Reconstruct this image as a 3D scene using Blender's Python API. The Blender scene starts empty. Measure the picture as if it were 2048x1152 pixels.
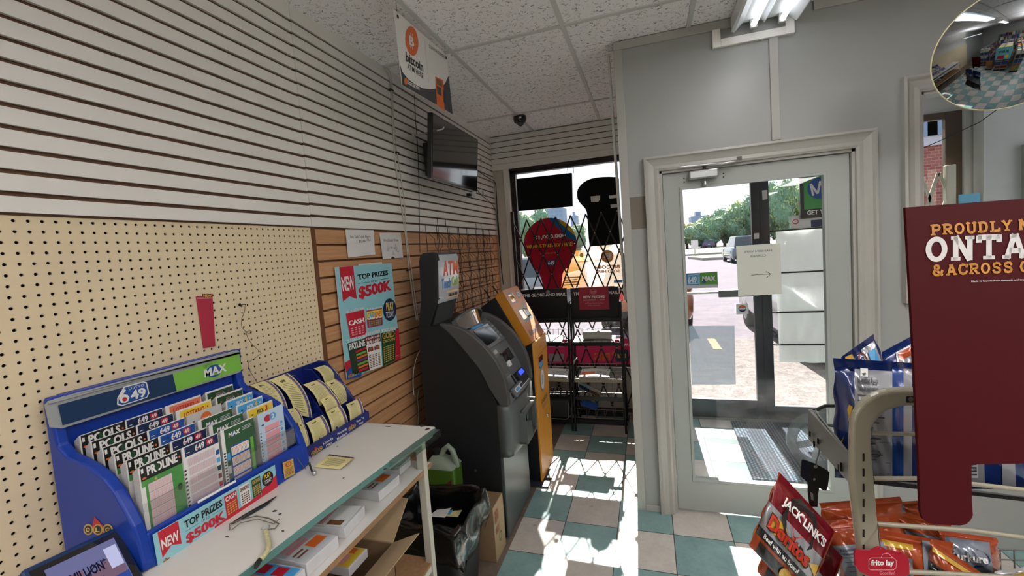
EXPO=0.40; SKY=.95; SUN=20.0; LAMP=2.6; LA=10.0; LB=34.0; LU=44.0; LC=8.0
import bpy, bmesh, math, random
from mathutils import Vector, Matrix, Euler
random.seed(7)
PI=math.pi
SC=bpy.context.scene; COL=SC.collection
# ---------- camera calibration ----------
YAW,PIT,ROL,FPX=-.3081,-.0679,-.0723,864.42
CAM=Vector((1.4468,0,1.6373)); PPX,PPY=1024.6,563.12
def _rot():
    cy,sy=math.cos(YAW),math.sin(YAW); ct,st=math.cos(PIT),math.sin(PIT)
    f=Vector((sy*ct,cy*ct,st)); rt=Vector((cy,-sy,0)); up=rt.cross(f)
    c,s=math.cos(ROL),math.sin(ROL)
    return c*rt+s*up, -s*rt+c*up, f
RT,UP,FW=_rot()
def ray(u,v): return RT*((u-PPX)/FPX)+UP*(-(v-PPY)/FPX)+FW
def AX(u,v,x=0.): d=ray(u,v); return CAM+d*((x-CAM.x)/d.x)
def AY(u,v,y): d=ray(u,v); return CAM+d*((y-CAM.y)/d.y)
def AZ(u,v,z=0.): d=ray(u,v); return CAM+d*((z-CAM.z)/d.z)
def AD(u,v,d): return CAM+ray(u,v)*d
def V(*a): return Vector(a)
# ---------- materials ----------
def lin(c):
    if isinstance(c,str):
        c=c.lstrip('#'); c=[int(c[i:i+2],16)/255 for i in (0,2,4)]
        c=[x/12.92 if x<=.04045 else ((x+.055)/1.055)**2.4 for x in c]
    return (c[0],c[1],c[2],1)
MATS={}
class NT:
    def __init__(s,m): s.t=m.node_tree; s.n=s.t.nodes; s.l=s.t.links
    def new(s,k,**kw):
        n=s.n.new(k)
        for a,b in kw.items(): setattr(n,a,b)
        return n
    def put(s,node,i,val):
        if hasattr(val,'links') or isinstance(val,bpy.types.NodeSocket): s.l.new(val,node.inputs[i])
        elif val is not None: node.inputs[i].default_value=val
    def math(s,op,a,b=None,c=None):
        n=s.new('ShaderNodeMath',operation=op)
        for i,q in enumerate((a,b,c)):
            if q is not None: s.put(n,i,q)
        return n.outputs[0]
    def mix(s,f,a,b):
        n=s.new('ShaderNodeMix',data_type='RGBA'); s.put(n,0,f); s.put(n,6,a); s.put(n,7,b); return n.outputs[2]
    def noise(s,vec,scale,detail=3,rough=.5,dist=0):
        n=s.new('ShaderNodeTexNoise'); s.put(n,'Vector',vec); n.inputs['Scale'].default_value=scale
        n.inputs['Detail'].default_value=detail; n.inputs['Roughness'].default_value=rough; n.inputs['Distortion'].default_value=dist
        return n.outputs[0]
    def coord(s,o='Object'): return s.new('ShaderNodeTexCoord').outputs[o]
    def mapping(s,v,sc=(1,1,1),rot=(0,0,0),loc=(0,0,0)):
        n=s.new('ShaderNodeMapping'); s.put(n,0,v); n.inputs['Scale'].default_value=sc; n.inputs['Rotation'].default_value=rot; n.inputs['Location'].default_value=loc; return n.outputs[0]
    def ramp(s,f,stops):
        n=s.new('ShaderNodeValToRGB'); s.put(n,0,f); e=n.color_ramp.elements
        while len(e)<len(stops): e.new(.5)
        for q,(p,c) in zip(e,stops): q.position=p; q.color=c
        return n.outputs[0]
    def bump(s,h,st=.3,d=.01):
        n=s.new('ShaderNodeBump'); s.put(n,'Height',h); n.inputs['Strength'].default_value=st; n.inputs['Distance'].default_value=d; return n.outputs[0]
def base(name):
    m=bpy.data.materials.new(name); m.use_nodes=True; t=NT(m); b=t.n['Principled BSDF']; MATS[name]=m; return m,t,b
def M(name,col,rough=.6,metal=0,var=.06,scale=12,bump=0,bscale=60,coat=0,trans=0,spec=.5,emit=0,alpha=1):
    if name in MATS: return MATS[name]
    m,t,b=base(name); c=lin(col)
    if var:
        f=t.noise(t.coord(),scale,4)
        d=tuple(x*(1-var*2) for x in c[:3])+(1,); l=tuple(min(1,x*(1+var)) for x in c[:3])+(1,)
        t.l.new(t.mix(f,d,l),b.inputs['Base Color'])
    else: b.inputs['Base Color'].default_value=c
    b.inputs['Roughness'].default_value=rough; b.inputs['Metallic'].default_value=metal
    b.inputs['Specular IOR Level'].default_value=spec
    b.inputs['Coat Weight'].default_value=coat; b.inputs['Coat Roughness'].default_value=.1
    b.inputs['Transmission Weight'].default_value=trans; b.inputs['Alpha'].default_value=alpha
    if emit: b.inputs['Emission Color'].default_value=c; b.inputs['Emission Strength'].default_value=emit
    if bump: t.l.new(t.bump(t.noise(t.coord(),bscale,4),bump,.005),b.inputs['Normal'])
    return m
def thin_glass(name,tint='#ffffff',refl=.07,smudge=0,rough=.02,haze='#ffffff'):
    m,t,b=base(name); t.n.remove(b); out=t.n['Material Output']
    tr=t.new('ShaderNodeBsdfTransparent'); tr.inputs[0].default_value=lin(tint)
    gl=t.new('ShaderNodeBsdfGlossy'); gl.inputs['Roughness'].default_value=rough
    fr=t.new('ShaderNodeFresnel'); fr.inputs[0].default_value=1.35
    mx=t.new('ShaderNodeMixShader'); t.l.new(t.math('MULTIPLY',fr.outputs[0],refl*14),mx.inputs[0]); t.l.new(tr.outputs[0],mx.inputs[1]); t.l.new(gl.outputs[0],mx.inputs[2])
    o=mx.outputs[0]
    if smudge:
        df=t.new('ShaderNodeBsdfTranslucent'); df.inputs[0].default_value=lin(haze)
        m2=t.new('ShaderNodeMixShader'); f=t.noise(t.mapping(t.coord(),(1,1,2.2)),6,6,.65)
        f=t.math('MULTIPLY',t.math('POWER',f,2.0),smudge*3); t.l.new(f,m2.inputs[0]); t.l.new(o,m2.inputs[1]); t.l.new(df.outputs[0],m2.inputs[2]); o=m2.outputs[0]
    t.l.new(o,out.inputs[0]); return m
def sheet(name,col,trl=.4,alpha=1,var=.04):
    # thin printed sheet: diffuse + translucent (daylight glows through)
    m,t,b=base(name); t.n.remove(b); out=t.n['Material Output']
    c=lin(col); f=t.noise(t.coord(),9,4); cc=t.mix(f,tuple(x*(1-var) for x in c[:3])+(1,),c)
    d=t.new('ShaderNodeBsdfDiffuse'); t.l.new(cc,d.inputs[0]); r=t.new('ShaderNodeBsdfTranslucent'); t.l.new(cc,r.inputs[0])
    mx=t.new('ShaderNodeMixShader'); mx.inputs[0].default_value=trl; t.l.new(d.outputs[0],mx.inputs[1]); t.l.new(r.outputs[0],mx.inputs[2]); o=mx.outputs[0]
    if alpha<1:
        tr=t.new('ShaderNodeBsdfTransparent'); m2=t.new('ShaderNodeMixShader'); m2.inputs[0].default_value=alpha; t.l.new(tr.outputs[0],m2.inputs[1]); t.l.new(o,m2.inputs[2]); o=m2.outputs[0]
    t.l.new(o,out.inputs[0]); return m
def emis(name,col,st):
    m,t,b=base(name); t.n.remove(b); e=t.new('ShaderNodeEmission'); e.inputs[0].default_value=lin(col); e.inputs[1].default_value=st
    t.l.new(e.outputs[0],t.n['Material Output'].inputs[0]); return m
# ---------- mesh builder ----------
TXT={}
def text_mesh(s,bold=0.,shear=0.):
    k=(s,bold,shear)
    if k in TXT: return TXT[k]
    cu=bpy.data.curves.new('t','FONT'); cu.body=s; cu.offset=bold; cu.shear=shear; cu.resolution_u=2; cu.size=1
    o=bpy.data.objects.new('t',cu); COL.objects.link(o)
    me=o.to_mesh(); vs=[(v.co.x,v.co.y) for v in me.vertices]; fs=[tuple(p.vertices) for p in me.polygons]; o.to_mesh_clear()
    bpy.data.objects.remove(o); bpy.data.curves.remove(cu)
    if vs:
        x0=min(v[0] for v in vs);x1=max(v[0] for v in vs);y0=min(v[1] for v in vs);y1=max(v[1] for v in vs)
        vs=[((x-x0)/max(x1-x0,1e-6),(y-y0)/max(y1-y0,1e-6)) for x,y in vs]; asp=(x1-x0)/max(y1-y0,1e-6)
    else: asp=1
    TXT[k]=(vs,fs,asp); return TXT[k]
class MB:
    def __init__(s): s.v=[]; s.f=[]; s.m=[]; s.sm=[]; s.mats=[]
    def mi(s,m):
        if m not in s.mats: s.mats.append(m)
        return s.mats.index(m)
    def add(s,vs,fs,m,smooth=False):
        o=len(s.v); vs=list(vs); assert all(k<len(vs) for f in fs for k in f),'face index'; s.v+= [tuple(v) for v in vs]; i=s.mi(m)
        for f in fs: s.f.append(tuple(o+k for k in f)); s.m.append(i); s.sm.append(smooth)
        return s
    def box(s,a,b,m,mat4=None):
        x0,x1=sorted((a[0],b[0]));y0,y1=sorted((a[1],b[1]));z0,z1=sorted((a[2],b[2]))
        vs=[Vector(p) for p in ((x0,y0,z0),(x1,y0,z0),(x1,y1,z0),(x0,y1,z0),(x0,y0,z1),(x1,y0,z1),(x1,y1,z1),(x0,y1,z1))]
        if mat4: vs=[mat4@v for v in vs]
        return s.add(vs,[(0,3,2,1),(4,5,6,7),(0,1,5,4),(1,2,6,5),(2,3,7,6),(3,0,4,7)],m)
    def hexa(s,bot,top,m):   # 4 bottom pts, 4 top pts
        return s.add(list(bot)+list(top),[(0,3,2,1),(4,5,6,7),(0,1,5,4),(1,2,6,5),(2,3,7,6),(3,0,4,7)],m)
    def prism(s,poly,off,m,smooth=False,m_side=None):
        n=len(poly); off=Vector(off); P=[Vector(p) for p in poly]; Q=[p+off for p in P]
        s.add(P+Q,[tuple(range(n)),tuple(range(2*n-1,n-1,-1))],m)
        s.add(P+Q,[(i,(i+1)%n,n+(i+1)%n,n+i) for i in range(n)],m_side or m,smooth); return s
    def loft(s,rings,m,smooth=True,cap=True,closed=True):
        n=len(rings[0]); vs=[p for r in rings for p in r]; fs=[]
        for k in range(len(rings)-1):
            for i in range(n if closed else n-1):
                j=(i+1)%n; fs.append((k*n+i,k*n+j,(k+1)*n+j,(k+1)*n+i))
        s.add(vs,fs,m,smooth)
        if cap: s.add(rings[0],[tuple(range(n-1,-1,-1))],m); s.add(rings[-1],[tuple(range(n))],m)
        return s
    def tube(s,pts,r,m,n=8,closed=False):
        P=[Vector(p) for p in pts]; rings=[]; up=None
        for i,p in enumerate(P):
            a=P[i-1] if (i>0 or closed) else P[i]; b=P[(i+1)%len(P)] if (i<len(P)-1 or closed) else P[i]
            d=(b-a); d=d.normalized() if d.length>1e-9 else Vector((0,0,1))
            if up is None:
                up=Vector((0,0,1)) if abs(d.z)<.9 else Vector((1,0,0))
            e=(up-d*up.dot(d)); e=e.normalized() if e.length>1e-6 else d.orthogonal().normalized(); up=e; g=d.cross(e)
            rr=r[i] if isinstance(r,(list,tuple)) else r
            rings.append([p+(e*math.cos(2*PI*k/n)+g*math.sin(2*PI*k/n))*rr for k in range(n)])
        if closed: rings.append(rings[0])
        return s.loft(rings,m,True,not closed)
    def rod(s,a,b,r,m,n=8): return s.tube([a,b],r,m,n)
    def lathe(s,prof,m,c=(0,0,0),axis=(0,0,1),n=24,smooth=True):
        ax=Vector(axis).normalized(); e=ax.orthogonal().normalized(); g=ax.cross(e); c=Vector(c)
        return s.loft([[c+ax*h+(e*math.cos(2*PI*k/n)+g*math.sin(2*PI*k/n))*max(r,1e-5) for k in range(n)] for r,h in prof],m,smooth,True)
    def ball(s,c,r,m,n=12):
        r=(r,r,r) if not isinstance(r,(tuple,list)) else r; c=Vector(c)
        rings=[[c+Vector((r[0]*math.sin(PI*j/n)*math.cos(2*PI*k/(n*2)),r[1]*math.sin(PI*j/n)*math.sin(2*PI*k/(n*2)),r[2]*math.cos(PI*j/n))) for k in range(n*2)] for j in range(n+1)]
        return s.loft(rings,m,True,False)
    def quad(s,a,b,c,d,m): return s.add([a,b,c,d],[(0,1,2,3)],m)
    def obj(s,name,parent=None,bevel=0,bseg=2,loc=None,subd=0,solid=0):
        me=bpy.data.meshes.new(name); off=Vector(loc) if loc is not None else Vector((0,0,0))
        me.from_pydata([tuple(Vector(v)-off) for v in s.v],[],s.f)
        for m in s.mats: me.materials.append(m)
        me.polygons.foreach_set('material_index',s.m); me.polygons.foreach_set('use_smooth',s.sm); me.update()
        o=bpy.data.objects.new(name,me); COL.objects.link(o); o.location=off
        if parent is not None:
            o.parent=parent
            # world = parent.loc + o.loc ; all empties unrotated while building
            pl=Vector((0,0,0)); p=parent
            while p: pl+=p.location; p=p.parent
            o.location=off-pl
        if solid: md=o.modifiers.new('s','SOLIDIFY'); md.thickness=solid; md.offset=0
        if bevel:
            md=o.modifiers.new('b','BEVEL'); md.width=bevel; md.segments=bseg; md.limit_method='ANGLE'; md.angle_limit=.6; md.harden_normals=False
        if subd: md=o.modifiers.new('u','SUBSURF'); md.levels=subd; md.render_levels=subd
        return o
def clean(o,dist=1e-5):
    bm=bmesh.new(); bm.from_mesh(o.data); bmesh.ops.remove_doubles(bm,verts=bm.verts,dist=dist); bmesh.ops.recalc_face_normals(bm,faces=bm.faces); bm.to_mesh(o.data); bm.free(); return o
def tag(o,label,cat,group=None,kind=None):
    o['label']=label; o['category']=cat
    if group: o['group']=group
    if kind: o['kind']=kind
    return o
def thing(name,label,cat,loc=(0,0,0),group=None):
    o=bpy.data.objects.new(name,None); COL.objects.link(o); o.location=loc; o.empty_display_size=.05; return tag(o,label,cat,group)
def struct(o,label=None):
    o['kind']='structure'
    if label: o['label']=label
    return o
def dup(root,delta,label=None,group=None,seen=None):
    def cp(o,p):
        c=o.copy(); COL.objects.link(c); c.parent=p
        for k in list(o.children): cp(k,c)
        return c
    c=cp(root,None); c.location=root.location+Vector(delta)
    if label: c['label']=label
    if group: c['group']=group
    return c
class Print:
    """flat graphics laid on a surface: fn(u,v,h)->world point; layers .25 mm apart"""
    def __init__(s,mb,O,U,Vv,step=.0003,fn=None):
        s.mb=mb; s.O=Vector(O); s.U=Vector(U).normalized(); s.V=Vector(Vv).normalized(); s.N=s.U.cross(s.V).normalized(); s.k=0; s.step=step; s.fn=fn
    def w(s,u,v,h):
        if s.fn: return s.fn(u,v,h)
        return s.O+s.U*u+s.V*v+s.N*h
    def q(s,px,py):
        d=ray(px,py); t=(s.O-CAM).dot(s.N)/d.dot(s.N); p=CAM+d*t-s.O; return (p.dot(s.U),p.dot(s.V))
    def L(s,l): return (l if l is not None else 1)*s.step
    def poly(s,pts,m,l=1):
        s.mb.add([s.w(a,b,s.L(l)) for a,b in pts],[tuple(range(len(pts)))],m)
    def rect(s,u0,v0,u1,v1,m,l=1,nx=1,ny=1):
        if nx==1 and ny==1: return s.poly([(u0,v0),(u1,v0),(u1,v1),(u0,v1)],m,l)
        vs=[s.w(u0+(u1-u0)*i/nx,v0+(v1-v0)*j/ny,s.L(l)) for j in range(ny+1) for i in range(nx+1)]
        s.mb.add(vs,[(j*(nx+1)+i,j*(nx+1)+i+1,(j+1)*(nx+1)+i+1,(j+1)*(nx+1)+i) for j in range(ny) for i in range(nx)],m,True)
    def ell(s,cu,cv,a,b,m,l=1,n=28,r0=0,a0=0,a1=2*PI):
        full=abs(a1-a0-2*PI)<1e-4; k=n if full else n+1
        ang=[a0+(a1-a0)*i/n for i in range(k)]
        o=[(cu+a*math.cos(t),cv+b*math.sin(t)) for t in ang]
        if r0==0: return s.poly(o+([] if full else [(cu,cv)]),m,l)
        i_=[(cu+a*r0*math.cos(t),cv+b*r0*math.sin(t)) for t in ang]; h=s.L(l)
        s.mb.add([s.w(x,y,h) for x,y in o+i_],[(j,(j+1)%k,k+(j+1)%k,k+j) for j in range(k if full else k-1)],m)
    def line(s,pts,wd,m,l=1):
        for (a,b),(c,d) in zip(pts,pts[1:]):
            L_=math.hypot(c-a,d-b) or 1e-6; nx,ny=-(d-b)/L_*wd/2,(c-a)/L_*wd/2
            s.poly([(a+nx,b+ny),(a-nx,b-ny),(c-nx,d-ny),(c+nx,d+ny)],m,l)
    def text(s,t,a,b,c,m,l=2,bold=.0,shear=0.):
        """a=bottom-left, b=bottom-right, c=top-left (plane coords)"""
        ex=max(0,bold-.025)*.9; vs,fs,asp=text_mesh(t,min(bold,.025),shear); d=ex/max(asp,.1)
        for k,o in enumerate((0,d,-d) if ex else (0,)):
            h=s.L(l+.35*k); s.mb.add([s.w(a[0]+(x*(1-2*d)+d+o)*(b[0]-a[0])+y*(c[0]-a[0]),a[1]+(x*(1-2*d)+d+o)*(b[1]-a[1])+y*(c[1]-a[1]),h) for x,y in vs],fs,m)
    def tb(s,t,u0,v0,u1,v1,m,l=2,bold=.0,shear=0.): s.text(t,(u0,v0),(u1,v0),(u0,v1),m,l,bold,shear)
    def th(s,t,cu,v0,h,m,l=2,bold=0.,align='c',sx=1.):
        _,_,asp=text_mesh(t,bold); w=asp*h*sx; u0=cu-w/2 if align=='c' else (cu if align=='l' else cu-w)
        s.tb(t,u0,v0,u0+w,v0+h,m,l,bold)
    def lines(s,u0,v0,u1,v1,n,m,l=2,fill=.45,jag=.0,rng=None):
        rng=rng or random
        for i in range(n):
            y=v1-(i+.5)*(v1-v0)/n; hh=(v1-v0)/n*fill/2; e=u1-(u1-u0)*jag*rng.random()
            s.rect(u0,y-hh,e,y+hh,m,l)
    def grid(s,u0,v0,u1,v1,nx,ny,m,l=2,fx=.5,fy=.5):
        for i in range(nx):
            for j in range(ny):
                cx=u0+(i+.5)*(u1-u0)/nx; cy=v0+(j+.5)*(v1-v0)/ny; a=(u1-u0)/nx*fx/2; b=(v1-v0)/ny*fy/2
                s.rect(cx-a,cy-b,cx+a,cy+b,m,l)
def PX(O_x,mb,**k):   # plane facing +x at x=O_x ; u=+y v=+z
    return Print(mb,(O_x,0,0),(0,1,0),(0,0,1),**k)
def PYm(O_y,mb,**k):  # plane facing -y ; u=+x v=+z
    return Print(mb,(0,O_y,0),(1,0,0),(0,0,1),**k)
# ================= CAMERA, LIGHT =================
cd=bpy.data.cameras.new('camera'); cam=bpy.data.objects.new('camera',cd); COL.objects.link(cam); SC.camera=cam
m3=Matrix((RT,UP,-FW)).transposed(); cam.matrix_world=Matrix.Translation(CAM)@m3.to_4x4()
cd.sensor_width=36; cd.lens=FPX/2048*36; cd.shift_x=-(PPX-1024)/2048; cd.shift_y=-(576-PPY)/2048; cd.clip_start=.02; cd.clip_end=400
SC.view_settings.view_transform='Standard'; SC.view_settings.look='None'; SC.view_settings.gamma=1; SC.view_settings.use_curve_mapping=False
SC.view_settings.exposure=EXPO
w=bpy.data.worlds.new('sky'); SC.world=w; w.use_nodes=True; nt=w.node_tree
bg=nt.nodes['Background']; bg.inputs[1].default_value=SKY
tc=nt.nodes.new('ShaderNodeTexCoord'); sp=nt.nodes.new('ShaderNodeSeparateXYZ'); rp=nt.nodes.new('ShaderNodeValToRGB')
nt.links.new(tc.outputs['Generated'],sp.inputs[0]); nt.links.new(sp.outputs['Z'],rp.inputs[0]); nt.links.new(rp.outputs[0],bg.inputs[0])
e=rp.color_ramp.elements; e[0].position=.0; e[0].color=(.93,.97,1,1); e[1].position=.7; e[1].color=(.72,.86,1,1)
sl=bpy.data.lights.new('sun','SUN'); sl.energy=SUN; sl.angle=.009; sl.color=(1,.96,.9); so=bpy.data.objects.new('sun',sl); COL.objects.link(so)
so.rotation_euler=Vector((.02,-1,-.823)).to_track_quat('-Z','Y').to_euler(); so.location=(1,9,9)

# ================= SETTING MATERIALS =================
YD=2.65; YB=4.17; H=2.787
m_slat=M('slat white',  '#e8e5de',.45,var=.03,scale=3)
m_groove=M('slat groove','#6b4c34',.8,var=.2,scale=20)
m_peg=M('pegboard cream','#e2cfab',.55,var=.05,scale=4)
m_dark=M('black void','#0a0908',.9,var=0)
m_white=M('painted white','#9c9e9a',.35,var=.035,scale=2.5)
m_trim=M('trim white','#aaa8a1',.38,var=.05,scale=5)
m_greige=M('bare greige','#746b5e',.6,var=.03)
def mk_wood():
    m,t,b=base('maple slat'); c=t.coord(); n=t.noise(t.mapping(c,(1,1.2,26)),3.2,5,.6,.6); n2=t.noise(t.mapping(c,(1,.7,8)),2,3)
    f=t.math('ADD',t.math('MULTIPLY',n,.6),t.math('MULTIPLY',n2,.4))
    t.l.new(t.ramp(f,[(.3,lin('#a3764c')),(.55,lin('#c4946a')),(.75,lin('#d2a67a'))]),b.inputs['Base Color']); b.inputs['Roughness'].default_value=.42; return m
m_wood=mk_wood()
m_woodedge=M('wood edge','#6d4526',.6,var=.15)
def mk_floor():
    m,t,b=base('checker tiles'); c=t.coord(); s=t.new('ShaderNodeSeparateXYZ'); t.l.new(c,s.inputs[0])
    T=.3048
    u=t.math('DIVIDE',t.math('SUBTRACT',s.outputs[0],.8967),T); v=t.math('DIVIDE',t.math('SUBTRACT',s.outputs[1],2.1392),T)
    fu=t.math('FLOOR',u); fv=t.math('FLOOR',v); par=t.math('MODULO',t.math('ADD',t.math('ADD',fu,fv),100),2)
    wn=t.new('ShaderNodeTexWhiteNoise',noise_dimensions='2D'); cb=t.new('ShaderNodeCombineXYZ'); t.l.new(fu,cb.inputs[0]); t.l.new(fv,cb.inputs[1]); t.l.new(cb.outputs[0],wn.inputs['Vector'])
    n=t.noise(c,7,6,.62); n2=t.noise(c,45,3,.7)
    nn=t.math('ADD',t.math('MULTIPLY',n,.6),t.math('ADD',t.math('MULTIPLY',n2,.25),t.math('MULTIPLY',wn.outputs[0],.15)))
    teal=t.ramp(nn,[(.3,lin('#6f8f8e')),(.7,lin('#93b3b0'))]); beige=t.ramp(nn,[(.3,lin('#b3aba2')),(.7,lin('#d4cec6'))])
    col=t.mix(par,teal,beige)
    eu=t.math('PINGPONG',u,.5); ev=t.math('PINGPONG',v,.5); ed=t.math('MINIMUM',eu,ev); g=t.math('LESS_THAN',ed,.0075)
    # scuffs
    sc=t.math('GREATER_THAN',t.noise(t.mapping(c,(3,9,1)),4,2),.735)
    col=t.mix(t.math('MULTIPLY',sc,.35),col,lin('#4a4540'))
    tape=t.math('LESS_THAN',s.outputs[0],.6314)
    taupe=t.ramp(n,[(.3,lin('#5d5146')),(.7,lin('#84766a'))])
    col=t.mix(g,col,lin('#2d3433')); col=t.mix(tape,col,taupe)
    t.l.new(col,b.inputs['Base Color']); b.inputs['Roughness'].default_value=.38; b.inputs['Specular IOR Level'].default_value=.45
    t.l.new(t.bump(t.math('SUBTRACT',n,t.math('MULTIPLY',g,.6)),.12,.003),b.inputs['Normal']); return m
m_floor=mk_floor()
def mk_ceil():
    m,t,b=base('acoustic tile'); c=t.coord()
    n=t.noise(c,26,2,.5,1.4); worm=t.math('LESS_THAN',t.math('ABSOLUTE',t.math('SUBTRACT',n,.5)),.022)
    mask=t.math('GREATER_THAN',t.noise(t.mapping(c,loc=(4,2,7)),38,2),.53)
    vo=t.new('ShaderNodeTexVoronoi'); t.l.new(c,vo.inputs['Vector']); vo.inputs['Scale'].default_value=75; dot=t.math('LESS_THAN',vo.outputs['Distance'],.13)
    f=t.math('MAXIMUM',t.math('MULTIPLY',worm,mask),dot)
    col=t.mix(t.math('MULTIPLY',f,.75),lin('#f3eff0'),lin('#4a4641')); t.l.new(col,b.inputs['Base Color']); b.inputs['Roughness'].default_value=.9
    t.l.new(t.bump(t.math('SUBTRACT',1,f),.5,.003),b.inputs['Normal']); return m
m_ceil=mk_ceil()
m_bar=M('ceiling bar','#c8c8c4',.4,var=.02)

# ================= LEFT WALL =================
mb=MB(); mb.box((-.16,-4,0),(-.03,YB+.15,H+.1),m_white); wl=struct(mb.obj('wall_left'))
def slats(name,y0,y1,zs,x0,x1,mface,mgro,gap,parent,back=(-.03,-.012)):
    mb=MB(); lo=min(z for z in zs); hi=max(z for z in zs)
    mb.box((back[0],y0,lo),(back[1],y1,hi),mgro)
    for a,b in zip(zs,zs[1:]):
        a,b=sorted((a,b)); 
        # T-slot boards: chamfered lips
        mb.prism([(x1,y0,a+gap/2),(x1,y0,b-gap/2),(x0,y0,b-gap/2-.0005),(x0,y0,a+gap/2+.0005)],(0,y1-y0,0),mface,m_side=mface)
    return mb.obj(name,parent)
SP=.0534; ZG=2.0252
zw=[1.813]+[ZG+SP*n for n in range(-3,14)]+[H+.02]
slats('white_slatwall_panel',-1.5,1.6125,[z-(.0 if i==0 else .001) for i,z in enumerate(zw)],-.012,.0,m_slat,m_groove,.0125,wl)
slats('white_slatwall_panel',1.6145,YB,[z+(.0 if i==0 else .003) for i,z in enumerate(zw)],-.012,.0,m_slat,m_groove,.0125,wl)
zs=[1.812-.0768*k for k in range(0,24)]; zs[-1]=0.04
slats('maple_slatwall_panel',1.632,YB,zs,-.012,-.0005,m_wood,m_woodedge,.0105,wl)
mb=MB(); mb.box((-.03,1.618,.04),(-.0002,1.632,1.812),m_woodedge); mb.obj('maple_edge_strip',wl)
# pegboard with real holes
mb=MB(); pit=.0264; y1=1.617; z1=1.8125; ny=int((y1+.6)/pit); nz=int((z1-.62)/pit); r=.0043; x=-.012
hy=[y1-.006-pit*(i+.5) for i in range(ny)]; hz=[z1-.0125-pit*k for k in range(nz)]
for cy in hy:
    for cz in hz:
        h=pit/2; sq=[(cy+h,cz),(cy+h,cz+h),(cy,cz+h),(cy-h,cz+h),(cy-h,cz),(cy-h,cz-h),(cy,cz-h),(cy+h,cz-h)]
        ci=[(cy+r*math.cos(PI/4*k),cz+r*math.sin(PI/4*k)) for k in range(8)]
        mb.add([(x,a,b) for a,b in sq]+[(x,a,b) for a,b in ci]+[(x-.004,a,b) for a,b in ci],[(k,(k+1)%8,8+(k+1)%8,8+k) for k in range(8)]+[(8+k,8+(k+1)%8,16+(k+1)%8,16+k) for k in range(8)],m_peg)
a0=hy[-1]-pit/2; b0=hz[-1]-pit/2
mb.box((-.028,a0,b0),(-.024,y1,z1),m_dark); mb.box((x-.004,a0-1,b0),(x,a0,z1),m_peg); mb.box((x-.004,hy[0]+pit/2,b0),(x,y1,z1),m_peg); mb.box((x-.004,a0,hz[0]+pit/2),(x,y1,z1),m_peg); mb.box((x-.004,a0-1,0),(x,y1,b0),m_peg)
mb.obj('pegboard_panel',wl)
# ================= FLOOR / CEILING =================
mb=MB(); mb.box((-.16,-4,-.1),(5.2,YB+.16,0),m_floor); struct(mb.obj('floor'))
mb=MB(); mb.box((-.16,-4,H+.004),(5.2,YB+.16,H+.12),m_ceil); ce=struct(mb.obj('ceiling'))
mb=MB()
xs=[.445+.635*k for k in range(-1+1,8)]; ys=[3.582-1.258*k for k in range(0,7)]
for xx in xs: mb.box((xx-.012,-4,H-.004),(xx+.012,YB,H+.006),m_bar)
for yy in ys: mb.box((-.1,yy-.011,H-.0035),(5.2,yy+.011,H+.006),m_bar)
mb.obj('ceiling_grid',ce)
# ================= BACK (STREET) WALL =================
WX0,WX1,WZ0,WZ1=.185,1.30,.47,2.44
m_wb=M('back wall paint','#c9c0b2',.5,var=.06,scale=4)
mb=MB(); 
mb.box((-.16,YB,0),(WX0-.06,YB+.16,H+.1),m_wb); mb.box((WX0-.06,YB,WZ1+.02),(1.40,YB+.16,H+.1),m_wb); mb.box((WX0-.06,YB,0),(1.40,YB+.16,WZ0),m_wb)
wb=struct(mb.obj('wall_back'))
zb=[WZ1+.075]+[H-.0534*k for k in range(4,-1,-1)]+[H+.02]; zb=sorted(set(round(z,4) for z in zb))
mb=MB(); mb.box((0,YB-.004,zb[0]),(1.31,YB,H),m_groove)
for a,b in zip(zb,zb[1:]): mb.box((0,YB-.014,a+.004),(1.31,YB-.004,b-.004),m_slat)
mb.obj('white_slatwall_panel',wb)
mb=MB(); mb.box((.0,YB-.016,WZ1+.02),(1.31,YB,zb[0]+.002),m_slat); mb.obj('header_board',wb)
# window with dark frame
m_frame=M('dark bronze frame','#2b2724',.4,.5,var=.1)
m_glass=thin_glass('window glass',refl=.05)
m_glass_d=thin_glass('door glass',refl=.05,smudge=.006)
wn=MB(); wn.box((WX0-.02,YB+.02,WZ0),(WX0+.035,YB+.09,WZ1+.02),m_frame); wn.box((WX1-.03,YB+.02,WZ0),(WX1+.02,YB+.09,WZ1+.02),m_frame)
wn.box((WX0-.02,YB+.02,WZ1-.03),(WX1+.02,YB+.09,WZ1+.02),m_frame); wn.box((WX0-.02,YB+.02,WZ0),(WX1+.02,YB+.09,WZ0+.05),m_frame)
wo=struct(wn.obj('window_1',bevel=.004)); 
mb=MB(); mb.box((WX0,YB+.05,WZ0),(WX1,YB+.054,WZ1),m_glass); mb.obj('window_pane',wo)
mb=MB(); mb.box((WX0-.075,YB-.02,WZ0-.03),(WX0-.02,YB+.03,WZ1+.018),m_slat); mb.box((WX0-.02,YB-.0,WZ1),(WX1,YB+.02,WZ1+.03),m_frame); mb.box((WX0-.02,YB-.012,WZ0-.05),(WX1,YB+.03,WZ0),m_trim); mb.obj('window_trim',wo,bevel=.004)
# ================= DOOR WALL =================
DX0,DX1,DZ=1.528,2.467,2.035
RX0,RX1,RZ0,RZ1=2.735,3.75,1.32,2.262
mb=MB(); x0=1.314; t1=YD+.09
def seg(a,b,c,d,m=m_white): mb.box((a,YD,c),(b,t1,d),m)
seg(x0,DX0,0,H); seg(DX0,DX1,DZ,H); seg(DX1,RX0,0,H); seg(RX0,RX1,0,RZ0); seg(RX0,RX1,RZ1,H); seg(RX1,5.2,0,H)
wd=struct(mb.obj('wall_front'))
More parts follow.
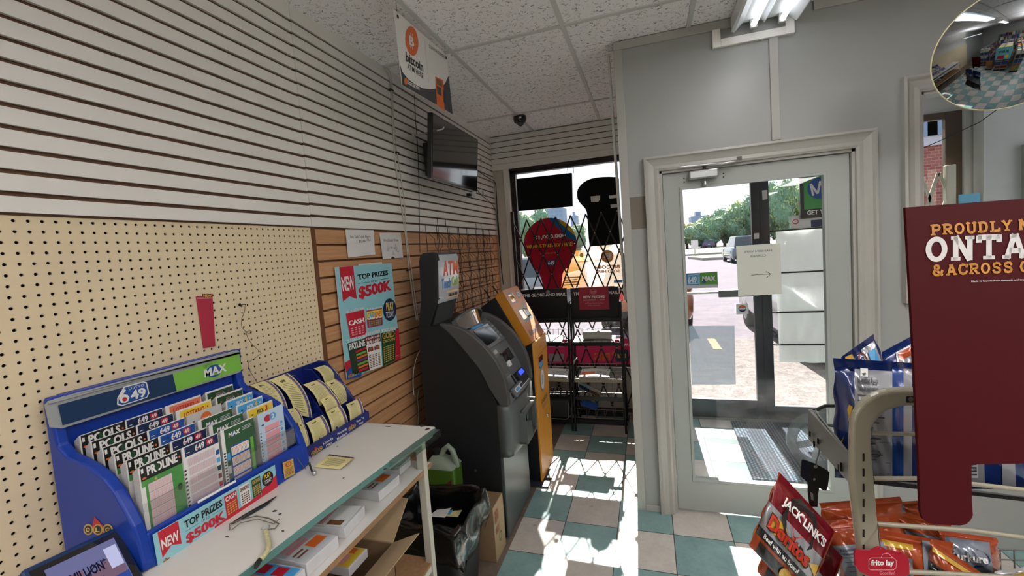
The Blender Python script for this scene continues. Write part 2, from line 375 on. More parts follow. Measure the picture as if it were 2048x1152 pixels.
# applied trims on that wall
mb=MB(); h=.012
mb.box((x0-.002,YD-h,H-.045),(1.93,YD,H),m_trim); mb.box((2.30,YD-h,H-.045),(5.2,YD,H),m_trim)
mb.obj('top_batten',wd,bevel=.002)
mb=MB(); mb.box((x0-.002,YD-h,0),(x0+.045,YD,H-.045),m_trim); mb.obj('corner_batten',wd,bevel=.002)
mb=MB(); p0=AY(1548,85,YD); mb.box((p0.x-.025,YD-h,2.125),(p0.x+.016,YD,H-.1),m_trim); mb.obj('centre_batten',wd,bevel=.002)
# box trim around lamp end
mb=MB(); a=AY(1425,98,YD-.01); b=AY(1589,72,YD-.01); 
mb.box((a.x+.04,YD-.02,a.z),(b.x-.04,YD,a.z+.04),m_slat); mb.box((a.x,YD-.02,a.z),(a.x+.04,YD,H-.046),m_slat); mb.box((b.x-.04,YD-.02,a.z),(b.x,YD,H-.046),m_slat); mb.obj('lamp_surround_trim',wd,bevel=.002)
mb=MB(); mb.box((x0+.045,YD-.003,1.72),(1.458,YD,1.905),m_greige); mb.obj('unpainted_patch',wd)
mb=MB(); mb.box((x0+.045,YD-.012,0),(1.458,YD,.04),m_trim); mb.obj('plinth_block',wd,bevel=.003)
mb=MB(); q0=AY(1215.5,107,YD+.02); q1=AY(1250,600,YD+.02); d=(q1-q0); mb.prism([q0+V(-.006,0,0),q0+V(.008,0,0),q1+V(.008,0,0),q1+V(-.006,0,0)],(0,.05,0),m_trim); mb.obj('loose_edge_batten',wd)
# vestibule side wall
m_vest=M('vestibule paint','#d5d7d5',.5,var=.03)
mb=MB(); mb.box((x0,t1,0),(x0+.10,YB,H),m_vest); struct(mb.obj('wall_vestibule'))
# mitred casing profile around openings
def casing(name,x0,x1,z0,z1,w,parent,bottom=False,y=YD):
    mb=MB(); prof=[(0,0),(0,.012),(.012,.018),(.03,.014),(.05,.020),(.062,.026),(w-.02,.026),(w-.012,.036),(w,.034),(w,0)]
    # prof: (distance outward from opening, protrusion toward -y)
    if bottom: path=[(x0,z0,-1,-1),(x1,z0,1,-1),(x1,z1,1,1),(x0,z1,-1,1)]
    else: path=[(x0,z0,-1,0),(x0,z1,-1,1),(x1,z1,1,1),(x1,z0,1,0)]
    rings=[[Vector((px+sx*d,y-h,pz+sz*d)) for d,h in prof] for px,pz,sx,sz in path]
    if bottom: rings.append(rings[0])
    mb.loft(rings,m_trim,False,not bottom); return clean(mb.obj(name,parent))
casing('door_casing',DX0,DX1,0,DZ,.082,wd)
casing('window_casing',RX0,RX1,RZ0,RZ1,.078,wd,True)
# jamb
mb=MB(); 
mb.box((DX0-.0,YD+.002,0),(DX0+.014,t1,DZ),m_trim); mb.box((DX1-.014,YD+.002,0),(DX1,t1,DZ),m_trim); mb.box((DX0,YD+.002,DZ-.014),(DX1,t1,DZ),m_trim); mb.obj('door_jamb',wd)
mb=MB(); mb.box((RX0,YD,RZ0),(RX0+.012,t1,RZ1),m_trim); mb.box((RX0,YD,RZ1-.012),(RX1,t1,RZ1),m_trim); mb.box((RX0,YD,RZ0),(RX1,t1,RZ0+.012),m_trim); mb.obj('window_jamb',wd)
# ---- door 1 (white leaf with big pane) ----
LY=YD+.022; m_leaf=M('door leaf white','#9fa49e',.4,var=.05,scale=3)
g=[AY(1363.3,379.9,LY),AY(1648,347,LY),AY(1391.7,958.4,LY)]; gx0=g[0].x; gx1=g[1].x; gz1=(g[0].z+g[1].z)/2; gz0=g[2].z
mb=MB(); 
for A,B in (((DX0+.018,LY,.02),(gx0,LY+.042,DZ-.018)),((gx1,LY,.02),(DX1-.018,LY+.042,DZ-.018)),((gx0,LY,gz1),(gx1,LY+.042,DZ-.018)),((gx0,LY,.02),(gx1,LY+.042,gz0))): mb.box(A,B,m_leaf)
d1=struct(mb.obj('door_1'))
mb=MB(); s_=.012
for A,B in (((gx0-s_,LY-.006,gz0-s_),(gx0+.004,LY,gz1+s_)),((gx1-.004,LY-.006,gz0-s_),(gx1+s_,LY,gz1+s_)),((gx0,LY-.006,gz1-.004),(gx1,LY,gz1+s_)),((gx0,LY-.006,gz0-s_),(gx1,LY,gz0+.004))): mb.box(A,B,m_leaf)
mb.obj('glazing_bead',d1,bevel=.002)
mb=MB(); mb.box((gx0,LY+.02,gz0),(gx1,LY+.024,gz1),m_glass_d); mb.obj('door_pane',d1)
# closer
m_alu=M('brushed aluminium','#b7bab8',.3,.85,var=.05); m_steel=M('dark steel','#53504c',.35,.9,var=.1)
mb=MB(); a=AY(1378,352,LY-.04); b=AY(1437,343,LY-.04); mb.box((a.x,LY-.05,a.z-.022),(b.x,LY-.004,a.z+.026),m_alu); mb.obj('closer_body',d1,bevel=.008)
mb=MB(); c=AY(1410,358,LY-.04); mb.lathe([(.012,-.045),(.014,-.03),(.01,-.02)],m_alu,c=(c.x,LY-.027,c.z+.01)); mb.lathe([(.008,0),(.008,.03)],m_steel,c=(c.x,LY-.027,a.z+.026)); mb.obj('closer_spindle',d1)
mb=MB(); p=AY(1412,336,LY-.05); q=AY(1358,334,LY-.09); r_=AY(1420,331,LY-.09); s2=AY(1483,321,LY-.03)
mb.tube([V(c.x,LY-.027,a.z+.05),AY(1425,330,LY-.10),AY(1483,321,LY-.03)],.006,m_alu); mb.tube([AY(1362,334,LY-.09),AY(1483,322,LY-.035)],.005,m_alu); mb.box(AY(1478,318,LY-.03)-V(.012,.012,.01),AY(1478,318,LY-.03)+V(.012,.03,.012),m_steel); mb.obj('closer_arm',d1)
mb=MB(); 
for px,py in ((1368,357),(1368,364),(1447,347),(1447,354)): mb.ball(AY(px,py,LY),.004,m_dark,4)
mb.obj('screw_hole',d1)
# ================= VESTIBULE FRONT =================
mb=MB(); m_ext=M('outer wall','#c9c9c6',.6,var=.03)
mb.box((1.40,YB,2.16),(3.46,YB+.16,H+.1),m_ext); mb.box((1.40,YB,0),(1.70,YB+.16,2.16),m_ext); mb.box((2.98,YB,0),(3.46,YB+.16,2.16),m_ext); mb.box((3.46,YB,2.45),(5.3,YB+.16,H+.1),m_ext); mb.box((3.46,YB,0),(5.3,YB+.16,.6),m_ext); mb.box((3.72,YB,.6),(5.3,YB+.16,2.45),m_ext)
struct(mb.obj('wall_street'))
# outer door leaf (open glass) + sidelight
def gframe(name,x0,x1,z0,z1,y,w,wb,m,kind=None,parent=None,glass=m_glass,wt=None,wr=None):
    mb=MB(); wt=wt or w; wr=wr or w
    for A,B in (((x0,y,z0),(x0+w,y+.045,z1)),((x1-wr,y,z0),(x1,y+.045,z1)),((x0+w,y,z1-wt),(x1-wr,y+.045,z1)),((x0+w,y,z0),(x1-wr,y+.045,z0+wb))): mb.box(A,B,m)
    o=mb.obj(name,parent,bevel=.003); mb=MB(); mb.box((x0+w,y+.02,z0+wb),(x1-wr,y+.024,z1-wt),glass); mb.obj('pane',o); return o
m_anod=M('anodised dark','#45464a',.35,.6,var=.08)
m_anog=M('anodised grey','#7a7b78',.4,.5,var=.08)
d2=struct(gframe('door_2',1.70,2.36,.02,2.11,YB-.01,.055,.165,m_anod,wt=.03,wr=.06))
sd=struct(gframe('window_2',2.36,2.98,.02,2.16,YB-.01,.075,.12,m_anod,wt=.03))
mb=MB(); mb.box((1.70,YB-.02,0),(2.98,YB+.12,.02),m_anog); struct(mb.obj('trim_1'))
w3=struct(gframe('window_3',3.46,3.72,.6,2.45,YB-.01,.02,.05,M('brown frame','#5d4f40',.5,.2,var=.08),wt=.05,wr=.10))
# vestibule right-side white wall with another casing
mb=MB(); mb.box((3.78,YB-.12,0),(5.2,YB-.02,H),m_vest); struct(mb.obj('wall_right'))
casing('inner_casing',4.06,4.9,0,2.06,.07,None,y=YB-.12).name='trim_2'; bpy.data.objects['trim_2']['kind']='structure'
# closed room behind camera
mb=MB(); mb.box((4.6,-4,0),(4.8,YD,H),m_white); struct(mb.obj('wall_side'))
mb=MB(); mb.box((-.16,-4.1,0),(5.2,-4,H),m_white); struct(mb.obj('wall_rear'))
# ================= CEILING LAMP =================
m_lampw=M('lamp white enamel','#dfe2e2',.25,var=.02); m_tube=emis('fluorescent tube','#f4f8ff',LAMP)
def lamp(name,x,y0,y1,label,parent_light=True,tubes=((-.055,True),(.075,True)),w=.155):
    L=thing(name,label,'ceiling light',(x,(y0+y1)/2,H)); g_='fluorescent strip lights'
    mb=MB(); zb=H-.085
    # trough reflector: pan cross-section
    pr=[(-w,H-.006),(-w,zb+.008),(-w+.012,zb),(-.10,H-.045),(-.012,H-.045),(0,zb+.02),(.012,H-.045),(.10,H-.045),(w-.012,zb),(w,zb+.008),(w,H-.006)]
    mb.prism([(x+a,y0,b) for a,b in pr],(0,y1-y0,0),m_lampw); mb.obj('reflector',L)
    for dx,on in tubes:
        mb=MB(); mb.tube([(x+dx,y0+.03,zb+.012),(x+dx,y1-.03,zb+.012)],.013,m_tube,12); mb.obj('tube',L)
        mb=MB(); 
        for yy in (y0+.012,y1-.03): mb=MB(); mb.box((x+dx-.016,yy,zb-.004),(x+dx+.016,yy+.02,zb+.04),m_trim); mb.obj('lamp_holder',L)
    return L
lp=lamp('ceiling_light',2.075,.2,YD-.025,'white fluorescent ceiling light with two bare tubes, meeting the wall above the glass door')
def strip(lx,ly,lz,sy,e_,up=False):
    al=bpy.data.lights.new('tube and fill light','AREA'); al.shape='RECTANGLE'; al.size=.2; al.size_y=sy; al.energy=e_; al.color=(1,.97,.95)
    ao=bpy.data.objects.new('tube and fill light',al); COL.objects.link(ao); ao.location=(lx,ly,lz); ao.rotation_euler=(PI if up else 0,0,0)
strip(2.075,1.2,H-.10,1.8,LA); strip(2.075,-2.0,H-.10,2.2,8); strip(3.35,-2.6,H-.10,2.0,8)
strip(3.35,-.55,2.28,2.2,LB); strip(3.35,-.55,2.345,2.2,LU,True)  # right aisle strip; its up-facing area is added to brighten the ceiling
strip(.75,-1.15,2.28,1.6,LC); strip(.75,-1.15,2.345,1.6,LU*.35,True)  # added fill pair for the left wall and ceiling
mb=None
# ================= GRAPHIC MATERIALS =================
def ink(name,col,rough=.45): return M('ink '+name,col,rough,var=0)
k_white=ink('white','#e6e4e0'); k_black=ink('black','#121212'); k_red=ink('red','#c01f33'); k_blue=ink('blue','#1c4f9c'); k_navy=ink('navy','#12264d')
k_yel=ink('yellow','#e9c93a'); k_green=ink('green','#6cb03c'); k_dgreen=ink('dark green','#1f4a2a'); k_orange=ink('orange','#df6a2a'); k_sky=ink('sky','#8fc6cf'); k_grey=ink('grey','#7f8488')
k_lblue=ink('light blue','#4c9fd6'); k_pink=ink('pink','#dd9aa0'); k_lgrey=ink('light grey','#bfc1c4'); k_gold=ink('gold','#c5a150'); k_maroon=ink('maroon','#7d1a2b'); k_purple=ink('purple','#7a3580'); k_brown=ink('brown','#7b5138'); k_cream=ink('cream','#ddd29a'); k_teal=ink('teal','#69b7bf')
k_dgrey=ink('dark grey','#3b3e42')
m_paper=M('paper white','#dcdad6',.6,var=.03)
def zf(ox,oy,sc): return lambda x,y:(ox+x/sc,oy+y/sc)
def Q(pr,z): return lambda x,y: pr.q(*z(x,y))
def lerp(a,b,t): return tuple(x+(y-x)*t for x,y in zip(a,b))
def bil(q,u,v): # q: BL,BR,TR,TL
    return lerp(lerp(q[0],q[1],u),lerp(q[3],q[2],u),v)
class Sub:
    """sub-frame: unit square mapped to quad q (BL,BR,TR,TL) in the plane of pr"""
    def __init__(s,pr,q): s.pr=pr; s.q=q; s.mb=pr.mb
    def P(s,u,v): return bil(s.q,u,v)
    def poly(s,pts,m,l=1): s.pr.poly([s.P(*p) for p in pts],m,l)
    def rect(s,u0,v0,u1,v1,m,l=1): s.poly([(u0,v0),(u1,v0),(u1,v1),(u0,v1)],m,l)
    def text(s,t,u0,v0,u1,v1,m,l=2,bold=0.,shear=0.): s.pr.text(t,s.P(u0,v0),s.P(u1,v0),s.P(u0,v1),m,l,bold,shear)
    def ell(s,cu,cv,a,b,m,l=1,n=24,r0=0):
        o=[s.P(cu+a*math.cos(2*PI*i/n),cv+b*math.sin(2*PI*i/n)) for i in range(n)]
        if not r0: s.pr.poly(o,m,l); return
        i_=[s.P(cu+a*r0*math.cos(2*PI*i/n),cv+b*r0*math.sin(2*PI*i/n)) for i in range(n)]; h=s.pr.L(l)
        s.mb.add([s.pr.w(x,y,h) for x,y in o+i_],[(j,(j+1)%n,n+(j+1)%n,n+j) for j in range(n)],m)
    def lines(s,u0,v0,u1,v1,n,m,l=2,fill=.4,jag=0.):
        for i in range(n):
            y=v1-(i+.5)*(v1-v0)/n; hh=(v1-v0)/n*fill/2; s.rect(u0,y-hh,u1-(u1-u0)*jag*random.random(),y+hh,m,l)
    def grid(s,u0,v0,u1,v1,nx,ny,m,l=2,fx=.5,fy=.5):
        for i in range(nx):
            for j in range(ny):
                cx=u0+(i+.5)*(u1-u0)/nx; cy=v0+(j+.5)*(v1-v0)/ny; a=(u1-u0)/nx*fx/2; b=(v1-v0)/ny*fy/2; s.rect(cx-a,cy-b,cx+a,cy+b,m,l)
def olg(S,u,v,w,h,l=2,letters='OLG'):
    S.poly([(u+.28*w,v+.35*h),(u+.62*w,v+.0*h),(u+.8*w,v+.3*h),(u+.38*w,v+h)],k_red if letters else k_orange,l)
    for i,c in enumerate(letters):
        cu=u+w*(.17+.33*i); S.ell(cu,v+.32*h,.17*w,.30*h,k_gold,l+1,18); S.ell(cu,v+.32*h,.12*w,.22*h,k_navy,l+2,16)
        S.text(c,cu-.07*w,v+.2*h,cu+.07*w,v+.44*h,k_yel,l+3,.03)
def logo649(S,u,v,w,h,l=2,frame=True):
    if frame:
        S.poly([(u,v+.15*h),(u+.12*w,v),(u+.9*w,v+.05*h),(u+w,v+.25*h),(u+w,v+.9*h),(u+.9*w,v+h),(u+.3*w,v+h),(u+.05*w,v+.5*h)],k_white,l)
        S.poly([(u+.04*w,v+.18*h),(u+.14*w,v+.06*h),(u+.89*w,v+.1*h),(u+.96*w,v+.28*h),(u+.96*w,v+.87*h),(u+.88*w,v+.94*h),(u+.32*w,v+.94*h),(u+.09*w,v+.5*h)],k_blue,l+1)
        S.text('LOTTO',u+.42*w,v+.74*h,u+.9*w,v+.88*h,k_white,l+2)
    S.text('6',u+.08*w,v+.12*h,u+.38*w,v+.9*h,k_white,l+2,.05); S.ell(u+.235*w,v+.32*h,.07*w,.12*h,k_red,l+3,14)
    S.text('49',u+.42*w,v+.14*h,u+.9*w,v+.68*h,k_white,l+2,.04)
def logomax(S,u,v,w,h,l=2,lotto=True):
    S.ell(u+.45*w,v+.42*h,.34*w,.42*h,k_blue,l,24)
    S.poly([(u+.2*w,v+.2*h),(u+.6*w,v+.1*h),(u+.7*w,v+.3*h)],k_green,l+1)
    S.text('MAX',u+.0*w,v+.16*h,u+w,v+.72*h,k_white,l+2,.05,.1)
    if lotto: S.text('LOTTO',u+.05*w,v+.82*h,u+.42*w,v+h,k_dgreen,l+1)

# ================= COUNTER =================
DT=.95
ct=thing('counter','white laminate counter with green edge along the pegboard, carrying the slip displays','counter',(.3,.6,0))
m_lam=M('laminate white','#d2cfc9',.3,var=.05,scale=6); m_edge=M('green edge band','#4f7f78',.3,var=.06); m_raw=M('raw chipboard edge','#a07a55',.8,var=.2,scale=60)
front=[(.586,1.535),(.588,1.512),(.575,1.38),(.561,1.236),(.539,.964),(.528,.763),(.49,.3),(.48,-.3)]
pl=[(-.008,1.535)]+front+[(-.008,-.3)]
mb=MB(); mb.prism([(x,y,DT-.022) for x,y in pl],(0,0,.018),m_edge); mb.prism([(x-(.003 if x>.1 else 0),min(y,1.532),DT-.004) for x,y in pl],(0,0,.004),m_lam)
clean(mb.obj('counter_top',ct,loc=(.3,.6,DT-.01)))
m_chip=M('chipped dark patch','#3c3a38',.7,var=.2)
pr=Print(MB(),(0,0,DT),(1,0,0),(0,1,0))
for px,py,a,b in ((845,852,.022,.006),(855,858,.012,.009),(795,848,.03,.004),(775,853,.018,.003),(770,938,.006,.004),(550,1022,.01,.003),(560,1028,.006,.003),(454,1074,.008,.002),(566,1062,.006,.002),(720,970,.004,.003),(687,956,.004,.002),(675,893,.003,.003)):
    u,v=pr.q(px,py); pts=[(u+a*math.cos(t)*(.6+.5*random.random()),v+b*2*math.sin(t)*(.5+.6*random.random())) for t in [k*PI/4 for k in range(8)]]; pr.poly(pts,m_chip,1)
pr.mb.obj('chipped_spots',ct)['kind']='stuff'
mb=MB(); m_clear=thin_glass('clear edge strip',refl=.03,rough=.35,tint='#dfeae6'); mb.prism([(.560,1.236,DT-.030),(.590,1.236,DT-.030),(.618,1.512,DT-.030),(.585,1.512,DT-.030)],(0,0,.03),m_clear); mb.obj('clear_corner_guard',ct,bevel=.004)
mb=MB(); mb.box((-.008,-.3,.80),(.57,1.50,.816),m_lam); mb.box((.57,-.3,.80),(.573,1.50,.816),m_raw); mb.box((-.008,1.50,.80),(.573,1.502,.816),m_raw); mb.obj('shelf',ct)
m_leg=M('cream metal leg','#c2beae',.45,var=.06)
for y in (1.435,-.2):
    mb=MB(); mb.box((.545,y,0),(.575,y+.028,.928),m_leg); mb.obj('leg',ct,bevel=.002)
    mb=MB(); mb.box((.0,y,0),(.03,y+.028,.928),m_leg); mb.obj('leg',ct,bevel=.002)
mb=MB(); mb.box((.03,1.437,.885),(.545,1.460,.925),m_leg); mb.obj('top_rail',ct,bevel=.002)
mb=MB(); mb.box((.545,-.2,.40),(.570,1.437,.425),m_leg); mb.obj('lower_rail',ct,bevel=.002)
mb=MB(); mb.box((.03,1.437,.40),(.545,1.460,.425),m_leg); mb.obj('lower_rail',ct,bevel=.002)
mb=MB(); mb.box((.03,-.2,.425),(.57,1.46,.435),m_raw); mb.obj('lower_shelf',ct)

# ================= PLAY SLIP DISPLAY =================
m_bplas=M('royal blue plastic','#143a9a',.35,var=.03,spec=.4); m_gplas=M('light grey plastic','#9fa3a2',.4,var=.03)
Y0,Y1=.645,1.168
disp=thing('play_slip_display','large blue tabletop display of play slips with grey framed header against the pegboard','display stand',(.14,.9,DT))
prof=[(0,DT+.002),(0,1.352),(.006,1.362),(.030,1.362),(.034,1.352),(.028,1.285),(.035,1.24),(.063,1.217),(.110,1.206),(.150,1.193),(.190,1.172),(.222,1.143),(.250,1.100),(.272,1.062),(.284,1.020),(.290,.975),(.288,DT+.002)]
for ya,yb in ((Y0,Y0+.026),(Y1-.026,Y1)):
    mb=MB(); mb.prism([(x,ya,z) for x,z in prof],(0,yb-ya,0),m_bplas,smooth=False); o=clean(mb.obj('side_panel',disp,bevel=.006,bseg=3))
mb=MB(); mb.box((0,Y0+.026,DT+.002),(.012,Y1-.026,1.362),m_bplas); mb.box((0.012,Y0+.026,1.30),(.030,Y1-.026,1.362),m_bplas); mb.obj('back_panel',disp,bevel=.003)
mb=MB(); mb.hexa([(.262,Y0+.02,DT+.002),(.290,Y0+.02,DT+.002),(.290,Y1-.02,DT+.002),(.262,Y1-.02,DT+.002)],[(.268,Y0+.02,1.035),(.284,Y0+.02,1.035),(.284,Y1-.02,1.035),(.268,Y1-.02,1.035)],m_bplas); mb.box((.012,Y0+.02,DT+.002),(.265,Y1-.02,DT+.012),m_bplas); mb.obj('front_lip',disp,bevel=.003)
z1=zf(0,640,3.2); z2=zf(0,860,3.2)
# header sign
mb=MB(); pr=PX(.036,mb,step=.0005); q=Q(pr,z1)
fr=[q(345,712),q(1552,330),q(1530,190),q(300,520)]
P=lambda u,v,pr=pr,fr=fr: bil(fr,u,v)
cor=[(.0,.12),(.03,0),(.985,0),(1,.12),(1,.85),(.985,1),(.03,1),(0,.88)]
mb.prism([pr.w(*P(u,v),-.001) for u,v in cor],(-.014,0,0),m_gplas)
mb.prism([pr.w(*P(u,v),.001) for u,v in [(.0,.9),(.0,1),(.985,1),(1,.86),(1,.9)]],(.004,0,0),m_gplas)
hd=clean(mb.obj('header_frame',disp,bevel=.003))
mb=MB(); pr=PX(.0362,mb,step=.0005); q=Q(pr,z1)
S=Sub(pr,[q(400,675),q(1130,455),q(1105,345),q(370,545)]); S.rect(0,0,1,1,M('header navy','#17345a',.3,var=.03),1); logo649(S,.43,.08,.30,.95,2)
S=Sub(pr,[q(1130,455),q(1545,320),q(1530,215),q(1105,345)]); S.rect(0,0,1,1,M('header green','#7fc04a',.3,var=.03),1); logomax(S,.40,.1,.36,.85,2)
mb.obj('header_print',hd)
# front strip poster
mb=MB(); pr=PX(.2915,mb,step=.0004); q=Q(pr,z2)
S=Sub(pr,[q(1012,885),q(1775,365),q(1758,222),q(975,670)])
S.rect(0,0,1,1,k_sky,1); S.poly([(.83,0),(1,0),(1,.55),(.84,.3)],k_red,2); S.poly([(.40,0),(.83,0),(.83,.2),(.41,.12)],k_red,2)
S.poly([(.03,.98),(.165,.98),(.165,.25),(.10,.40),(.035,.2)],k_red,2); S.text('NEW',.04,.42,.155,.72,k_white,3,.03)
S.text('TOP PRIZES',.20,.62,.49,.86,k_black,3,.04); S.text('UP TO',.32,.50,.38,.58,k_black,3); S.rect(.20,.53,.30,.54,k_black,3); S.rect(.40,.53,.49,.54,k_black,3)
S.text('$500K',.195,.1,.50,.44,k_red,3,.06)
def ticket(S,u,v,w,h,bgm,title,tm,gm,l=3,nx=4,ny=5,bold=.03):
    S.rect(u,v,u+w,v+h,bgm,l); S.text(title,u+.06*w,v+.72*h,u+.94*w,v+.93*h,tm,l+1,bold); S.grid(u+.08*w,v+.06*h,u+.92*w,v+.62*h,nx,ny,gm,l+1,.7,.6)
ticket(S,.51,.12,.105,.78,k_red,'CASH',k_white,k_gold); ticket(S,.64,.17,.095,.75,k_white,'DIAMOND',k_brown,k_brown); ticket(S,.755,.2,.085,.72,k_dgreen,'CROWN',k_gold,k_gold)
S.ell(.91,.62,.058,.3,k_black,4); S.text('PLAY',.875,.66,.945,.84,k_yel,5,.03); S.text('TODAY!',.875,.44,.945,.60,k_white,5,.01)
olg(S,.03,.04,.05,.12,3)
mb.obj('front_poster_strip',disp)
mb=MB(); pr=PX(.2915,mb,step=.0004); q=Q(pr,z2); S=Sub(pr,[q(1820,315),q(1888,280),q(1875,182),q(1808,210)]); S.rect(0,0,1,1,k_gold,1); S.ell(.5,.78,.28,.16,k_red,2); S.ell(.5,.78,.2,.11,k_gold,3); S.text('18+',.36,.72,.64,.84,k_red,4); S.lines(.12,.1,.88,.55,5,k_brown,2); mb.obj('yellow_sticker',disp)
# side logo
mb=MB(); pr=PYm(Y0-.0006,mb,step=.0003); z2b=zf(60,900,4.571); q=Q(pr,z2b); S=Sub(pr,[q(490,780),q(760,780),q(760,610),q(490,610)]); olg(S,0,0,1,1,1); mb.obj('side_logo',disp)
# clear divider lip
mb=MB(); pr=PX(.2905,mb); q=Q(pr,z2); a=pr.w(*q(1270,465),0); b=pr.w(*q(1508,330),0); mb.tube([a+V(-.001,0,.001),b+V(-.001,0,.001)],.0035,M('white pen barrel','#e4e6e8',.3,var=0)); tag(mb.obj('white_stylus'),'thin white stick lying on the front lip of the blue play slip display','stick')
# ---- slip stacks ----
m_pside=M('slip edges','#b9b9b8',.7,var=.12,scale=160)
def slip_face(S,kind):
    R=lambda *a:S.rect(*a)
    if kind in('PROLINE','POOLS'):
        S.rect(0,0,1,1,k_white,1); S.rect(.03,.80 if kind=='PROLINE' else .5,.98,.99,k_black,2)
        S.rect(.05,.9,.1,.96,k_white,3); S.ell(.1,.83,.05,.015,k_orange,3,10); S.ell(.93,.9,.025,.015,k_orange,3,8)
        S.text(kind,.17,.845,.88,.965,k_white,3,.07); o=.40 if kind=='PROLINE' else .43; S.ell(o,.905,.05,.05,k_dgreen,4,8)
        if kind=='PROLINE':
            S.rect(.03,.02,.98,.80,M('ink turf','#4f9a4a',.5,var=.15,scale=30),2); S.rect(.0,.02,.10,.72,k_white,3); S.rect(.16,.05,.70,.74,M('ink pale pink','#d9c5c6',.5,var=0),3)
            for i in range(6): S.rect(.16,.05+.115*(i+1)-.004,.78,.05+.115*(i+1),k_dgrey,4); S.grid(.2,.06+.115*i,.68,.14+.115*i,11,3,k_pink,4,.5,.35)
            S.ell(.34,.765,.03,.02,k_gold,4,8); S.ell(.86,.5,.06,.05,k_dgreen,4,10)
    elif kind in ('649','649b'):
        S.rect(0,0,1,1,k_white,1); S.rect(.08,.85 if kind=='649' else .4,.99,.985,k_navy if kind=='649' else k_blue,2); S.text('649',.34,.875,.6,.965,k_white,3,.05); S.ell(.40,.9,.02,.015,k_red,4,8)
        S.rect(.66,.88,.85,.965,k_red,3); S.text('49',.68,.89,.83,.95,k_white,4,.03); S.rect(.12,.895,.2,.905,k_white,3)
        for i in range(12): S.rect(.015,.05+.055*i,.07,.075+.055*i,k_black,2)
        if kind=='649':
            for i in range(6): S.rect(.12,.05+.13*i,.86,.165+.13*i,M('ink pale grey','#d3cfd2',.5,var=0),2); S.grid(.14,.06+.13*i,.84,.155+.13*i,16,6,k_pink,3,.55,.5)
            for i in range(5): S.rect(.88,.2+.12*i,.98,.27+.12*i,(k_red,k_maroon,k_navy,k_lblue,k_blue)[i],3)
    elif kind=='MAX':
        S.rect(0,0,1,1,k_white,1); S.rect(.1,.02,1,.985,M('ink forest','#2f5a38',.5,var=.1,scale=20),2)
        for i in range(14): S.rect(.02,.04+.045*i,.08,.06+.045*i,k_black,2)
        S.ell(.35,.875,.07,.045,k_blue,3,14); S.text('MAX',.20,.845,.56,.915,k_white,4,.06,.15); S.lines(.62,.86,.92,.93,3,k_lgrey,3)
        S.rect(.22,.05,.78,.70,k_blue,3)
        for i in range(4): S.rect(.24,.07+.16*i,.77,.2+.16*i,k_white,4); S.grid(.26,.08+.16*i,.75,.19+.16*i,12,5,k_orange,5,.5,.5)
        for i in range(3): S.rect(.11,.1+.2*i,.19,.22+.2*i,(k_blue,k_lgrey,k_lblue)[i],4)
        S.rect(.83,.05,.92,.7,k_green,3)
    elif kind=='TWO':
        S.rect(0,0,1,1,M('ink ice blue','#b9cfe0',.5,var=.03),1); S.ell(.36,.87,.13,.06,k_red,2,18); S.ell(.56,.87,.13,.06,k_lblue,3,18); S.text('2',.5,.83,.62,.91,k_white,4,.05); S.rect(.1,.78,.2,.8,k_black,3)
        for i in range(6): S.rect(.22,.05+.12*i,.78,.145+.12*i,k_pink,2); S.rect(.2,.045+.12*i,.95,.05+.12*i,k_navy,3); S.ell(.87,.1+.12*i,.05,.03,k_lblue,3,10)
        for i in range(12): S.rect(.03,.05+.055*i,.07,.075+.055*i,k_black,2)
    elif kind in ('LOTTARIO','LOTTARIOb'):
        S.rect(0,0,1,1,k_white,1); S.rect(.1,.4,.98,.97,k_yel if kind=='LOTTARIO' else M('ink coral','#e07a5a',.5,var=0),2); S.text('LOTTARIO',.2,.85,.78,.93,k_red,3,.03); S.ell(.88,.9,.02,.015,k_red,3,8)
    elif kind=='DAILY':
        S.rect(0,0,1,1,M('ink silver','#c4c3c0',.5,var=.05),1); S.ell(.52,.86,.16,.1,k_orange,2,20); S.text('DAILY',.42,.84,.62,.88,k_white,3,.02); S.rect(.15,.85,.2,.88,k_black,3)
    elif kind=='KENO':
        S.rect(0,0,1,1,k_white,1); S.rect(.06,.4,.99,.97,k_dgreen,2); S.text('KENO',.36,.855,.68,.90,k_lgrey,4,.03); S.rect(.34,.845,.70,.935,k_dgrey,3); S.text('BONUS',.36,.91,.64,.93,k_gold,4); S.ell(.82,.9,.025,.02,k_red,3,8); S.ell(.18,.885,.03,.01,k_orange,3,8)
    elif kind in ('PICK4','PICK3'):
        S.rect(0,0,1,1,k_white,1); S.rect(.05,.4,.99,.97,k_lblue if kind=='PICK4' else k_yel,2); S.text('PICK',.38,.86,.64,.93,k_white if kind=='PICK4' else k_navy,3,.04); S.text(kind[-1],.68,.855,.78,.955,k_yel if kind=='PICK4' else k_red,3,.05); S.ell(.88,.9,.03,.02,k_lgrey,3,8); S.rect(.16,.87,.22,.89,k_black,3)
cols=[(.674,.101,['PROLINE','PROLINE','PROLINE','POOLS','POOLS','POOLS'],'black and white play slips'),
      (.776,.101,['649','649','649b','649b','649','649'],'navy numbered play slips'),
      (.885,.108,['MAX','MAX','MAX','DAILY','LOTTARIO','LOTTARIOb'],'play slips'),
      (1.008,.098,['TWO','PICK3','PICK4','PICK4','KENO','KENO'],'play slips')]
colname=['leftmost column','second column','third column','rightmost column']
rowname=['front row','second row','third row','fourth row','fifth row','back row']
look={'PROLINE':'black topped slips lettered PROLINE','POOLS':'black topped slips lettered POOLS','649':'navy topped slips numbered 649','649b':'blue topped slips numbered 649','MAX':'dark green slips lettered MAX','DAILY':'silver slips with an orange disc','LOTTARIO':'yellow slips with red lettering','LOTTARIOb':'coral slips with red lettering','TWO':'pale blue slips with pink bars','PICK3':'yellow slips lettered PICK 3','PICK4':'sky blue slips lettered PICK 4','KENO':'green slips lettered KENO'}
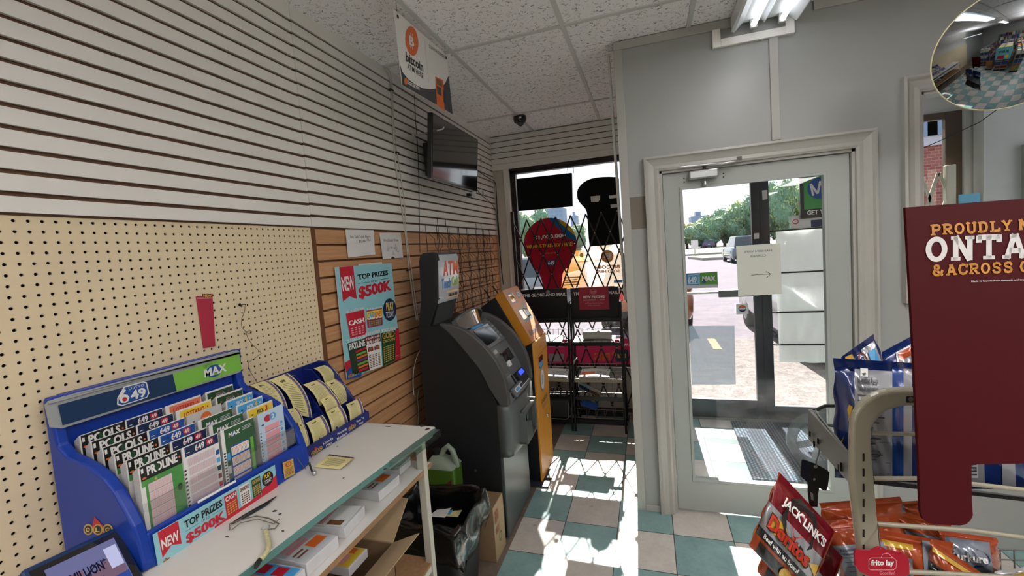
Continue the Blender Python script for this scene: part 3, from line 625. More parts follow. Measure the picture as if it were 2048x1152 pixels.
for ci,(y0,wd_,kinds,_) in enumerate(cols):
    for r,k in enumerate(kinds):
        x=.262-.0425*r; zt=1.190+.0125*r; zb=DT+.0125; ya=y0+.0035*r*(-1 if ci==0 else .1)+(.004 if ci==0 else 0)
        if ci==0: ya=.676+.001*r
        if ci==2: ya-=.0
        mb=MB(); mb.hexa([V(x-.022,ya,zb),V(x,ya,zb),V(x,ya+wd_,zb),V(x-.022,ya+wd_,zb)],[V(x-.022,ya,zt-.016),V(x,ya,zt),V(x,ya+wd_,zt),V(x-.022,ya+wd_,zt-.016)],m_pside); 
        pr=PX(x+.0002,mb,step=.00025); S=Sub(pr,[(ya,zt-.19),(ya+wd_,zt-.19),(ya+wd_,zt),(ya,zt)]); slip_face(S,k)
        tag(mb.obj('play_slip_stack'),'%s, %s, %s of the blue display'%(look[k],rowname[r],colname[ci]),'slip stack',group='play slips in the blue display')
# clear front panes
m_acr=thin_glass('clear acrylic',refl=.12)
mb=MB(); mb.box((.2665,Y0+.03,1.03),(.268,Y1-.03,1.10),m_acr); mb.obj('clear_retainer',disp)

# ================= WINNING NUMBERS DISPLAY =================
m_npl=M('navy plastic','#15256e',.35,var=.03)
d2_=thing('leaflet_display','smaller navy display of yellow leaflets labelled How to Play and Winning Numbers','display stand',(.13,1.37,DT))
A0,A1=1.176,1.560
pf=[(.0,DT+.002),(0,1.205),(.012,1.216),(.055,1.214),(.10,1.165),(.14,1.11),(.18,1.053),(.215,1.015),(.238,.995),(.245,.96),(.243,DT+.002)]
for ya in (A0,A1-.012): mb=MB(); mb.prism([(x,ya,z) for x,z in pf],(0,.012,0),m_npl); clean(mb.obj('side_panel',d2_,bevel=.003))
mb=MB(); mb.prism([(x,1.372,z-.012 if z>1 else z) for x,z in pf],(0,.006,0),m_npl); clean(mb.obj('divider',d2_))
mb=MB(); mb.prism([(x,1.465,z-.014 if z>1 else z) for x,z in pf],(0,.005,0),m_npl); clean(mb.obj('divider',d2_))
mb=MB(); mb.prism([(x,1.275,z-.012 if z>1 else z) for x,z in pf],(0,.005,0),m_npl); clean(mb.obj('divider',d2_))
mb=MB(); mb.box((0,A0,DT+.002),(.008,A1,1.212),m_npl); 
for xx,zz in ((.07,1.13),(.14,1.05)): mb.box((xx,A0+.012,DT+.002),(xx+.004,A1-.012,zz),m_npl)
mb.obj('back_panel',d2_)
mb=MB(); mb.box((.238,A0,DT+.002),(.252,A1,.992),m_npl); mb.box((0,A0,DT+.001),(.24,A1,DT+.006),m_npl); lip=mb.obj('front_lip',d2_,bevel=.002)
z3=zf(420,680,3.789)
mb=MB(); pr=PX(.2525,mb,step=.0003); q=Q(pr,z3)
S=Sub(pr,[q(745,915),q(1178,628),q(1172,565),q(735,845)])
olg(S,.05,.2,.17,.75,1); S.text('How to',.24,.55,.40,.85,k_white,1,.02); S.text('Play',.28,.12,.38,.42,k_white,1,.02); S.text('Winning',.47,.55,.64,.88,k_white,1,.02); S.text('Numbers',.46,.12,.64,.42,k_white,1,.02)
olg(S,.67,.25,.14,.75,1); S.text('How To',.83,.62,.98,.9,k_white,1,.02); S.text('Play',.87,.15,.96,.45,k_white,1,.02); S.text('rs',.0,.1,.035,.35,k_white,1,.02)
mb.obj('lip_lettering',lip)
def sheet_px(corners,xt,xb,bul,n=10,m_=5,off=0.):
    TL,TR,BR,BL=corners
    def f(u,v,h=0):   # u 0..1 left-right, v 0..1 bottom-top
        px=(TL[0]*(1-u)+TR[0]*u)*v+(BL[0]*(1-u)+BR[0]*u)*(1-v); py=(TL[1]*(1-u)+TR[1]*u)*v+(BL[1]*(1-u)+BR[1]*u)*(1-v)
        # belly: push outline right with the curve of the paper
        s_=4*v*(1-v); px+=bul[0]*s_; py+=bul[1]*s_
        x=xt*v+xb*(1-v)+.018*s_+off+h; return AX(*z3(px,py),x)
    return f
m_ylw=M('pale yellow paper','#d9cf94',.6,var=.03)
SL=[((300,345),(432,302),(590,520),(455,520),.060,.135,(22,-25),'tall leaflet, left of the back tier','MAX'),
    ((442,306),(587,250),(775,590),(640,560),.070,.150,(35,-32),'longest leaflet, second from the left','649'),
    ((785,215),(890,183),(990,305),(868,320),.050,.095,(12,-14),'leaflet at the top right corner','OLG'),
    ((862,325),(962,290),(1078,440),(985,495),.105,.150,(14,-16),'leaflet printed MAX right of centre','MAX'),
    ((1030,490),(1130,438),(1168,570),(1062,620),.205,.236,(8,-8),'short leaflet in the front right pocket','MAX'),
    ((705,338),(822,300),(950,440),(830,500),.105,.150,(14,-14),'leaflet printed 649 in the centre back','649'),
    ((828,455),(930,400),(1000,520),(885,575),.150,.180,(8,-10),'leaflet in the centre middle tier','49'),
    ((878,548),(985,492),(1045,620),(925,700),.190,.230,(8,-8),'leaflet printed MAX in the centre front','MAX'),
    ((728,630),(850,568),(912,700),(785,785),.200,.236,(8,-8),'short leaflet in the front pocket above How to Play','MAX'),
    ((575,530),(652,512),(715,660),(640,680),.150,.19,(12,-12),'leaflet half hidden by the blue display, middle tier','649'),
    ((662,622),(702,615),(757,800),(712,830),.200,.238,(8,-8),'leaflet half hidden by the blue display, front tier','MAX')]
for TL,TR,BR,BL,xt,xb,bul,lab,ttl in SL:
    mb=MB(); f=sheet_px((TL,TR,BR,BL),xt,xb,bul)
    pr=Print(mb,(0,0,0),(0,1,0),(0,0,1),fn=f,step=.0004)
    for off,m in ((0,m_ylw),(-.004,m_paper),(-.008,m_ylw)):
        g=(lambda u,v,h,off=off:f(u+(-off*4),v,h+off)); pr.fn=g; pr.rect(0,0,1,1,m,0 if off else 1,6,10)
        if off<0:
            for j in range(10): pr.rect(.90,j/10,1,(j+1)/10,k_navy,1)
    pr.fn=f
    for j in range(12):
        pr.rect(.82,j/12,.95,(j+.82)/12,k_blue,2); pr.rect(.82,(j+.82)/12,.95,(j+1)/12,k_orange,2)
        pr.rect(.85,j/12,.862,(j+.8)/12,k_gold,3)
    pr.tb(ttl,.28,.80,.54,.88,k_black,2,.03)
    for j in range(16):
        v=.74-.045*j; a=.10+.1*random.random()*(j%3>0); pr.rect(a,v,.74-.15*random.random(),v+.008,k_dgrey,2)
    tag(mb.obj('leaflet'),'pale yellow '+lab+' of the navy display','leaflet',group='yellow leaflets in the navy display')
# loose leaflet
mb=MB(); C4=[z3(790,962),z3(905,865),z3(1095,890),z3(985,980)]
def fl(u,v,h=0):  # u along long side, v across
    a=lerp(lerp(C4[0],C4[3],u),lerp(C4[1],C4[2],u),v); zz=.003+.010*math.sin(PI*v)*1+h; return AZ(a[0],a[1],DT+zz)
pr=Print(mb,(0,0,0),(1,0,0),(0,1,0),fn=fl,step=.0004); pr.rect(0,0,1,1,m_ylw,0,8,8)
for j in range(8): pr.rect(j/8,.9,(j+.85)/8,1,k_navy,1); pr.rect((j+.85)/8,.9,(j+1)/8,1,k_orange,1)
for j in range(8): pr.rect(.15+.02*(j%3),.2+.075*j,.85-.08*random.random(),.222+.075*j,k_dgrey,1)
tag(mb.obj('leaflet'),'single yellow leaflet with a navy edge lying loose on the white counter','leaflet')

# ================= WALL PAPERS =================
z4=zf(600,420,3.389)
def paper_on(x,quad,z,name,label,cat,fn,curl=.004,mat=None,thick=.0006,step=.00035):
    mb=MB(); pr=PX(x,mb,step=step); q=Q(pr,z); c=[q(*p) for p in quad]; S=Sub(pr,c)
    mb.prism([pr.w(*p,0) for p in c],(-thick,0,0),mat or m_paper); fn(S); return tag(mb.obj(name),label,cat)
def f_salt(S):
    S.text('Ice Salt Sold Here',.14,.68,.86,.80,k_black,1); S.text('$5.99',.42,.50,.66,.60,k_black,1); S.text('+TAX',.67,.55,.87,.66,k_black,1,.0,.3)
paper_on(.008,[(327,322),(510,302),(498,136),(307,132)],z4,'paper_sign','white paper sign lettered Ice Salt Sold Here taped to the maple slats','sign',f_salt)
def f_ws(S):
    S.text('WindShield Water',.13,.66,.86,.77,k_black,1); S.text('$ 7.99 + tax',.32,.36,.66,.46,k_dgrey,1); S.text('Tax',.66,.24,.82,.32,k_dgrey,1,0,.3); S.poly([(.38,.0),(.58,.0),(.5,.07),(.42,.06)],k_black,1)
    S.poly([(.2,.3),(.28,.55),(.35,.28)],k_lgrey,1); S.poly([(.6,.3),(.66,.6),(.78,.35)],k_lgrey,1); S.poly([(.45,.12),(.5,.3),(.6,.15)],k_lgrey,1)
paper_on(.008,[(562,334),(700,322),(682,155),(538,155)],z4,'paper_sign','smaller crinkled paper sign lettered WindShield Water, right of the ice salt sign','sign',f_ws)
paper_on(.004,[(400,420),(560,400),(556,352),(396,366)],z4,'paper_sheet','blank white paper edge showing above the prize poster','paper',lambda S:None)
def f_tag(S):
    S.rect(0,0,1,1,M('ink tag red','#b02a42',.4,var=.03),1); S.rect(.02,.955,.98,.975,k_pink,2); S.text('NEW!',.42,.985,.98,1.04,k_gold,3,.05)
zt=zf(340,540,5.762)
mb=MB(); pr=PX(-.008,mb); q=Q(pr,zt); c=[q(385,902),q(523,876),q(490,303),q(302,305)]; S=Sub(pr,c); mb.prism([pr.w(*p,0) for p in c],(-.001,0,0),k_red); f_tag(S); S.rect(.36,.98,1.0,1.05,k_maroon,2)
tag(mb.obj('hanging_tag'),'long narrow red tag with a small NEW heading on the cream pegboard','tag')
# --- big poster ---
mb=MB(); pr=PX(.016,mb,step=.0005); q=Q(pr,z4)
cn=[q(318,1148),q(682,1008),q(619,360),q(238,388)]
mb.prism([pr.w(*p,0) for p in cn],(-.004,0,0),m_paper)
pr.poly(cn,k_sky,1)
def T(t,bl,br,tl,m,l,b=.03,sh=0.): pr.text(t,q(*bl),q(*br),q(*tl),m,l,b,sh)
pr.poly([q(265,388),q(360,380),q(384,604),q(335,585),q(290,622)],k_red,2); T('NEW',(290,552),(372,538),(276,455),k_white,3,.02)
T('TOP PRIZES',(393,474),(598,440),(387,438),k_black,3,.06); T('UP TO',(481,492),(525,486),(481,478),k_black,3,.01)
pr.line([q(393,500),q(472,488)],.002,k_black,2); pr.line([q(533,474),q(600,461)],.002,k_black,2)
T('$500K',(398,612),(620,552),(392,522),k_red,3,.07)
pr.poly([q(650,805),q(668,800),q(682,1008),q(600,1040),q(640,900)],k_red,2); pr.poly([q(303,1035),q(345,1010),q(345,1090),q(310,1100)],k_red,2)
el=[q(606+45*math.cos(t),676+76*math.sin(t)) for t in [k*PI/14 for k in range(28)]]; pr.poly(el,k_navy,4); T('PLAY',(584,684),(634,676),(580,628),k_yel,5,.02); T('TODAY!',(582,734),(634,722),(580,692),k_white,5,.0)
def tick(c4,bgm,title,tm,gm,top='',nx=4,ny=4,v0=.06,v1=.5,l=5,tv=.62):
    S=Sub(pr,[q(*p) for p in c4]); S.rect(0,0,1,1,bgm,l); S.text(title,.05,tv,.95,tv+.2,tm,l+1,.05); S.grid(.08,v0,.92,v1,nx,ny,gm,l+1,.65,.55)
    if top: S.text(top,.0,1.01,1.0,1.12,k_white,l+1,.02)
tick([(338,870),(448,842),(432,675),(308,705)],k_red,'CASH',k_white,k_pink,'40 X $50,000',4,4,tv=.5,v1=.42)
tick([(455,800),(558,780),(553,665),(447,683)],M('ink plum','#9a2a62',.5,var=.1,scale=40),'CASH LINES',k_white,k_green,'$75,000',6,3,tv=.45,v1=.38)
S=Sub(pr,[q(447,745),q(556,724),q(553,672),q(449,690)]); S.rect(0,0,1,1,k_yel,6); S.text('CASH',.05,.15,.5,.85,k_lblue,7,.05); S.text('LINES',.53,.15,.95,.85,k_orange,7,.04)
tick([(355,1120),(470,1085),(440,868),(318,905)],M('ink bottle','#2a3a26',.5,var=.1,scale=40),'PAYLINE',k_white,k_dgreen,'$100,000',3,2,tv=.78,v1=.1)
S=Sub(pr,[q(355,1120),q(470,1085),q(440,868),q(318,905)])
for j in range(7): S.poly([(.35,.04+.1*j),(.95,.07+.1*j),(.95,.13+.1*j),(.35,.10+.1*j)],(k_red,k_orange,k_green,k_purple,k_orange,k_green,k_red)[j],7)
tick([(463,1092),(555,1060),(540,835),(440,862)],k_white,'DOLLARS',k_white,k_brown,'$250,000',4,8,tv=.66,v1=.45)
S=Sub(pr,[q(463,1092),q(555,1060),q(540,835),q(440,862)]); S.rect(0,.76,1,1,k_maroon,6); S.text('DIAMOND',.05,.9,.95,.97,k_white,7,.02); S.text('DOLLARS',.05,.8,.95,.87,k_white,7,.02); S.rect(.08,.55,.44,.68,k_maroon,6); S.rect(.52,.55,.9,.68,k_maroon,6); S.text('TOP',.12,.58,.4,.65,k_gold,7); S.text('TOP',.56,.58,.86,.65,k_gold,7)
tick([(560,1058),(643,1020),(645,815),(548,835)],k_dgreen,'GOLD',k_gold,k_gold,'$500,000',6,8,tv=.80,v1=.58)
S=Sub(pr,[q(560,1058),q(643,1020),q(645,815),q(548,835)]); S.text('CROWN',.05,.68,.95,.77,k_gold,7,.03)
bc=[q(317,1148)]+[q(366+50*math.cos(t),1108-50*math.sin(t)) for t in [PI*1.05-k*PI*1.2/16 for k in range(17)]]; pr.poly(bc,k_blue,4)
S=Sub(pr,[q(325,1142),q(405,1112),q(402,1078),q(322,1105)]); olg(S,0,0,.5,1,5); S.text('50',.55,.1,.98,.85,k_white,5,.0)
T('lottery.ca',(638,998),(676,985),(637,990),k_white,4,.0)
tag(mb.obj('prize_poster'),'tall pale blue poster reading Top Prizes up to $500K on the maple slats','poster')
# wire and hook on pegboard
m_wire=M('grey wire','#6b675c',.5,.3,var=.1); m_wire2=M('fine dark wire','#3f3a33',.5,.2,var=0)
mb=MB(); pts=[(866,395),(862,470),(825,565),(822,630),(830,665),(870,705),(900,790),(950,860),(1055,960),(900,1070),(905,1120),(925,1152)]
P3=[AX(*zt(*p),.004) for p in pts]+[AX(*z1(*p),x) for p,x in (((1590,310),.006),((1640,390),.01),((1700,500),.03),((1770,620),.12),((1820,720),.20),((1880,850),.27),((1920,910),.297),((1965,965),.297))]
mb.tube(P3,.0011,m_wire,5); mb.tube([AX(*zt(*p),.004) for p in ((870,705),(905,735),(940,728),(945,710),(920,700),(890,712),(870,705))],.0009,m_wire,5)
tag(mb.obj('hanging_wire'),'thin kinked wire hanging from a pegboard hook over the blue display','wire')
mb=MB(); a=AX(*zt(805,400),-.006); mb.tube([a,a+V(.03,0,0),AX(*zt(868,402),.008)],.0014,m_wire2,5); mb.ball(a,(.004,.006,.006),m_dark,5); tag(mb.obj('pegboard_hook'),'small dark hook in the pegboard from which the thin wire hangs','hook')
# ================= COUNTER BITS =================
mb=MB(); mb.tube([AZ(*z2(1480,600),DT+.004),AZ(*z2(1560,555),DT+.006),AZ(*z2(1700,475),DT+.006),AZ(*z2(1768,425),DT+.004)],[.0025,.0055,.0055,.001],M('black pen plastic','#15171a',.3,var=0),10)
tag(mb.obj('black_pen'),'black pen lying on the counter against the front of the blue display','pen')
mb=MB(); mb.tube([AZ(*z2(1470,640),DT+.003),AZ(*z2(1470,600),DT+.008),AZ(*z2(1540,575),DT+.012),AZ(*z2(1640,550),DT+.012),AZ(*z2(1720,565),DT+.012),AZ(*z2(1785,600),DT+.006),AZ(*z2(1760,630),DT+.004),AZ(*z2(1690,640),DT+.004)],.0016,m_wire,6)
mb.tube([AZ(*z2(1480,640),DT+.003),AZ(*z2(1540,595),DT+.008),AZ(*z2(1650,570),DT+.01),AZ(*z2(1750,600),DT+.006),AZ(*z2(1790,570),DT+.006)],.0012,m_wire,6); tag(mb.obj('wire_tether'),'tangled thin metal wire tether on the counter by the key coil','wire')
kc=thing('coil_keychain','pale translucent coiled wrist strap with a black end clip, lying on the counter','key coil',tuple(AZ(*z2(1700,700),DT)))
cp=[(1700,650),(1712,690),(1722,735),(1712,775),(1690,805),(1665,830)]; cp3=[AZ(*z2(*p),DT+.008) for p in cp]
mb=MB(); m_coil=M('pale coil vinyl','#b9b48c',.35,var=.05); sm=[]
for i in range(60):
    t=i/59*5; k=min(int(t),4); fr_=t-k; sm.append(cp3[k].lerp(cp3[k+1],fr_))
mb.tube(sm,[.0055+.0012*math.sin(i*1.6) for i in range(60)],m_coil,10); mb.obj('coil',kc)
mb=MB(); mb.tube([AZ(*z2(1665,830),DT+.007),AZ(*z2(1645,860),DT+.006),AZ(*z2(1635,882),DT+.004)],[.006,.0065,.004],M('black rubber','#1a1c1a',.5,var=0),8); mb.obj('end_clip',kc)
mb=MB(); c=AZ(*z2(1700,625),DT+.006); mb.tube([c+V(.010*math.cos(t),.010*math.sin(t),.001*math.sin(3*t)) for t in [k*PI/8 for k in range(16)]],.0012,m_alu,6,True); mb.obj('split_ring',kc)
mb=MB(); mb.tube([AZ(*z3(750,925),DT+.03),AZ(*z3(765,975),DT+.012),AZ(*z3(785,1020),DT+.004)],.0035,m_steel,8); mb.ball(AZ(*z3(790,1008),DT+.008),.008,m_alu,6); tag(mb.obj('metal_pull_hook'),'small metal bracket hanging at the right corner of the blue display','bracket')
# ================= PACKS UNDER COUNTER =================
m_wrap=M('white wrapped paper','#d3d2d4',.25,var=.06,scale=40,coat=.4)
def pack(x0,x1,y0,y1,z0,h,skew,label,art,name='slip_pack',grp='wrapped slip packs on the shelf under the counter'):
    mb=MB(); c=V((x0+x1)/2,(y0+y1)/2,z0); Mx=Matrix.Translation(c)@Matrix.Rotation(skew,4,'Z')@Matrix.Translation(-c)
    mb.box((x0,y0,z0),(x1,y1,z0+h),m_wrap,Mx); 
    fn=lambda u,v,hh:Mx@V(x0+v*(x1-x0),y0+u*(y1-y0),z0+h+hh)
    pr=Print(mb,(0,0,0),(1,0,0),(0,1,0),fn=fn,step=.0005)
    if art==0:
        pr.rect(.04,.1,.96,.96,k_lgrey,1)
        for j in range(5): pr.rect(.12,.12+.11*j,.7,.2+.11*j,k_pink,2)
        pr.rect(.5,.68,.9,.86,k_orange,2); pr.rect(.1,.7,.4,.74,k_brown,2); pr.rect(.1,.78,.4,.82,k_brown,2)
    elif art==1:
        pr.rect(.04,.04,.96,.96,k_white,1); pr.rect(.1,.08,.86,.6,k_pink,2)
        for j in range(7): pr.rect(.1,.12+.07*j,.86,.13+.07*j,k_brown,3)
        pr.rect(.1,.66,.3,.9,k_brown,2)
    else:
        pr.rect(.04,.04,.96,.96,k_lblue if art==2 else k_yel,1); pr.rect(.1,.1,.6,.8,k_pink,2); pr.rect(.12,.3,.58,.32,k_maroon,3); pr.rect(.12,.55,.58,.57,k_maroon,3)
        for j in range(3): pr.rect(.66,.12+.26*j,.92,.3+.26*j,k_red if art==2 else k_orange,2)
    tag(mb.obj(name,bevel=.0015),label,'paper pack',grp)
SH=.8165
pack(.30,.500,1.385,1.465,SH,.034,.0,'wrapped pack of slips on the under-counter shelf, nearest the far counter leg',1)
pack(.33,.530,1.215,1.335,SH,.034,-.05,'wrapped pack with an orange block on the under-counter shelf, second from the far leg',0)
pack(.33,.535,1.005,1.120,SH,.034,.12,'curved wrapped pack with pink print on the under-counter shelf, third from the far leg',1)
pack(.34,.545,.865,.985,SH,.036,-.03,'wrapped pack with an orange block on the under-counter shelf, fourth from the far leg',0)
pack(.34,.550,.735,.850,SH,.034,.02,'blue fronted pack of slips with pink bars on the under-counter shelf, nearest in view',2)
# carton under counter
m_card=M('corrugated card','#8a6f52',.8,var=.08,scale=8); m_cardl=M('pale card','#b39a78',.8,var=.06,scale=8)
bx=thing('open_carton','open brown cardboard carton standing on the lower shelf under the counter','box',(.4,1.1,.435))
mb=MB(); b0,b1=(.10,.80,.437),(.50,1.30,.60); t=.004
for A,B in (((b0[0],b0[1],b0[2]),(b0[0]+t,b1[1],b1[2])),((b1[0]-t,b0[1],b0[2]),(b1[0],b1[1],b1[2])),((b0[0],b0[1],b0[2]),(b1[0],b0[1]+t,b1[2])),((b0[0],b1[1]-t,b0[2]),(b1[0],b1[1],b1[2])),((b0[0],b0[1],b0[2]),(b1[0],b1[1],b0[2]+t))): mb.box(A,B,m_card)
mb.obj('carton_body',bx)
for q4 in ([(.50,.80,.60),(.50,1.30,.60),(.62,1.29,.66),(.62,.81,.66)],[(.10,1.30,.60),(.50,1.30,.60),(.50,1.42,.70),(.10,1.42,.70)]):
    mb=MB(); mb.prism(q4,(0,0,.004),m_cardl); mb.obj('flap',bx)
pack(.28,.45,1.12,1.22,.60,.03,.0,'yellow topped slip pack in the open carton under the counter',3,'slip_pack',None)
pack(.30,.48,.95,1.05,.60,.03,.1,'white wrapped pack leaning in the open carton, nearer the camera',1,'slip_pack',None)
# ================= TERMINAL =================
tm=thing('customer_screen','blue framed customer screen at the bottom left corner beside the blue slip display','screen',tuple(AZ(150,1140,DT)+V(.1,0,0)))
m_tb=M('deep blue casing','#10305e',.35,var=.03)
tl=AX(40,1140,.20); tr=AX(238,1049,.20); br=AX(296,1165,.315); bl=AX(110,1265,.315)
nn=((tr-tl).cross(bl-tl)).normalized(); nn=nn if nn.x>0 else -nn
mb=MB(); mb.prism([tl,tr,br,bl],nn*-.05,m_tb); o=clean(mb.obj('casing',tm,bevel=.008,bseg=3))
mb=MB(); fnq=lambda u,v,h:((bl.lerp(br,u)).lerp(tl.lerp(tr,u),v))+nn*(h+.001)
pr=Print(mb,(0,0,0),(1,0,0),(0,1,0),fn=fnq,step=.0006); m_scr=M('screen black glass','#08090b',.08,var=0,coat=1); pr.rect(.05,.08,.96,.92,m_scr,0)
m_e1=emis('screen violet','#7d7fae',.55); m_e2=emis('screen pink','#8f7288',.5); m_e3=emis('screen text','#2e2c50',.3); m_e4=emis('screen pale','#c4c6ea',.7); m_e5=emis('screen deep','#3a52a4',.6)
pr.rect(.16,.16,.88,.84,m_e1,1); pr.rect(.18,.2,.86,.6,m_e2,2); pr.tb('17 MILLION*',.22,.46,.70,.62,m_e3,3,.04); pr.tb('estimated jackpot',.3,.34,.62,.40,m_e3,3); pr.rect(.72,.42,.86,.74,m_e4,3); pr.rect(.6,.18,.87,.30,m_e5,3); pr.rect(.45,.2,.58,.3,m_e4,3)
mb.obj('screen',tm)
mb=MB(); mb.prism([V(bl.x-.05,bl.y,DT),V(br.x-.05,br.y,DT),br+V(-.02,0,-.02),bl+V(-.02,0,-.02)],(-.06,0,0),m_tb); mb.obj('stand',tm)
# ================= ATM =================
m_ablk=M('ATM black','#15171a',.5,var=.03); m_agry=M('ATM grey shell','#4a4948',.45,var=.03); m_agr2=M('ATM grey fascia','#6f7275',.4,.2,var=.03); m_asil=M('ATM silver','#626665',.38,.35,var=.04)
m_mir=M('curved mirror','#d8d8d8',.05,1,var=0); m_lcd=M('dark glass','#16181a',.06,var=0,coat=1)
ya,yb=2.21,2.71; ym=(ya+yb)/2
atm=thing('cash_machine','dark grey cash machine with a tall ATM header, left of the orange kiosk','cash machine',(.4,ym,0))
mb=MB()
body=[(.145,0),(.59,0),(.60,.30),(.605,.79),(.563,.896),(.518,.995),(.384,1.164),(.299,1.245),(.145,1.245)]
mb.prism([(x,ya,z) for x,z in body],(0,yb-ya,0),m_ablk); clean(mb.obj('cabinet',atm,bevel=.004))
arcR=[(.29,1.262),(.33,1.256),(.39,1.243),(.443,1.221),(.49,1.190),(.532,1.153),(.58,1.100),(.615,1.050),(.640,1.000),(.658,.950),(.668,.900),(.674,.850),(.675,.792)]
arcL=[(.627,.792),(.600,.832),(.563,.896),(.540,.950),(.518,.995),(.455,1.080),(.384,1.164),(.335,1.215),(.295,1.248)]
for y0,y1 in ((ya-.012,ya+.03),(yb-.03,yb+.012)):
    mb=MB(); mb.prism([(x,y0,z) for x,z in arcR+arcL],(0,y1-y0,0),m_agry); clean(mb.obj('side_shell',atm,bevel=.006,bseg=3))
# fascia
fas=[(.345,1.225),(.40,1.195),(.44,1.165),(.475,1.12),(.515,1.07),(.555,1.01),(.590,.945),(.615,.885),(.655,.83),(.668,.80),(.672,.79)]
def F(s):
    s=max(0,min(1,s))*(len(fas)-1); k=min(int(s),len(fas)-2); t=s-k; a,b=fas[k],fas[k+1]; return (a[0]+(b[0]-a[0])*t,a[1]+(b[1]-a[1])*t),(b[0]-a[0],b[1]-a[1])
def ff(u,v,h):
    (x,z),(dx,dz)=F(1-v); L=math.hypot(dx,dz); nx,nz=-dz/L,dx/L
    return Vector((x+nx*h,ya+.03+u*(yb-ya-.06),z+nz*h))
mb=MB(); mb.prism([(x,ya+.028,z) for x,z in fas+[(.60,.79),(.35,1.1)]],(0,yb-ya-.056,0),m_agr2); clean(mb.obj('fascia',atm))
def fobj(name,parent,mat,u0,v0,u1,v1,h0,h1,bev=.002):
    mb=MB(); c=[(u0,v0),(u1,v0),(u1,v1),(u0,v1)]; mb.hexa([ff(*p,h0) for p in c],[ff(*p,h1) for p in c],mat); return mb.obj(name,parent,bevel=bev)
fobj('screen_bezel',atm,m_agr2,.12,.60,.90,.86,-.005,.022); s_=fobj('screen',atm,m_lcd,.2,.63,.74,.83,0,.0245,.0)
for k in range(4): fobj('soft_key',atm,m_alu,.80,.64+.045*k,.84,.66+.045*k,.01,.027,.001)
fobj('screen_label',atm,k_lblue,.25,.845,.62,.875,0,.0235,0)
fobj('receipt_slot',atm,m_lcd,.5,.42,.85,.52,0,.012); fobj('keypad',atm,m_asil,.15,.36,.48,.50,0,.014)
fobj('key_label',atm,k_white,.5,.385,.62,.43,0,.0155,0); fobj('camera_eye',atm,m_alu,.3,.53,.42,.57,0,.016,.003)
fobj('card_reader',atm,m_ablk,.55,.16,.86,.30,0,.03,.006); fobj('card_slot_light',atm,emis('blue led','#2a3cff',2.5),.62,.25,.78,.29,.028,.034,0); fobj('recess',atm,m_lcd,.14,.1,.5,.32,0,.004)
# mirror crest
mb=MB(); n=12
A_=[];B_=[]
for i in range(n+1):
    t=i/n; y=ya+.07+t*(yb-ya-.10); bow=math.sin(PI*t)
    A_.append(Vector((.385+.03*bow,y,1.205+.0*bow))); B_.append(Vector((.362+.022*bow,y,1.262+.040*bow**.7)))
mb.add(A_+B_,[(i,i+1,n+2+i,n+1+i) for i in range(n)],m_mir,True); mr=mb.obj('convex_mirror',atm)
mb=MB(); back=[p+V(-.03,0,-.005) for p in B_]; mb.loft([[A_[i]+V(-.002,0,0),B_[i]+V(-.002,0,0),back[i],A_[i]+V(-.05,0,0)] for i in range(n+1)],m_agr2,True); mb.tube(B_,.006,m_agr2,8); mb.tube(A_,.006,m_agr2,8); mb.obj('mirror_hood',atm)
# brand strip + tray
mb=MB(); c=[V(.664,ya+.10,.855),V(.664,yb-.06,.855),V(.690,yb-.08,.80),V(.690,ya+.12,.80)]
mb.hexa([p+V(-.02,0,-.012) for p in c],c,m_agr2); mb.obj('front_ledge',atm,bevel=.008,bseg=3)
mb=MB(); fn=lambda u,v,h:(c[3].lerp(c[2],u)).lerp(c[0].lerp(c[1],u),v)+V(h,0,h+.0006); pr=Print(mb,(0,0,0),(1,0,0),(0,1,0),fn=fn); pr.rect(.06,.35,.94,.8,k_white,1); pr.rect(.1,.42,.3,.72,k_lblue,2); pr.rect(.55,.42,.8,.72,k_orange,2); pr.rect(.35,.42,.5,.72,k_navy,2); mb.obj('card_logo_strip',atm)
# lower door (curved bulge)
mb=MB(); rings=[]
for k in range(9):
    t=k/8; z=.79-.30*t; x=.675+.008*math.sin(PI*t)-.006*t
    rings.append([V(.60,ya+.0,z),V(x-.02,ya+.004,z),V(x,ya+.03,z),V(x+.022,ym,z-.0),V(x,yb-.03,z),V(x-.02,yb-.004,z),V(.60,yb,z)])
r9=[V(p.x-.035,p.y,.49+ (0.0 if p.y<2.3 else -.0)) for p in rings[-1]]
# slanted bottom : drop far side lower
mb.loft(rings,m_asil,True,True,True); clean(mb.obj('upper_door',atm,bevel=.0))
mb=MB(); mb.box((.598,ya+.012,.01),(.612,yb-.012,.50),m_asil); mb.obj('lower_door',atm,bevel=.003)
mb=MB(); dd=[V(.665,2.31,.53),V(.665,2.60,.53)]; 
mb.box((.655,2.33,.52),(.725,2.345,.70),m_asil); mb.box((.655,2.56,.52),(.725,2.575,.72),m_asil); mb.box((.655,2.33,.515),(.725,2.575,.53),m_asil); mb.prism([(.725,2.33,.52),(.725,2.45,.52),(.725,2.44,.62),(.725,2.33,.66)],(.006,0,0),m_asil); mb.obj('cash_tray',atm,bevel=.003)
mb=MB(); mb.box((.690,2.345,.53),(.700,2.56,.71),m_lcd); mb.box((.655,2.345,.69),(.72,2.56,.705),m_alu); mb.obj('cash_slot',atm)
mb=MB(); mb.lathe([(.010,0),(.010,.006),(.006,.008)],m_alu,c=(.690,2.5,.755),axis=(1,0,0)); mb.obj('lock',atm)
mb=MB(); mb.lathe([(.008,0),(.008,.002)],m_agry,c=(.44,ya-.001,.40),axis=(0,-1,0)); mb.obj('side_lock',atm)
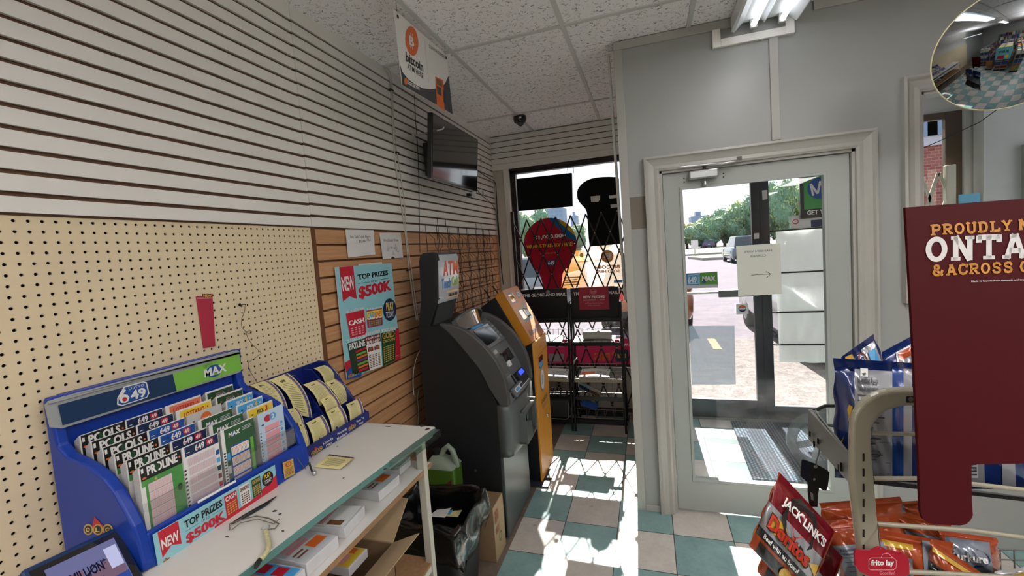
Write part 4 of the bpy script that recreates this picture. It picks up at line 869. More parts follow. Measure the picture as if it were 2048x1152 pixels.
# header
hp=[(.15,1.24),(.182,1.40),(.190,1.62),(.200,1.655),(.222,1.668),(.285,1.668),(.302,1.655),(.306,1.62),(.290,1.40),(.262,1.33),(.225,1.24)]
mb=MB(); mb.prism([(x,2.21,z) for x,z in hp],(0,.035,0),m_ablk); mb.prism([(x-.005 if x>.25 else x,2.245,z-.002 if z>1.5 else z) for x,z in hp],(0,.262,0),m_asil); clean(mb.obj('header_housing',atm,bevel=.004))
mb=MB(); hs=[(.2485,2.503,.0)]
def hfn(u,v,h):
    zz=1.372+v*.28; x=(.290+(.306-.290)*min(1,(zz-1.4)/.22) if zz>1.40 else .280+(zz-1.37)*.33); 
    if zz>1.62: x-=(zz-1.62)*.3
    return V(x+.001+h,2.222+u*.278,zz)
pr=Print(mb,(0,0,0),(1,0,0),(0,1,0),fn=hfn,step=.0008)
m_sign=M('header panel','#c4ccd2',.12,var=.02,coat=1)
pr.rect(0,0,1,1,m_sign,0,8,8); 
k_b1=M('ink sign red','#e04a42',.3,var=0); k_b2=M('ink sign orange','#ea6a3a',.3,var=0)
pr.tb('A',.22,.55,.46,.86,k_b1,1,.05); pr.tb('T',.46,.55,.68,.86,k_b1,1,.05); pr.tb('M',.70,.55,.98,.86,k_b2,1,.05)
pr.tb('Touch',.14,.28,.58,.50,M('ink sign blue','#3a86c8',.3,var=0),1,.04); pr.tb('Cash',.62,.31,.98,.52,M('ink sign green','#8cc63f',.3,var=0),1,.04)
pr.rect(.40,.06,.96,.22,M('ink sign peach','#f0c8a0',.3,var=0),1); pr.tb('1 866 391 3950',.46,.09,.90,.16,k_black,2,.03)
mb.obj('header_panel',atm)
# ================= ORANGE KIOSK =================
m_kor=M('kiosk orange','#d99436',.42,var=.02); m_kos=M('kiosk ochre side','#b8791c',.45,var=.03); m_kbk=M('kiosk black','#0f1215',.5,var=.03); m_kpl=M('kiosk plate','#2c2e36',.45,var=.04); m_sil=M('print silver','#9aa5b0',.3,.3,var=0)
ka,kb=2.84,3.20
ki=thing('crypto_kiosk','orange fronted crypto kiosk with a tilted head on a dark base plate','kiosk',(.4,3.02,0))
mb=MB(); mb.box((.10,2.775,.0),(.715,3.215,.012),m_kpl); mb.obj('base_plate',ki,bevel=.005)
mb=MB(); mb.prism([(x,ka,z) for x,z in ((.12,.012),(.648,.012),(.654,1.0),(.60,.985),(.54,.96),(.12,.96))],(0,kb-ka,0),m_kbk); clean(mb.obj('lower_body',ki,bevel=.003))
mb=MB(); mb.prism([(x,ka+.0,z) for x,z in ((.648,.012),(.662,.012),(.668,1.0),(.660,1.006),(.652,1.0))],(0,kb-ka,0),m_kor); clean(mb.obj('front_door',ki,bevel=.002))
hdp=[(.12,1.15),(.40,1.36),(.445,1.355),(.612,1.02),(.56,.965),(.12,.94)]
mb=MB(); mb.prism([(x,ka,z) for x,z in ((.12,1.16),(.41,1.33),(.585,.985),(.53,.955),(.12,.95))],(0,kb-ka,0),m_kbk); clean(mb.obj('head_body',ki,bevel=.003))
hdq=[(.405,1.335),(.462,1.374),(.654,1.006),(.600,.972)]
mb=MB(); mb.prism([(x,ka,z) for x,z in hdq],(0,kb-ka,0),m_kos); clean(mb.obj('head_front',ki,bevel=.002))
top=V(.463,0,1.375); bot=V(.655,0,1.007); nrm=V(1.375-1.007,0,.655-.463).normalized()
def kf(u,v,h): p=bot.lerp(top,v)+nrm*(h+.0008); return V(p.x,ka+u*(kb-ka),p.z)
mb=MB(); pr=Print(mb,(0,0,0),(1,0,0),(0,1,0),fn=kf,step=.0006); m_kface=M('kiosk face','#dfa07a',.3,var=.02); pr.rect(0,0,1,1,m_kface,0); ff_=mb.obj('head_face',ki)
mb=MB(); pr=Print(mb,(0,0,0),(1,0,0),(0,1,0),fn=kf,step=.0008)
pr.rect(.12,.72,.50,.93,m_sil,1); pr.rect(.16,.74,.46,.89,m_mir,2); pr.ell(.78,.84,.15,.075,m_sil,1); pr.ell(.78,.84,.11,.055,k_white,2); pr.tb('B',.73,.81,.83,.87,m_sil,3,.04)
pr.rect(.62,.60,.85,.68,m_sil,1); pr.rect(.2,.34,.84,.60,m_sil,1); pr.rect(.24,.39,.80,.57,m_mir,2); pr.rect(.62,.40,.80,.57,m_lcd,3); pr.tb('Bitcoin ATM',.12,.10,.92,.20,m_sil,1,.03)
pr.mb.obj('screen_group',ff_)
mb=MB(); pr=PX(.6685,mb,step=.0005); pr.ell(3.00,.70,.065,.09,m_sil,1); pr.ell(3.00,.70,.05,.07,k_white,2); pr.tb('B',2.975,.665,3.025,.735,m_sil,3,.05)
pr.tb('Localcoin',2.93,.535,3.11,.575,k_dgrey,1,.02); pr.tb('Bitcoin ATM',2.95,.495,3.11,.522,k_grey,1); pr.tb('BUY SELL',2.98,.955,3.06,.965,k_brown,1); pr.tb('CRYPTO',2.97,.935,3.07,.947,k_brown,1)
pr.line([(ka+.02,.885),(kb-.02,.905)],.003,k_brown,1); pr.rect(2.93,.795,3.05,.875,m_lcd,1); pr.rect(2.94,.80,3.04,.835,k_lblue,2)
pr.line([(2.95,.06),(2.95,.41),(3.03,.45),(3.16,.45),(3.16,.06),(2.95,.06)],.002,k_brown,1); pr.mb.obj('front_print',ki)
mb=MB(); mb.lathe([(.012,0),(.012,.008),(.007,.010)],m_alu,c=(.665,3.08,.40),axis=(1,0,0)); mb.obj('lock',ki)
for q0,q1 in (((905/6.065+820,905/6.065+430),(972/6.065+820,1015/6.065+430)),((1003/6.065+820,865/6.065+430),(1075/6.065+820,960/6.065+430))):
    mb=MB(); mb.rod(AY(*q0,3.0),AY(*q1,2.95),.004,m_dark,8); mb.obj('antenna',ki)
# ================= WIRE RACKS =================
z6=zf(820,430,6.065); m_bw=M('black wire','#1d1b1b',.4,.3,var=0)
cols_px=[(185,115),(338,120),(470,130),(590,150),(700,160),(808,170),(890,178),(970,180)]
cy=[AX(*z6(*p),.02).y for p in cols_px]
zt_=AX(*z6(500,140),.02).z; rows_z=[AX(*z6(*p),.045).z for p in ((250,230),(720,455),(720,670),(900,865))]; dz=(rows_z[0]-rows_z[-1])/3
ord_=['first','second','third','fourth','fifth','sixth','seventh']
for i in range(7):
    a,b=cy[i]+.012,cy[i+1]-.012
    R_=thing('wire_rack','black wire pocket rack on the maple slats, %s from the left of seven'%ord_[i],'wire rack',(.02,(a+b)/2,zt_-.9),'wire pocket racks on the maple slats')
    mb=MB(); zb=zt_-1.02
    for y in (a,b): mb.rod((.014,y,zt_),(.014,y,zb),.0022,m_bw,6)
    mb.rod((.014,a-.012,zt_),(.014,b+.012,zt_),.0022,m_bw,6); mb.rod((.014,a,zb),(.014,b,zb),.0022,m_bw,6)
    if i in (1,5): mb.tube([(.012,a,zt_),(.012,a,zt_+.055),(.012,b-.02,zt_+.055),(.012,b-.02,zt_)],.002,m_bw,6)
    mb.obj('frame',R_)
    for r in range(6):
        z0=rows_z[0]-.0+.0-dz*r; mb=MB(); xo=.062
        mb.tube([(.014,a,z0+.005),(.03,a+.012,z0+.002),(xo,a+.022,z0-.035),(xo,a+.028,z0-.085),(xo-.004,(a+b)/2-.015,z0-.115),(xo-.004,(a+b)/2+.015,z0-.115),(xo,b-.028,z0-.085),(xo,b-.022,z0-.035),(.03,b-.012,z0+.002),(.014,b,z0+.005)],.0017,m_bw,5)
        mb.rod((.014,a,z0-.112),(xo-.004,(a+b)/2-.015,z0-.115),.0015,m_bw,5); mb.rod((.014,b,z0-.112),(xo-.004,(a+b)/2+.015,z0-.115),.0015,m_bw,5); mb.rod((.014,a,z0-.112),(.014,b,z0-.112),.0017,m_bw,5)
        mb.obj('pocket',R_)
# ================= TV =================
tv=thing('television','black flat television on the white slatwall, tilted forward high up','television',(.13,2.79,2.3)); m_tvb=M('tv gloss black','#0c0d0f',.18,var=0,coat=.6); m_tvs=M('tv screen','#1b1b20',.05,var=0,coat=1,spec=1.0)
c=[AX(864,357,.21),AX(953,378,.21),AX(956,275,.25),AX(866,230,.25)]; nn=((c[1]-c[0]).cross(c[3]-c[0])).normalized()
w1,w2=2.42,3.16; c=[V(.21,w1,2.122),V(.21,w2,2.122),V(.25,w2,2.512),V(.25,w1,2.512)]; nn=((c[1]-c[0]).cross(c[3]-c[0])).normalized()
mb=MB(); mb.prism(c,nn*-.035,m_tvb); clean(mb.obj('cabinet',tv,bevel=.004)); 
mb=MB(); ins=[bil(c,u,v) for u,v in ((.012,.04),(.988,.04),(.988,.975),(.012,.975))]; mb.prism([Vector(p)+nn*.0008 for p in ins],nn*-.0005,m_tvs); mb.obj('screen',tv)
mb=MB(); mb.box((.02,2.70,2.2),(.06,2.90,2.42),m_steel); mb.box((.06,2.77,2.28),(.20,2.83,2.34),m_steel); mb.obj('wall_bracket',tv)
mb=MB(); zc=zf(760,0,2.743); a=AX(*zc(185,745),.004); b=AX(*zc(345,708),.30); mb.tube([a,a+V(.04,0,.0),b,b+V(.01,0,.012)],.004,M('white hook enamel','#cfcdc6',.3,var=0),8); mb.box(a-V(.006,.012,.03),a+V(.004,.012,.012),m_slat); tag(mb.obj('display_hook'),'white metal faceout hook projecting from the slatwall in front of the television','hook')
# ================= HANGING SIGN =================
mb=MB(); pr=PX(.445,mb,step=.0006); q=Q(pr,zc); cs=[q(122,466),q(398,627),q(365,302),q(75,50)]
mb.prism([pr.w(*p,0) for p in cs],(-.003,0,0),m_paper)
pr.poly(cs,k_white,1)
# dark swoosh
pts=[(108,350),(122,395),(150,430),(190,462),(235,485),(275,490),(320,485),(355,460),(376,415),(398,627),(122,466)]
arc=[q(*p) for p in pts[:9]]; bot_=[q(398,627),q(122,466)]
for i in range(8):
    t0=i/8;t1=(i+1)/8; pb0=lerp(bot_[1],bot_[0],t0*1.0); pb1=lerp(bot_[1],bot_[0],t1); pr.poly([pb0,pb1,arc[i+1],arc[i]],k_dgrey,2)
def TT(t,bl,br,tl,m,l=3,b=.03): pr.text(t,q(*bl),q(*br),q(*tl),m,l,b)
cc=[q(173+36*math.cos(t)+8*math.sin(t)*-.0,225+0*1+80*math.sin(t)+16*math.cos(t)) for t in [k*PI/14 for k in range(28)]]; pr.poly(cc,k_orange,3)
TT('B',(158,245),(186,262),(155,190),k_white,4,.06); pr.line([q(166,180),q(169,196)],.006,k_white,4); pr.line([q(176,186),q(178,202)],.006,k_white,4); pr.line([q(166,250),q(168,266)],.006,k_white,4); pr.line([q(176,257),q(178,272)],.006,k_white,4)
TT('bitcoin',(141,336),(236,395),(138,282),k_black,3,.03); TT('ATM HERE',(148,376),(238,432),(146,346),k_dgrey,3,.01); TT('Localcoin',(152,462),(215,497),(150,435),k_white,4,.02); TT('SCAN FOR COUPON',(268,262),(352,320),(266,243),k_dgrey,3,.01)
pr.line([q(242,215),q(266,452)],.0015,k_grey,3); cc=[q(140+10*math.cos(t),447+18*math.sin(t)+3*math.cos(t)) for t in [k*PI/8 for k in range(16)]]; pr.poly(cc,k_orange,4)
pr.poly([q(301,420),q(345,440),q(352,610),q(310,575)],k_orange,4); pr.poly([q(306,430),q(337,445),q(340,478),q(309,462)],k_brown,5); pr.poly([q(308,470),q(333,484),q(335,530),q(311,512)],k_dgrey,6); pr.poly([q(345,490),q(358,520),q(356,570),q(346,560)],k_navy,5)
hs=tag(mb.obj('hanging_sign'),'white and black sign reading bitcoin ATM HERE hung from the ceiling grid','sign')
for p in ((95,92),(360,318)):
    mb=MB(); a=pr.w(*q(*p),0); mb.ball(a+V(.003,0,0),(.003,.008,.008),m_steel,6); mb.rod(a,(a.x,a.y,H-.003),.001,m_steel,4); mb.obj('hanger',hs)
# ================= DOME CAMERA =================
dc=thing('security_camera','small black dome security camera on the ceiling above the window end','camera',(.455,3.66,H)); mb=MB(); mb.lathe([(.057,0),(.058,-.012),(.055,-.03),(.048,-.045),(.038,-.052)],m_tvb,c=(.455,3.66,H-.004)); mb.obj('housing',dc)
mb=MB(); mb.ball((.462,3.648,H-.056),.030,m_tvb,10); mb.obj('ball',dc); mb=MB(); d=(CAM-V(.462,3.648,H-.056)).normalized(); d=V(d.x,d.y,-.6).normalized(); mb.lathe([(.017,0),(.017,.006),(.010,.006),(.009,.003)],M('lens ring','#3b3d40',.3,var=0),c=V(.462,3.648,H-.056)+d*.026,axis=d); mb.obj('lens',dc)
mb=MB(); mb.box((.468,3.600,H-.03),(.485,3.6035,H-.018),k_white); mb.obj('sticker',dc)
# ================= CABLES =================
m_wc=M('white cable','#c9c4b6',.5,var=.04); m_bc=M('black cable','#191919',.5,var=0); z0=zf(0,0,1)
def cable(pts,x,r,m,label,name='cable',n=6): 
    mb=MB(); P=[AX(px,py,x if not isinstance(x,list) else x[i]) for i,(px,py) in enumerate(pts)]; 
    # smooth
    for _ in range(2):
        Q_=[P[0]]
        for a,b in zip(P,P[1:]): Q_+= [a*.75+b*.25,a*.25+b*.75]
        Q_.append(P[-1]); P=Q_
    mb.tube(P,r,m,n); return tag(mb.obj(name),label,'cable')
cable([(769,136),(779,150),(783,180),(786,260),(791,330),(800,390),(810,460),(818,540),(827,600),(833,640)],.008,.0035,m_wc,'white cable down the slatwall, left strand of the white cable pair')
cable([(771,134),(783,146),(785,180),(788,262),(798,330),(809,400),(812,470),(826,560),(836,640)],.012,.003,m_wc,'white cable down the slatwall, right strand of the white cable pair')
cable([(829,190),(831,240),(836,300),(838,380),(839,450),(840,505)],.006,.0022,m_bc,'thin black cable hanging straight down the slatwall left of the television')
cable([(954,340),(960,345),(980,358),(990,362),(993,380),(994,420),(997,450),(1000,500),(1005,560),(1010,590)],.02,.004,m_bc,'black cable looping from behind the television into the corner and down')
cable([(955,380),(962,390),(975,400),(988,412),(994,430),(1001,520),(1012,580)],.015,.003,m_bc,'black cable drooping from the television plug into the corner')
cable([(828,790),(826,770),(827,740),(833,715),(840,700)],.03,.003,m_wc,'pale cable curling behind the cash machine')
cable([(838,780),(834,800),(838,815),(836,850),(832,880)],.02,.004,M('grey plug cable','#77736b',.5,var=0),'grey power cable with an inline adapter behind the cash machine')
for pts,lab in ((((933,378),(934,386)),'small black plug socket cluster under the television'),):
    mb=MB(); a=AX(938,390,.02); mb.box(a-V(.015,.02,.012),a+V(.015,.02,.012),m_bc); b=AX(948,388,.02); mb.box(b-V(.01,.022,.018),b+V(.01,.022,.018),m_lampw); tag(mb.obj('power_adapter'),lab,'plug')
for p in ((783,180),(794,305),(817,540)): mb=MB(); a=AX(p[0],p[1],.01); mb.box(a-V(.006,.018,.004),a+V(.006,.018,.004),m_bc); tag(mb.obj('cable_tie'),'black cable tie around the white cables, %s'%{783:'topmost',794:'middle one',817:'lowest'}[p[0]],'cable tie')
for p in ((962,321),(966,386)): mb=MB(); a=AX(p[0],p[1],.003); mb.box(a-V(.003,.012,.02),a+V(.004,.012,.02),m_alu); tag(mb.obj('slat_clip'),'small metal clip on the slatwall right of the television, %s'%('upper' if p[1]<350 else 'lower'),'clip')
# ================= BIN, BOX, JUG =================
m_bag=M('black bin liner','#0b0b0c',.22,var=0,coat=.7,bump=.9,bscale=26)
bn=thing('waste_bin','square black waste bin with a shiny black liner, between counter and cash machine','bin',(.43,1.86,0))
bx0,bx1,by0,by1=.20,.60,1.67,2.02
def sq(x0,x1,y0,y1,z,n=6,r=.05,jit=0,seed=0):
    rr=random.Random(seed); out=[]
    for cx,cy_,a0 in ((x1-r,y0+r,-PI/2),(x1-r,y1-r,0),(x0+r,y1-r,PI/2),(x0+r,y0+r,PI)):
        for k in range(n): a=a0+PI/2*k/(n-1); j=1+jit*(rr.random()-.5); out.append(V(cx+r*math.cos(a)*j,cy_+r*math.sin(a)*j,z+jit*.15*(rr.random()-.5)))
    # add midpoints for wrinkles
    o2=[]
    for i,p in enumerate(out):
        o2.append(p); qn=out[(i+1)%len(out)]
        if i%n==n-1:
            for t in (.2,.4,.6,.8): 
                m_=p.lerp(qn,t); d=jit*.05*(rr.random()-.5); o2.append(m_+V(d,d,jit*.15*(rr.random()-.5)))
    return o2
mb=MB(); mb.loft([sq(bx0+.03,bx1-.06,by0+.03,by1-.06,0),sq(bx0,bx1-.02,by0,by1-.02,.40)],M('bin plastic','#23282a',.35,var=.03),True,False); rb=sq(bx0+.03,bx1-.06,by0+.03,by1-.06,.003); mb.add(rb,[tuple(range(len(rb)))],m_bag); mb.obj('bin_body',bn)
mb=MB(); rings=[]
for k,(e,z,j) in enumerate(((-.045,.22,.2),(-.03,.32,.3),(-.012,.40,.3),(.0,.435,.35),(.018,.425,.5),(.028,.38,.9),(.030,.33,1.0),(.022,.27,1.0),(.012,.245,.8))): rings.append(sq(bx0-e,bx1-.02+e,by0-e,by1-.02+e,z,jit=j,seed=k))
mb.loft(rings,m_bag,True,False); l_=mb.obj('bin_liner',bn,subd=1); 
mb=MB(); r0=sq(bx0+.05,bx1-.07,by0+.05,by1-.07,.25); mb.add(r0,[tuple(range(len(r0)))],m_bag); mb.obj('liner_floor',bn)
for k,(px,py,m,lab) in enumerate(((880,1028,k_white,'white crumpled paper'),(890,1022,k_lblue,'folded blue and white leaflet'),(905,1027,k_cream,'pale paper scrap'))):
    mb=MB(); a=AZ(px,py,.285); h=.03; mb.prism([a+V(-.05,-.03,0),a+V(.05,-.04,.012),a+V(.06,.02,.03),a+V(.0,.04,.02)],(0,.003,.003),m); tag(mb.obj('paper_scrap'),lab+' lying in the black waste bin','paper')
cb=thing('cardboard_box','closed brown cardboard box wedged between the bin and the cash machine','box',(.54,2.10,0))
mb=MB(); mb.box((.30,2.03,.0),(.600,2.185,.30),m_card); mb.obj('carton_body',cb,bevel=.002)
mb=MB(); mb.prism([V(.601,2.03,0),V(.601,2.185,0),V(.601,2.185,.30),V(.601,2.03,.30)],(.0015,0,0),m_cardl); 
pr=PX(.603,mb); k_rf=M('ink faded red','#a05a4a',.6,var=.1); pr.tb('FRITO',2.045,.20,2.10,.27,k_rf,1,.04); pr.tb('SNACKS',2.045,.14,2.10,.18,k_rf,1,.03); pr.ell(2.11,.10,.022,.03,M('ink faded green','#6a8a50',.6,var=.1),1,16,r0=.6); mb.obj('printed_side',cb)
mb=MB(); pr=PYm(2.029,mb); pr.ell(.47,.12,.028,.03,M('hand hole','#1c1612',.9,var=0),1,18); pr.line([(.40,.285),(.40,.26),(.55,.26),(.55,.285)],.003,k_brown,1); mb.obj('hand_hole',cb)
jg=thing('fluid_jug','translucent jug of green washer fluid with a black cap, behind the waste bin','jug',(.30,2.1,0)); m_fl=M('green fluid','#5d8a30',.25,var=.05,trans=.35); m_pe=M('translucent plastic','#9fae9c',.3,trans=.3,var=.03)
J=lambda px,py,y=2.12:AY(px,py,y)
mb=MB(); base_=.0
def rr(x0,x1,y0,y1,z): return sq(x0,x1,y0,y1,z,n=4,r=.02)
mb.loft([rr(.205,.375,2.05,2.17,.0),rr(.20,.38,2.045,2.175,.02),rr(.20,.38,2.045,2.175,.475)],m_fl,True); mb.obj('filled_body',jg)
mb=MB(); mb.loft([rr(.20,.38,2.045,2.175,.476),rr(.205,.36,2.05,2.17,.495),rr(.225,.30,2.07,2.15,.52),rr(.235,.275,2.09,2.13,.535)],m_pe,True); mb.obj('shoulder',jg)
mb=MB(); mb.tube([V(.27,2.11,.50),V(.30,2.11,.56),V(.33,2.11,.585),V(.355,2.11,.56),V(.372,2.11,.50),V(.375,2.11,.47)],.016,m_pe,10); mb.obj('handle',jg)
mb=MB(); mb.lathe([(.021,0),(.022,.03),(.018,.034)],m_dark,c=(.255,2.11,.53)); mb.obj('cap',jg)
mb=MB(); pr=PYm(2.0445,mb); pr.poly([(.31,.35),(.36,.37),(.37,.43),(.33,.40)],k_maroon,1); mb.obj('label',jg)
mb=MB(); mb.box((.22,1.60,.46),(.225,1.66,.62),m_paper)
pr=PX(.226,mb); pr.tb('ooo',1.605,.57,1.655,.60,k_orange,1,.05); pr.rect(1.605,.49,1.628,.54,k_gold,1); pr.rect(1.632,.49,1.655,.54,k_gold,1); mb.box((.15,1.60,.0),(.225,1.66,.46),m_card)
tag(mb.obj('printed_pouch',),'small white carton with gold squares seen between the counter leg and the bin','carton')
# ================= WINDOW ZONE =================
za=zf(980,320,4.114); zb_=zf(1030,560,3.6)
s_red=sheet('window card red','#b0283a',.07); s_yel=sheet('window print amber','#e8a850',.2,.6); s_pale=sheet('window print pale','#f0e0c8',.25,.5); s_mag=sheet('banner crimson','#9a2a48',.03)
s_wht=sheet('translucent white sheet','#b8bebc',.10,.97)
# shield gate
m_gate=M('gate dark brown','#2e2624',.45,.4,var=.1)
gt=thing('folding_gate','dark folding scissor gate stretched across the shop window, behind the newspaper racks','gate',(.75,4.06,.1))
GY=4.06; pt=.1422; hx=.360; X0,X1=.215,1.30; ztop=1.94; zbot=.12
def gbar(x0,z0,x1,z1,y):
    d=V(x1-x0,0,z1-z0).normalized(); n=V(-d.z,0,d.x)*.0065; a=V(x0,y,z0); b=V(x1,y,z1)
    mb=MB(); mb.prism([a-n,b-n,b+n,a+n],(0,.004,0),m_gate); mb.obj('gate_bar',gt)
slope=hx/pt   # dz per dx: diamond cell height .36 over .1422
peaks=[.343+pt*i for i in range(-1,8)]
riv=set()
for k in range(-8,20):
    px=.343+pt*k
    # down-right from peak
    for sgn,y in ((1,GY),(-1,GY+.006)):
        x0,z0=px,ztop; x1=px+sgn*(ztop-zbot)*pt/hx; sl=(zbot-ztop)/(x1-x0)
        a,b=(x0,z0),(x1,zbot)
        def clip(a,b):
            (xa,za_),(xb,zb2)=a,b
            lo,hi=(a,b) if xa<xb else (b,a)
            if hi[0]<=X0 or lo[0]>=X1: return None
            f=lambda x:lo[1]+(hi[1]-lo[1])*(x-lo[0])/(hi[0]-lo[0])
            l2=lo if lo[0]>=X0 else (X0,f(X0)); h2=hi if hi[0]<=X1 else (X1,f(X1)); return l2,h2
        c=clip(a,b)
        if c and abs(c[1][0]-c[0][0])>.02: gbar(c[0][0],c[0][1],c[1][0],c[1][1],y)
mb=MB(); nx=0
for k in range(-6,16):
    for j in range(0,12):
        x=.343+pt*k+ (pt/2 if j%2 else 0); z=ztop-hx/2*j
        if X0<x<X1 and z>zbot: mb.lathe([(.006,0),(.005,.003),(0,.004)],m_alu,c=(x,GY-.001,z),axis=(0,-1,0),n=6)
mb.obj('rivets',gt)['kind']='stuff'
for x in (X0-.012,): mb=MB(); mb.box((x-.016,GY-.01,zbot),(x+.012,GY+.02,2.03),m_gate); mb.obj('gate_post',gt,bevel=.002)
mb=MB(); mb.box((X0,GY-.008,.07),(X1,GY+.018,.10),m_gate); mb.obj('bottom_track',gt)
mb=MB(); mb.tube([AY(*za(330,620),GY-.01),AY(*za(375,640),GY-.012),AY(*za(490,650),GY-.012),AY(*za(610,640),GY-.012),AY(*za(700,690),GY-.01)],.003,m_bc,6); mb.ball(AY(*za(490,640),GY-.015),.014,m_bc,6); tag(mb.obj('cable_lock'),'black cable knotted around the folding gate in front of the round red card','cable')
# black screen back
def slab(name,pts,y,th,m,label,cat,bev=.004):
    mb=MB(); P=[AY(*p,y) for p in pts]; mb.prism(P,(0,th,0),m); return tag(clean(mb.obj(name,bevel=bev)),label,cat)
wsn=slab('window_screen',[za(232,420),za(678,380),za(672,105),za(215,155)],4.125,.03,M('matte black board','#08090a',.75,var=0,spec=.2),'black rectangular screen panel hung at the top left of the shop window','screen')
mb=MB(); 
for px in (640,690): mb.rod(AY(*za(px,108),4.13),AY(*za(px-5,50),4.14),.002,m_bc,4)
mb.obj('hanging_cord',wsn)
hp_=[(715,290),(716,262),(722,240),(738,215),(760,190),(795,168),(830,153),(880,143),(920,139),(980,137),(1035,140),(1060,150),(1075,690),(820,712),(812,650),(806,560),(800,460),(795,425),(780,395),(755,370),(735,348),(720,318)]
ss=slab('shaped_sign',[za(*p) for p in hp_],4.115,.02,M('matte black board','#08090a'),'black cut-out sign with a rounded mushroom top, right side of the shop window','sign',.003)
for p in ([(828,300),(905,292),(905,325),(890,345),(832,346)],[(978,293),(1045,284),(1048,310),(982,318)],[(990,368),(1045,362),(1048,388),(995,395)]): mb=MB(); mb.prism([AY(*za(*q_),4.114) for q_ in p],(0,-.001,0),m_paper); mb.obj('sticker',ss)
# round red card
pp=[]
for k in range(0,25): 
    t=math.radians(215)-math.radians(250)*k/24; pp.append((496+218*math.cos(t),690-215*math.sin(t)))
pp+= [(640,890),(612,900),(596,940),(590,1010),(585,1060),(440,1060),(428,1000),(412,950),(395,918),(355,890)]
rc=slab('round_card',[za(*p) for p in pp],4.14,.004,s_red,'round red cardboard sign with a narrow stem announcing a winning ticket, in the window','sign',0)
mb=MB(); pr=PYm(4.139,mb,step=.0006); q=Q(pr,za)
s_blu=sheet('window card blue','#2a6a9c',.07); s_yl2=sheet('window card yellow','#c8a838',.07)
def arcband(r0,r1,a0,a1,m,l=1,n=14):
    for k in range(n):
        t0=math.radians(a0+(a1-a0)*k/n); t1=math.radians(a0+(a1-a0)*(k+1)/n)
        pr.poly([q(496+218*r*math.cos(t),690-215*r*math.sin(t)) for r,t in ((r0,t0),(r1,t0),(r1,t1),(r0,t1))],m,l)
pr.poly([q(496+217*math.cos(math.radians(a)),690-214*math.sin(math.radians(a))) for a in range(5,96,6)]+[q(560,560),q(640,640)],s_blu,1)
pr.poly([q(496+217*math.cos(math.radians(a)),690-214*math.sin(math.radians(a))) for a in range(18,76,6)]+[q(580,520),q(660,590)],s_yl2,2)
pr.poly([q(496+217*math.cos(math.radians(a)),690-214*math.sin(math.radians(a))) for a in range(25,66,6)]+[q(620,520)],s_yl2,3)
def TT(t,bl,br,tl,m,l=4,b=.03): pr.text(t,q(*bl),q(*br),q(*tl),m,l,b)
TT('$1,000,000',(360,662),(625,640),(358,625),k_white,4,.04); TT('WINNING TICKET SOLD HERE!',(302,728),(680,705),(300,700),k_yel,4,.03); TT('YOU COULD BE NEXT',(410,778),(560,768),(409,765),k_orange,4)
S=Sub(pr,[q(468,872),q(538,866),q(536,822),q(470,828)]); S.rect(0,0,1,1,k_blue,4); S.text('649',.1,.15,.9,.85,k_white,5,.04)
mb.obj('card_print',rc)
# window posters (face the street, read backwards from inside)
mb=MB(); pr=PYm(4.16,mb,step=.0005); q=Q(pr,za); pr.poly([q(590,905),q(640,890),q(700,745),q(780,742),(q(790,1060))[:2],q(585,1060)],s_yel,0)
S=Sub(pr,[q(600,1050),q(760,1040),q(760,940),q(600,950)]); S.lines(.05,.1,.9,.9,4,M('ink amber brown','#a87830',.5,var=0),1,.4,.2); pr.ell(*q(753,783),.018,.022,k_yel,2); tag(mb.obj('window_poster'),'amber poster on the window glass right of the round red card stem','poster')
mb=MB(); pr=PYm(4.16,mb,step=.0005); q=Q(pr,za); pr.poly([q(795,1060),q(1095,1050),q(1085,690),q(805,715)],s_pale,0)
pr.ell(*q(965,792),.058,.060,M('ink amber','#e89a30',.5,var=0),1); a=q(1000,815); b=q(935,815); c=q(1000,765); pr.text('B',a,b,c,k_white,2,.06)
mo=M('ink faded orange','#d98a4a',.5,var=0)
pr.text('BITCOIN',q(1068,893),q(868,898),q(1066,862),mo,1,.04); pr.text('SOLD HERE',q(1070,925),q(868,930),q(1068,900),mo,1,.04)
pr.poly([q(1020,1010),q(1090,1008),q(1090,985),q(1020,988)],k_lblue,1); tag(mb.obj('window_poster'),'pale street-facing poster with an orange disc and reversed BITCOIN SOLD HERE lettering','poster')
mb=MB(); pr=PYm(4.16,mb,step=.0006); pr.rect(.20,.50,1.285,.745,s_mag,0); q=Q(pr,zb_)
pr.tb('SCRATCH',1.12,.675,.86,.70,k_white,1,.05); pr.tb('& WIN',1.25,.675,1.15,.70,k_white,1,.04); pr.tb('BIG',1.05,.53,.90,.61,k_orange,1,.06); pr.tb('YOU BELIEVE',.60,.67,.42,.69,k_white,1,.03); pr.rect(1.10,.52,1.22,.64,k_navy,1); pr.rect(1.12,.56,1.2,.60,k_gold,2); pr.ell(1.09,.60,.022,.025,k_orange,2)
pr.rect(.45,.52,.60,.60,s_wht,1)
tag(mb.obj('window_banner'),'crimson scratch ticket banner along the bottom of the window, behind the racks','banner')
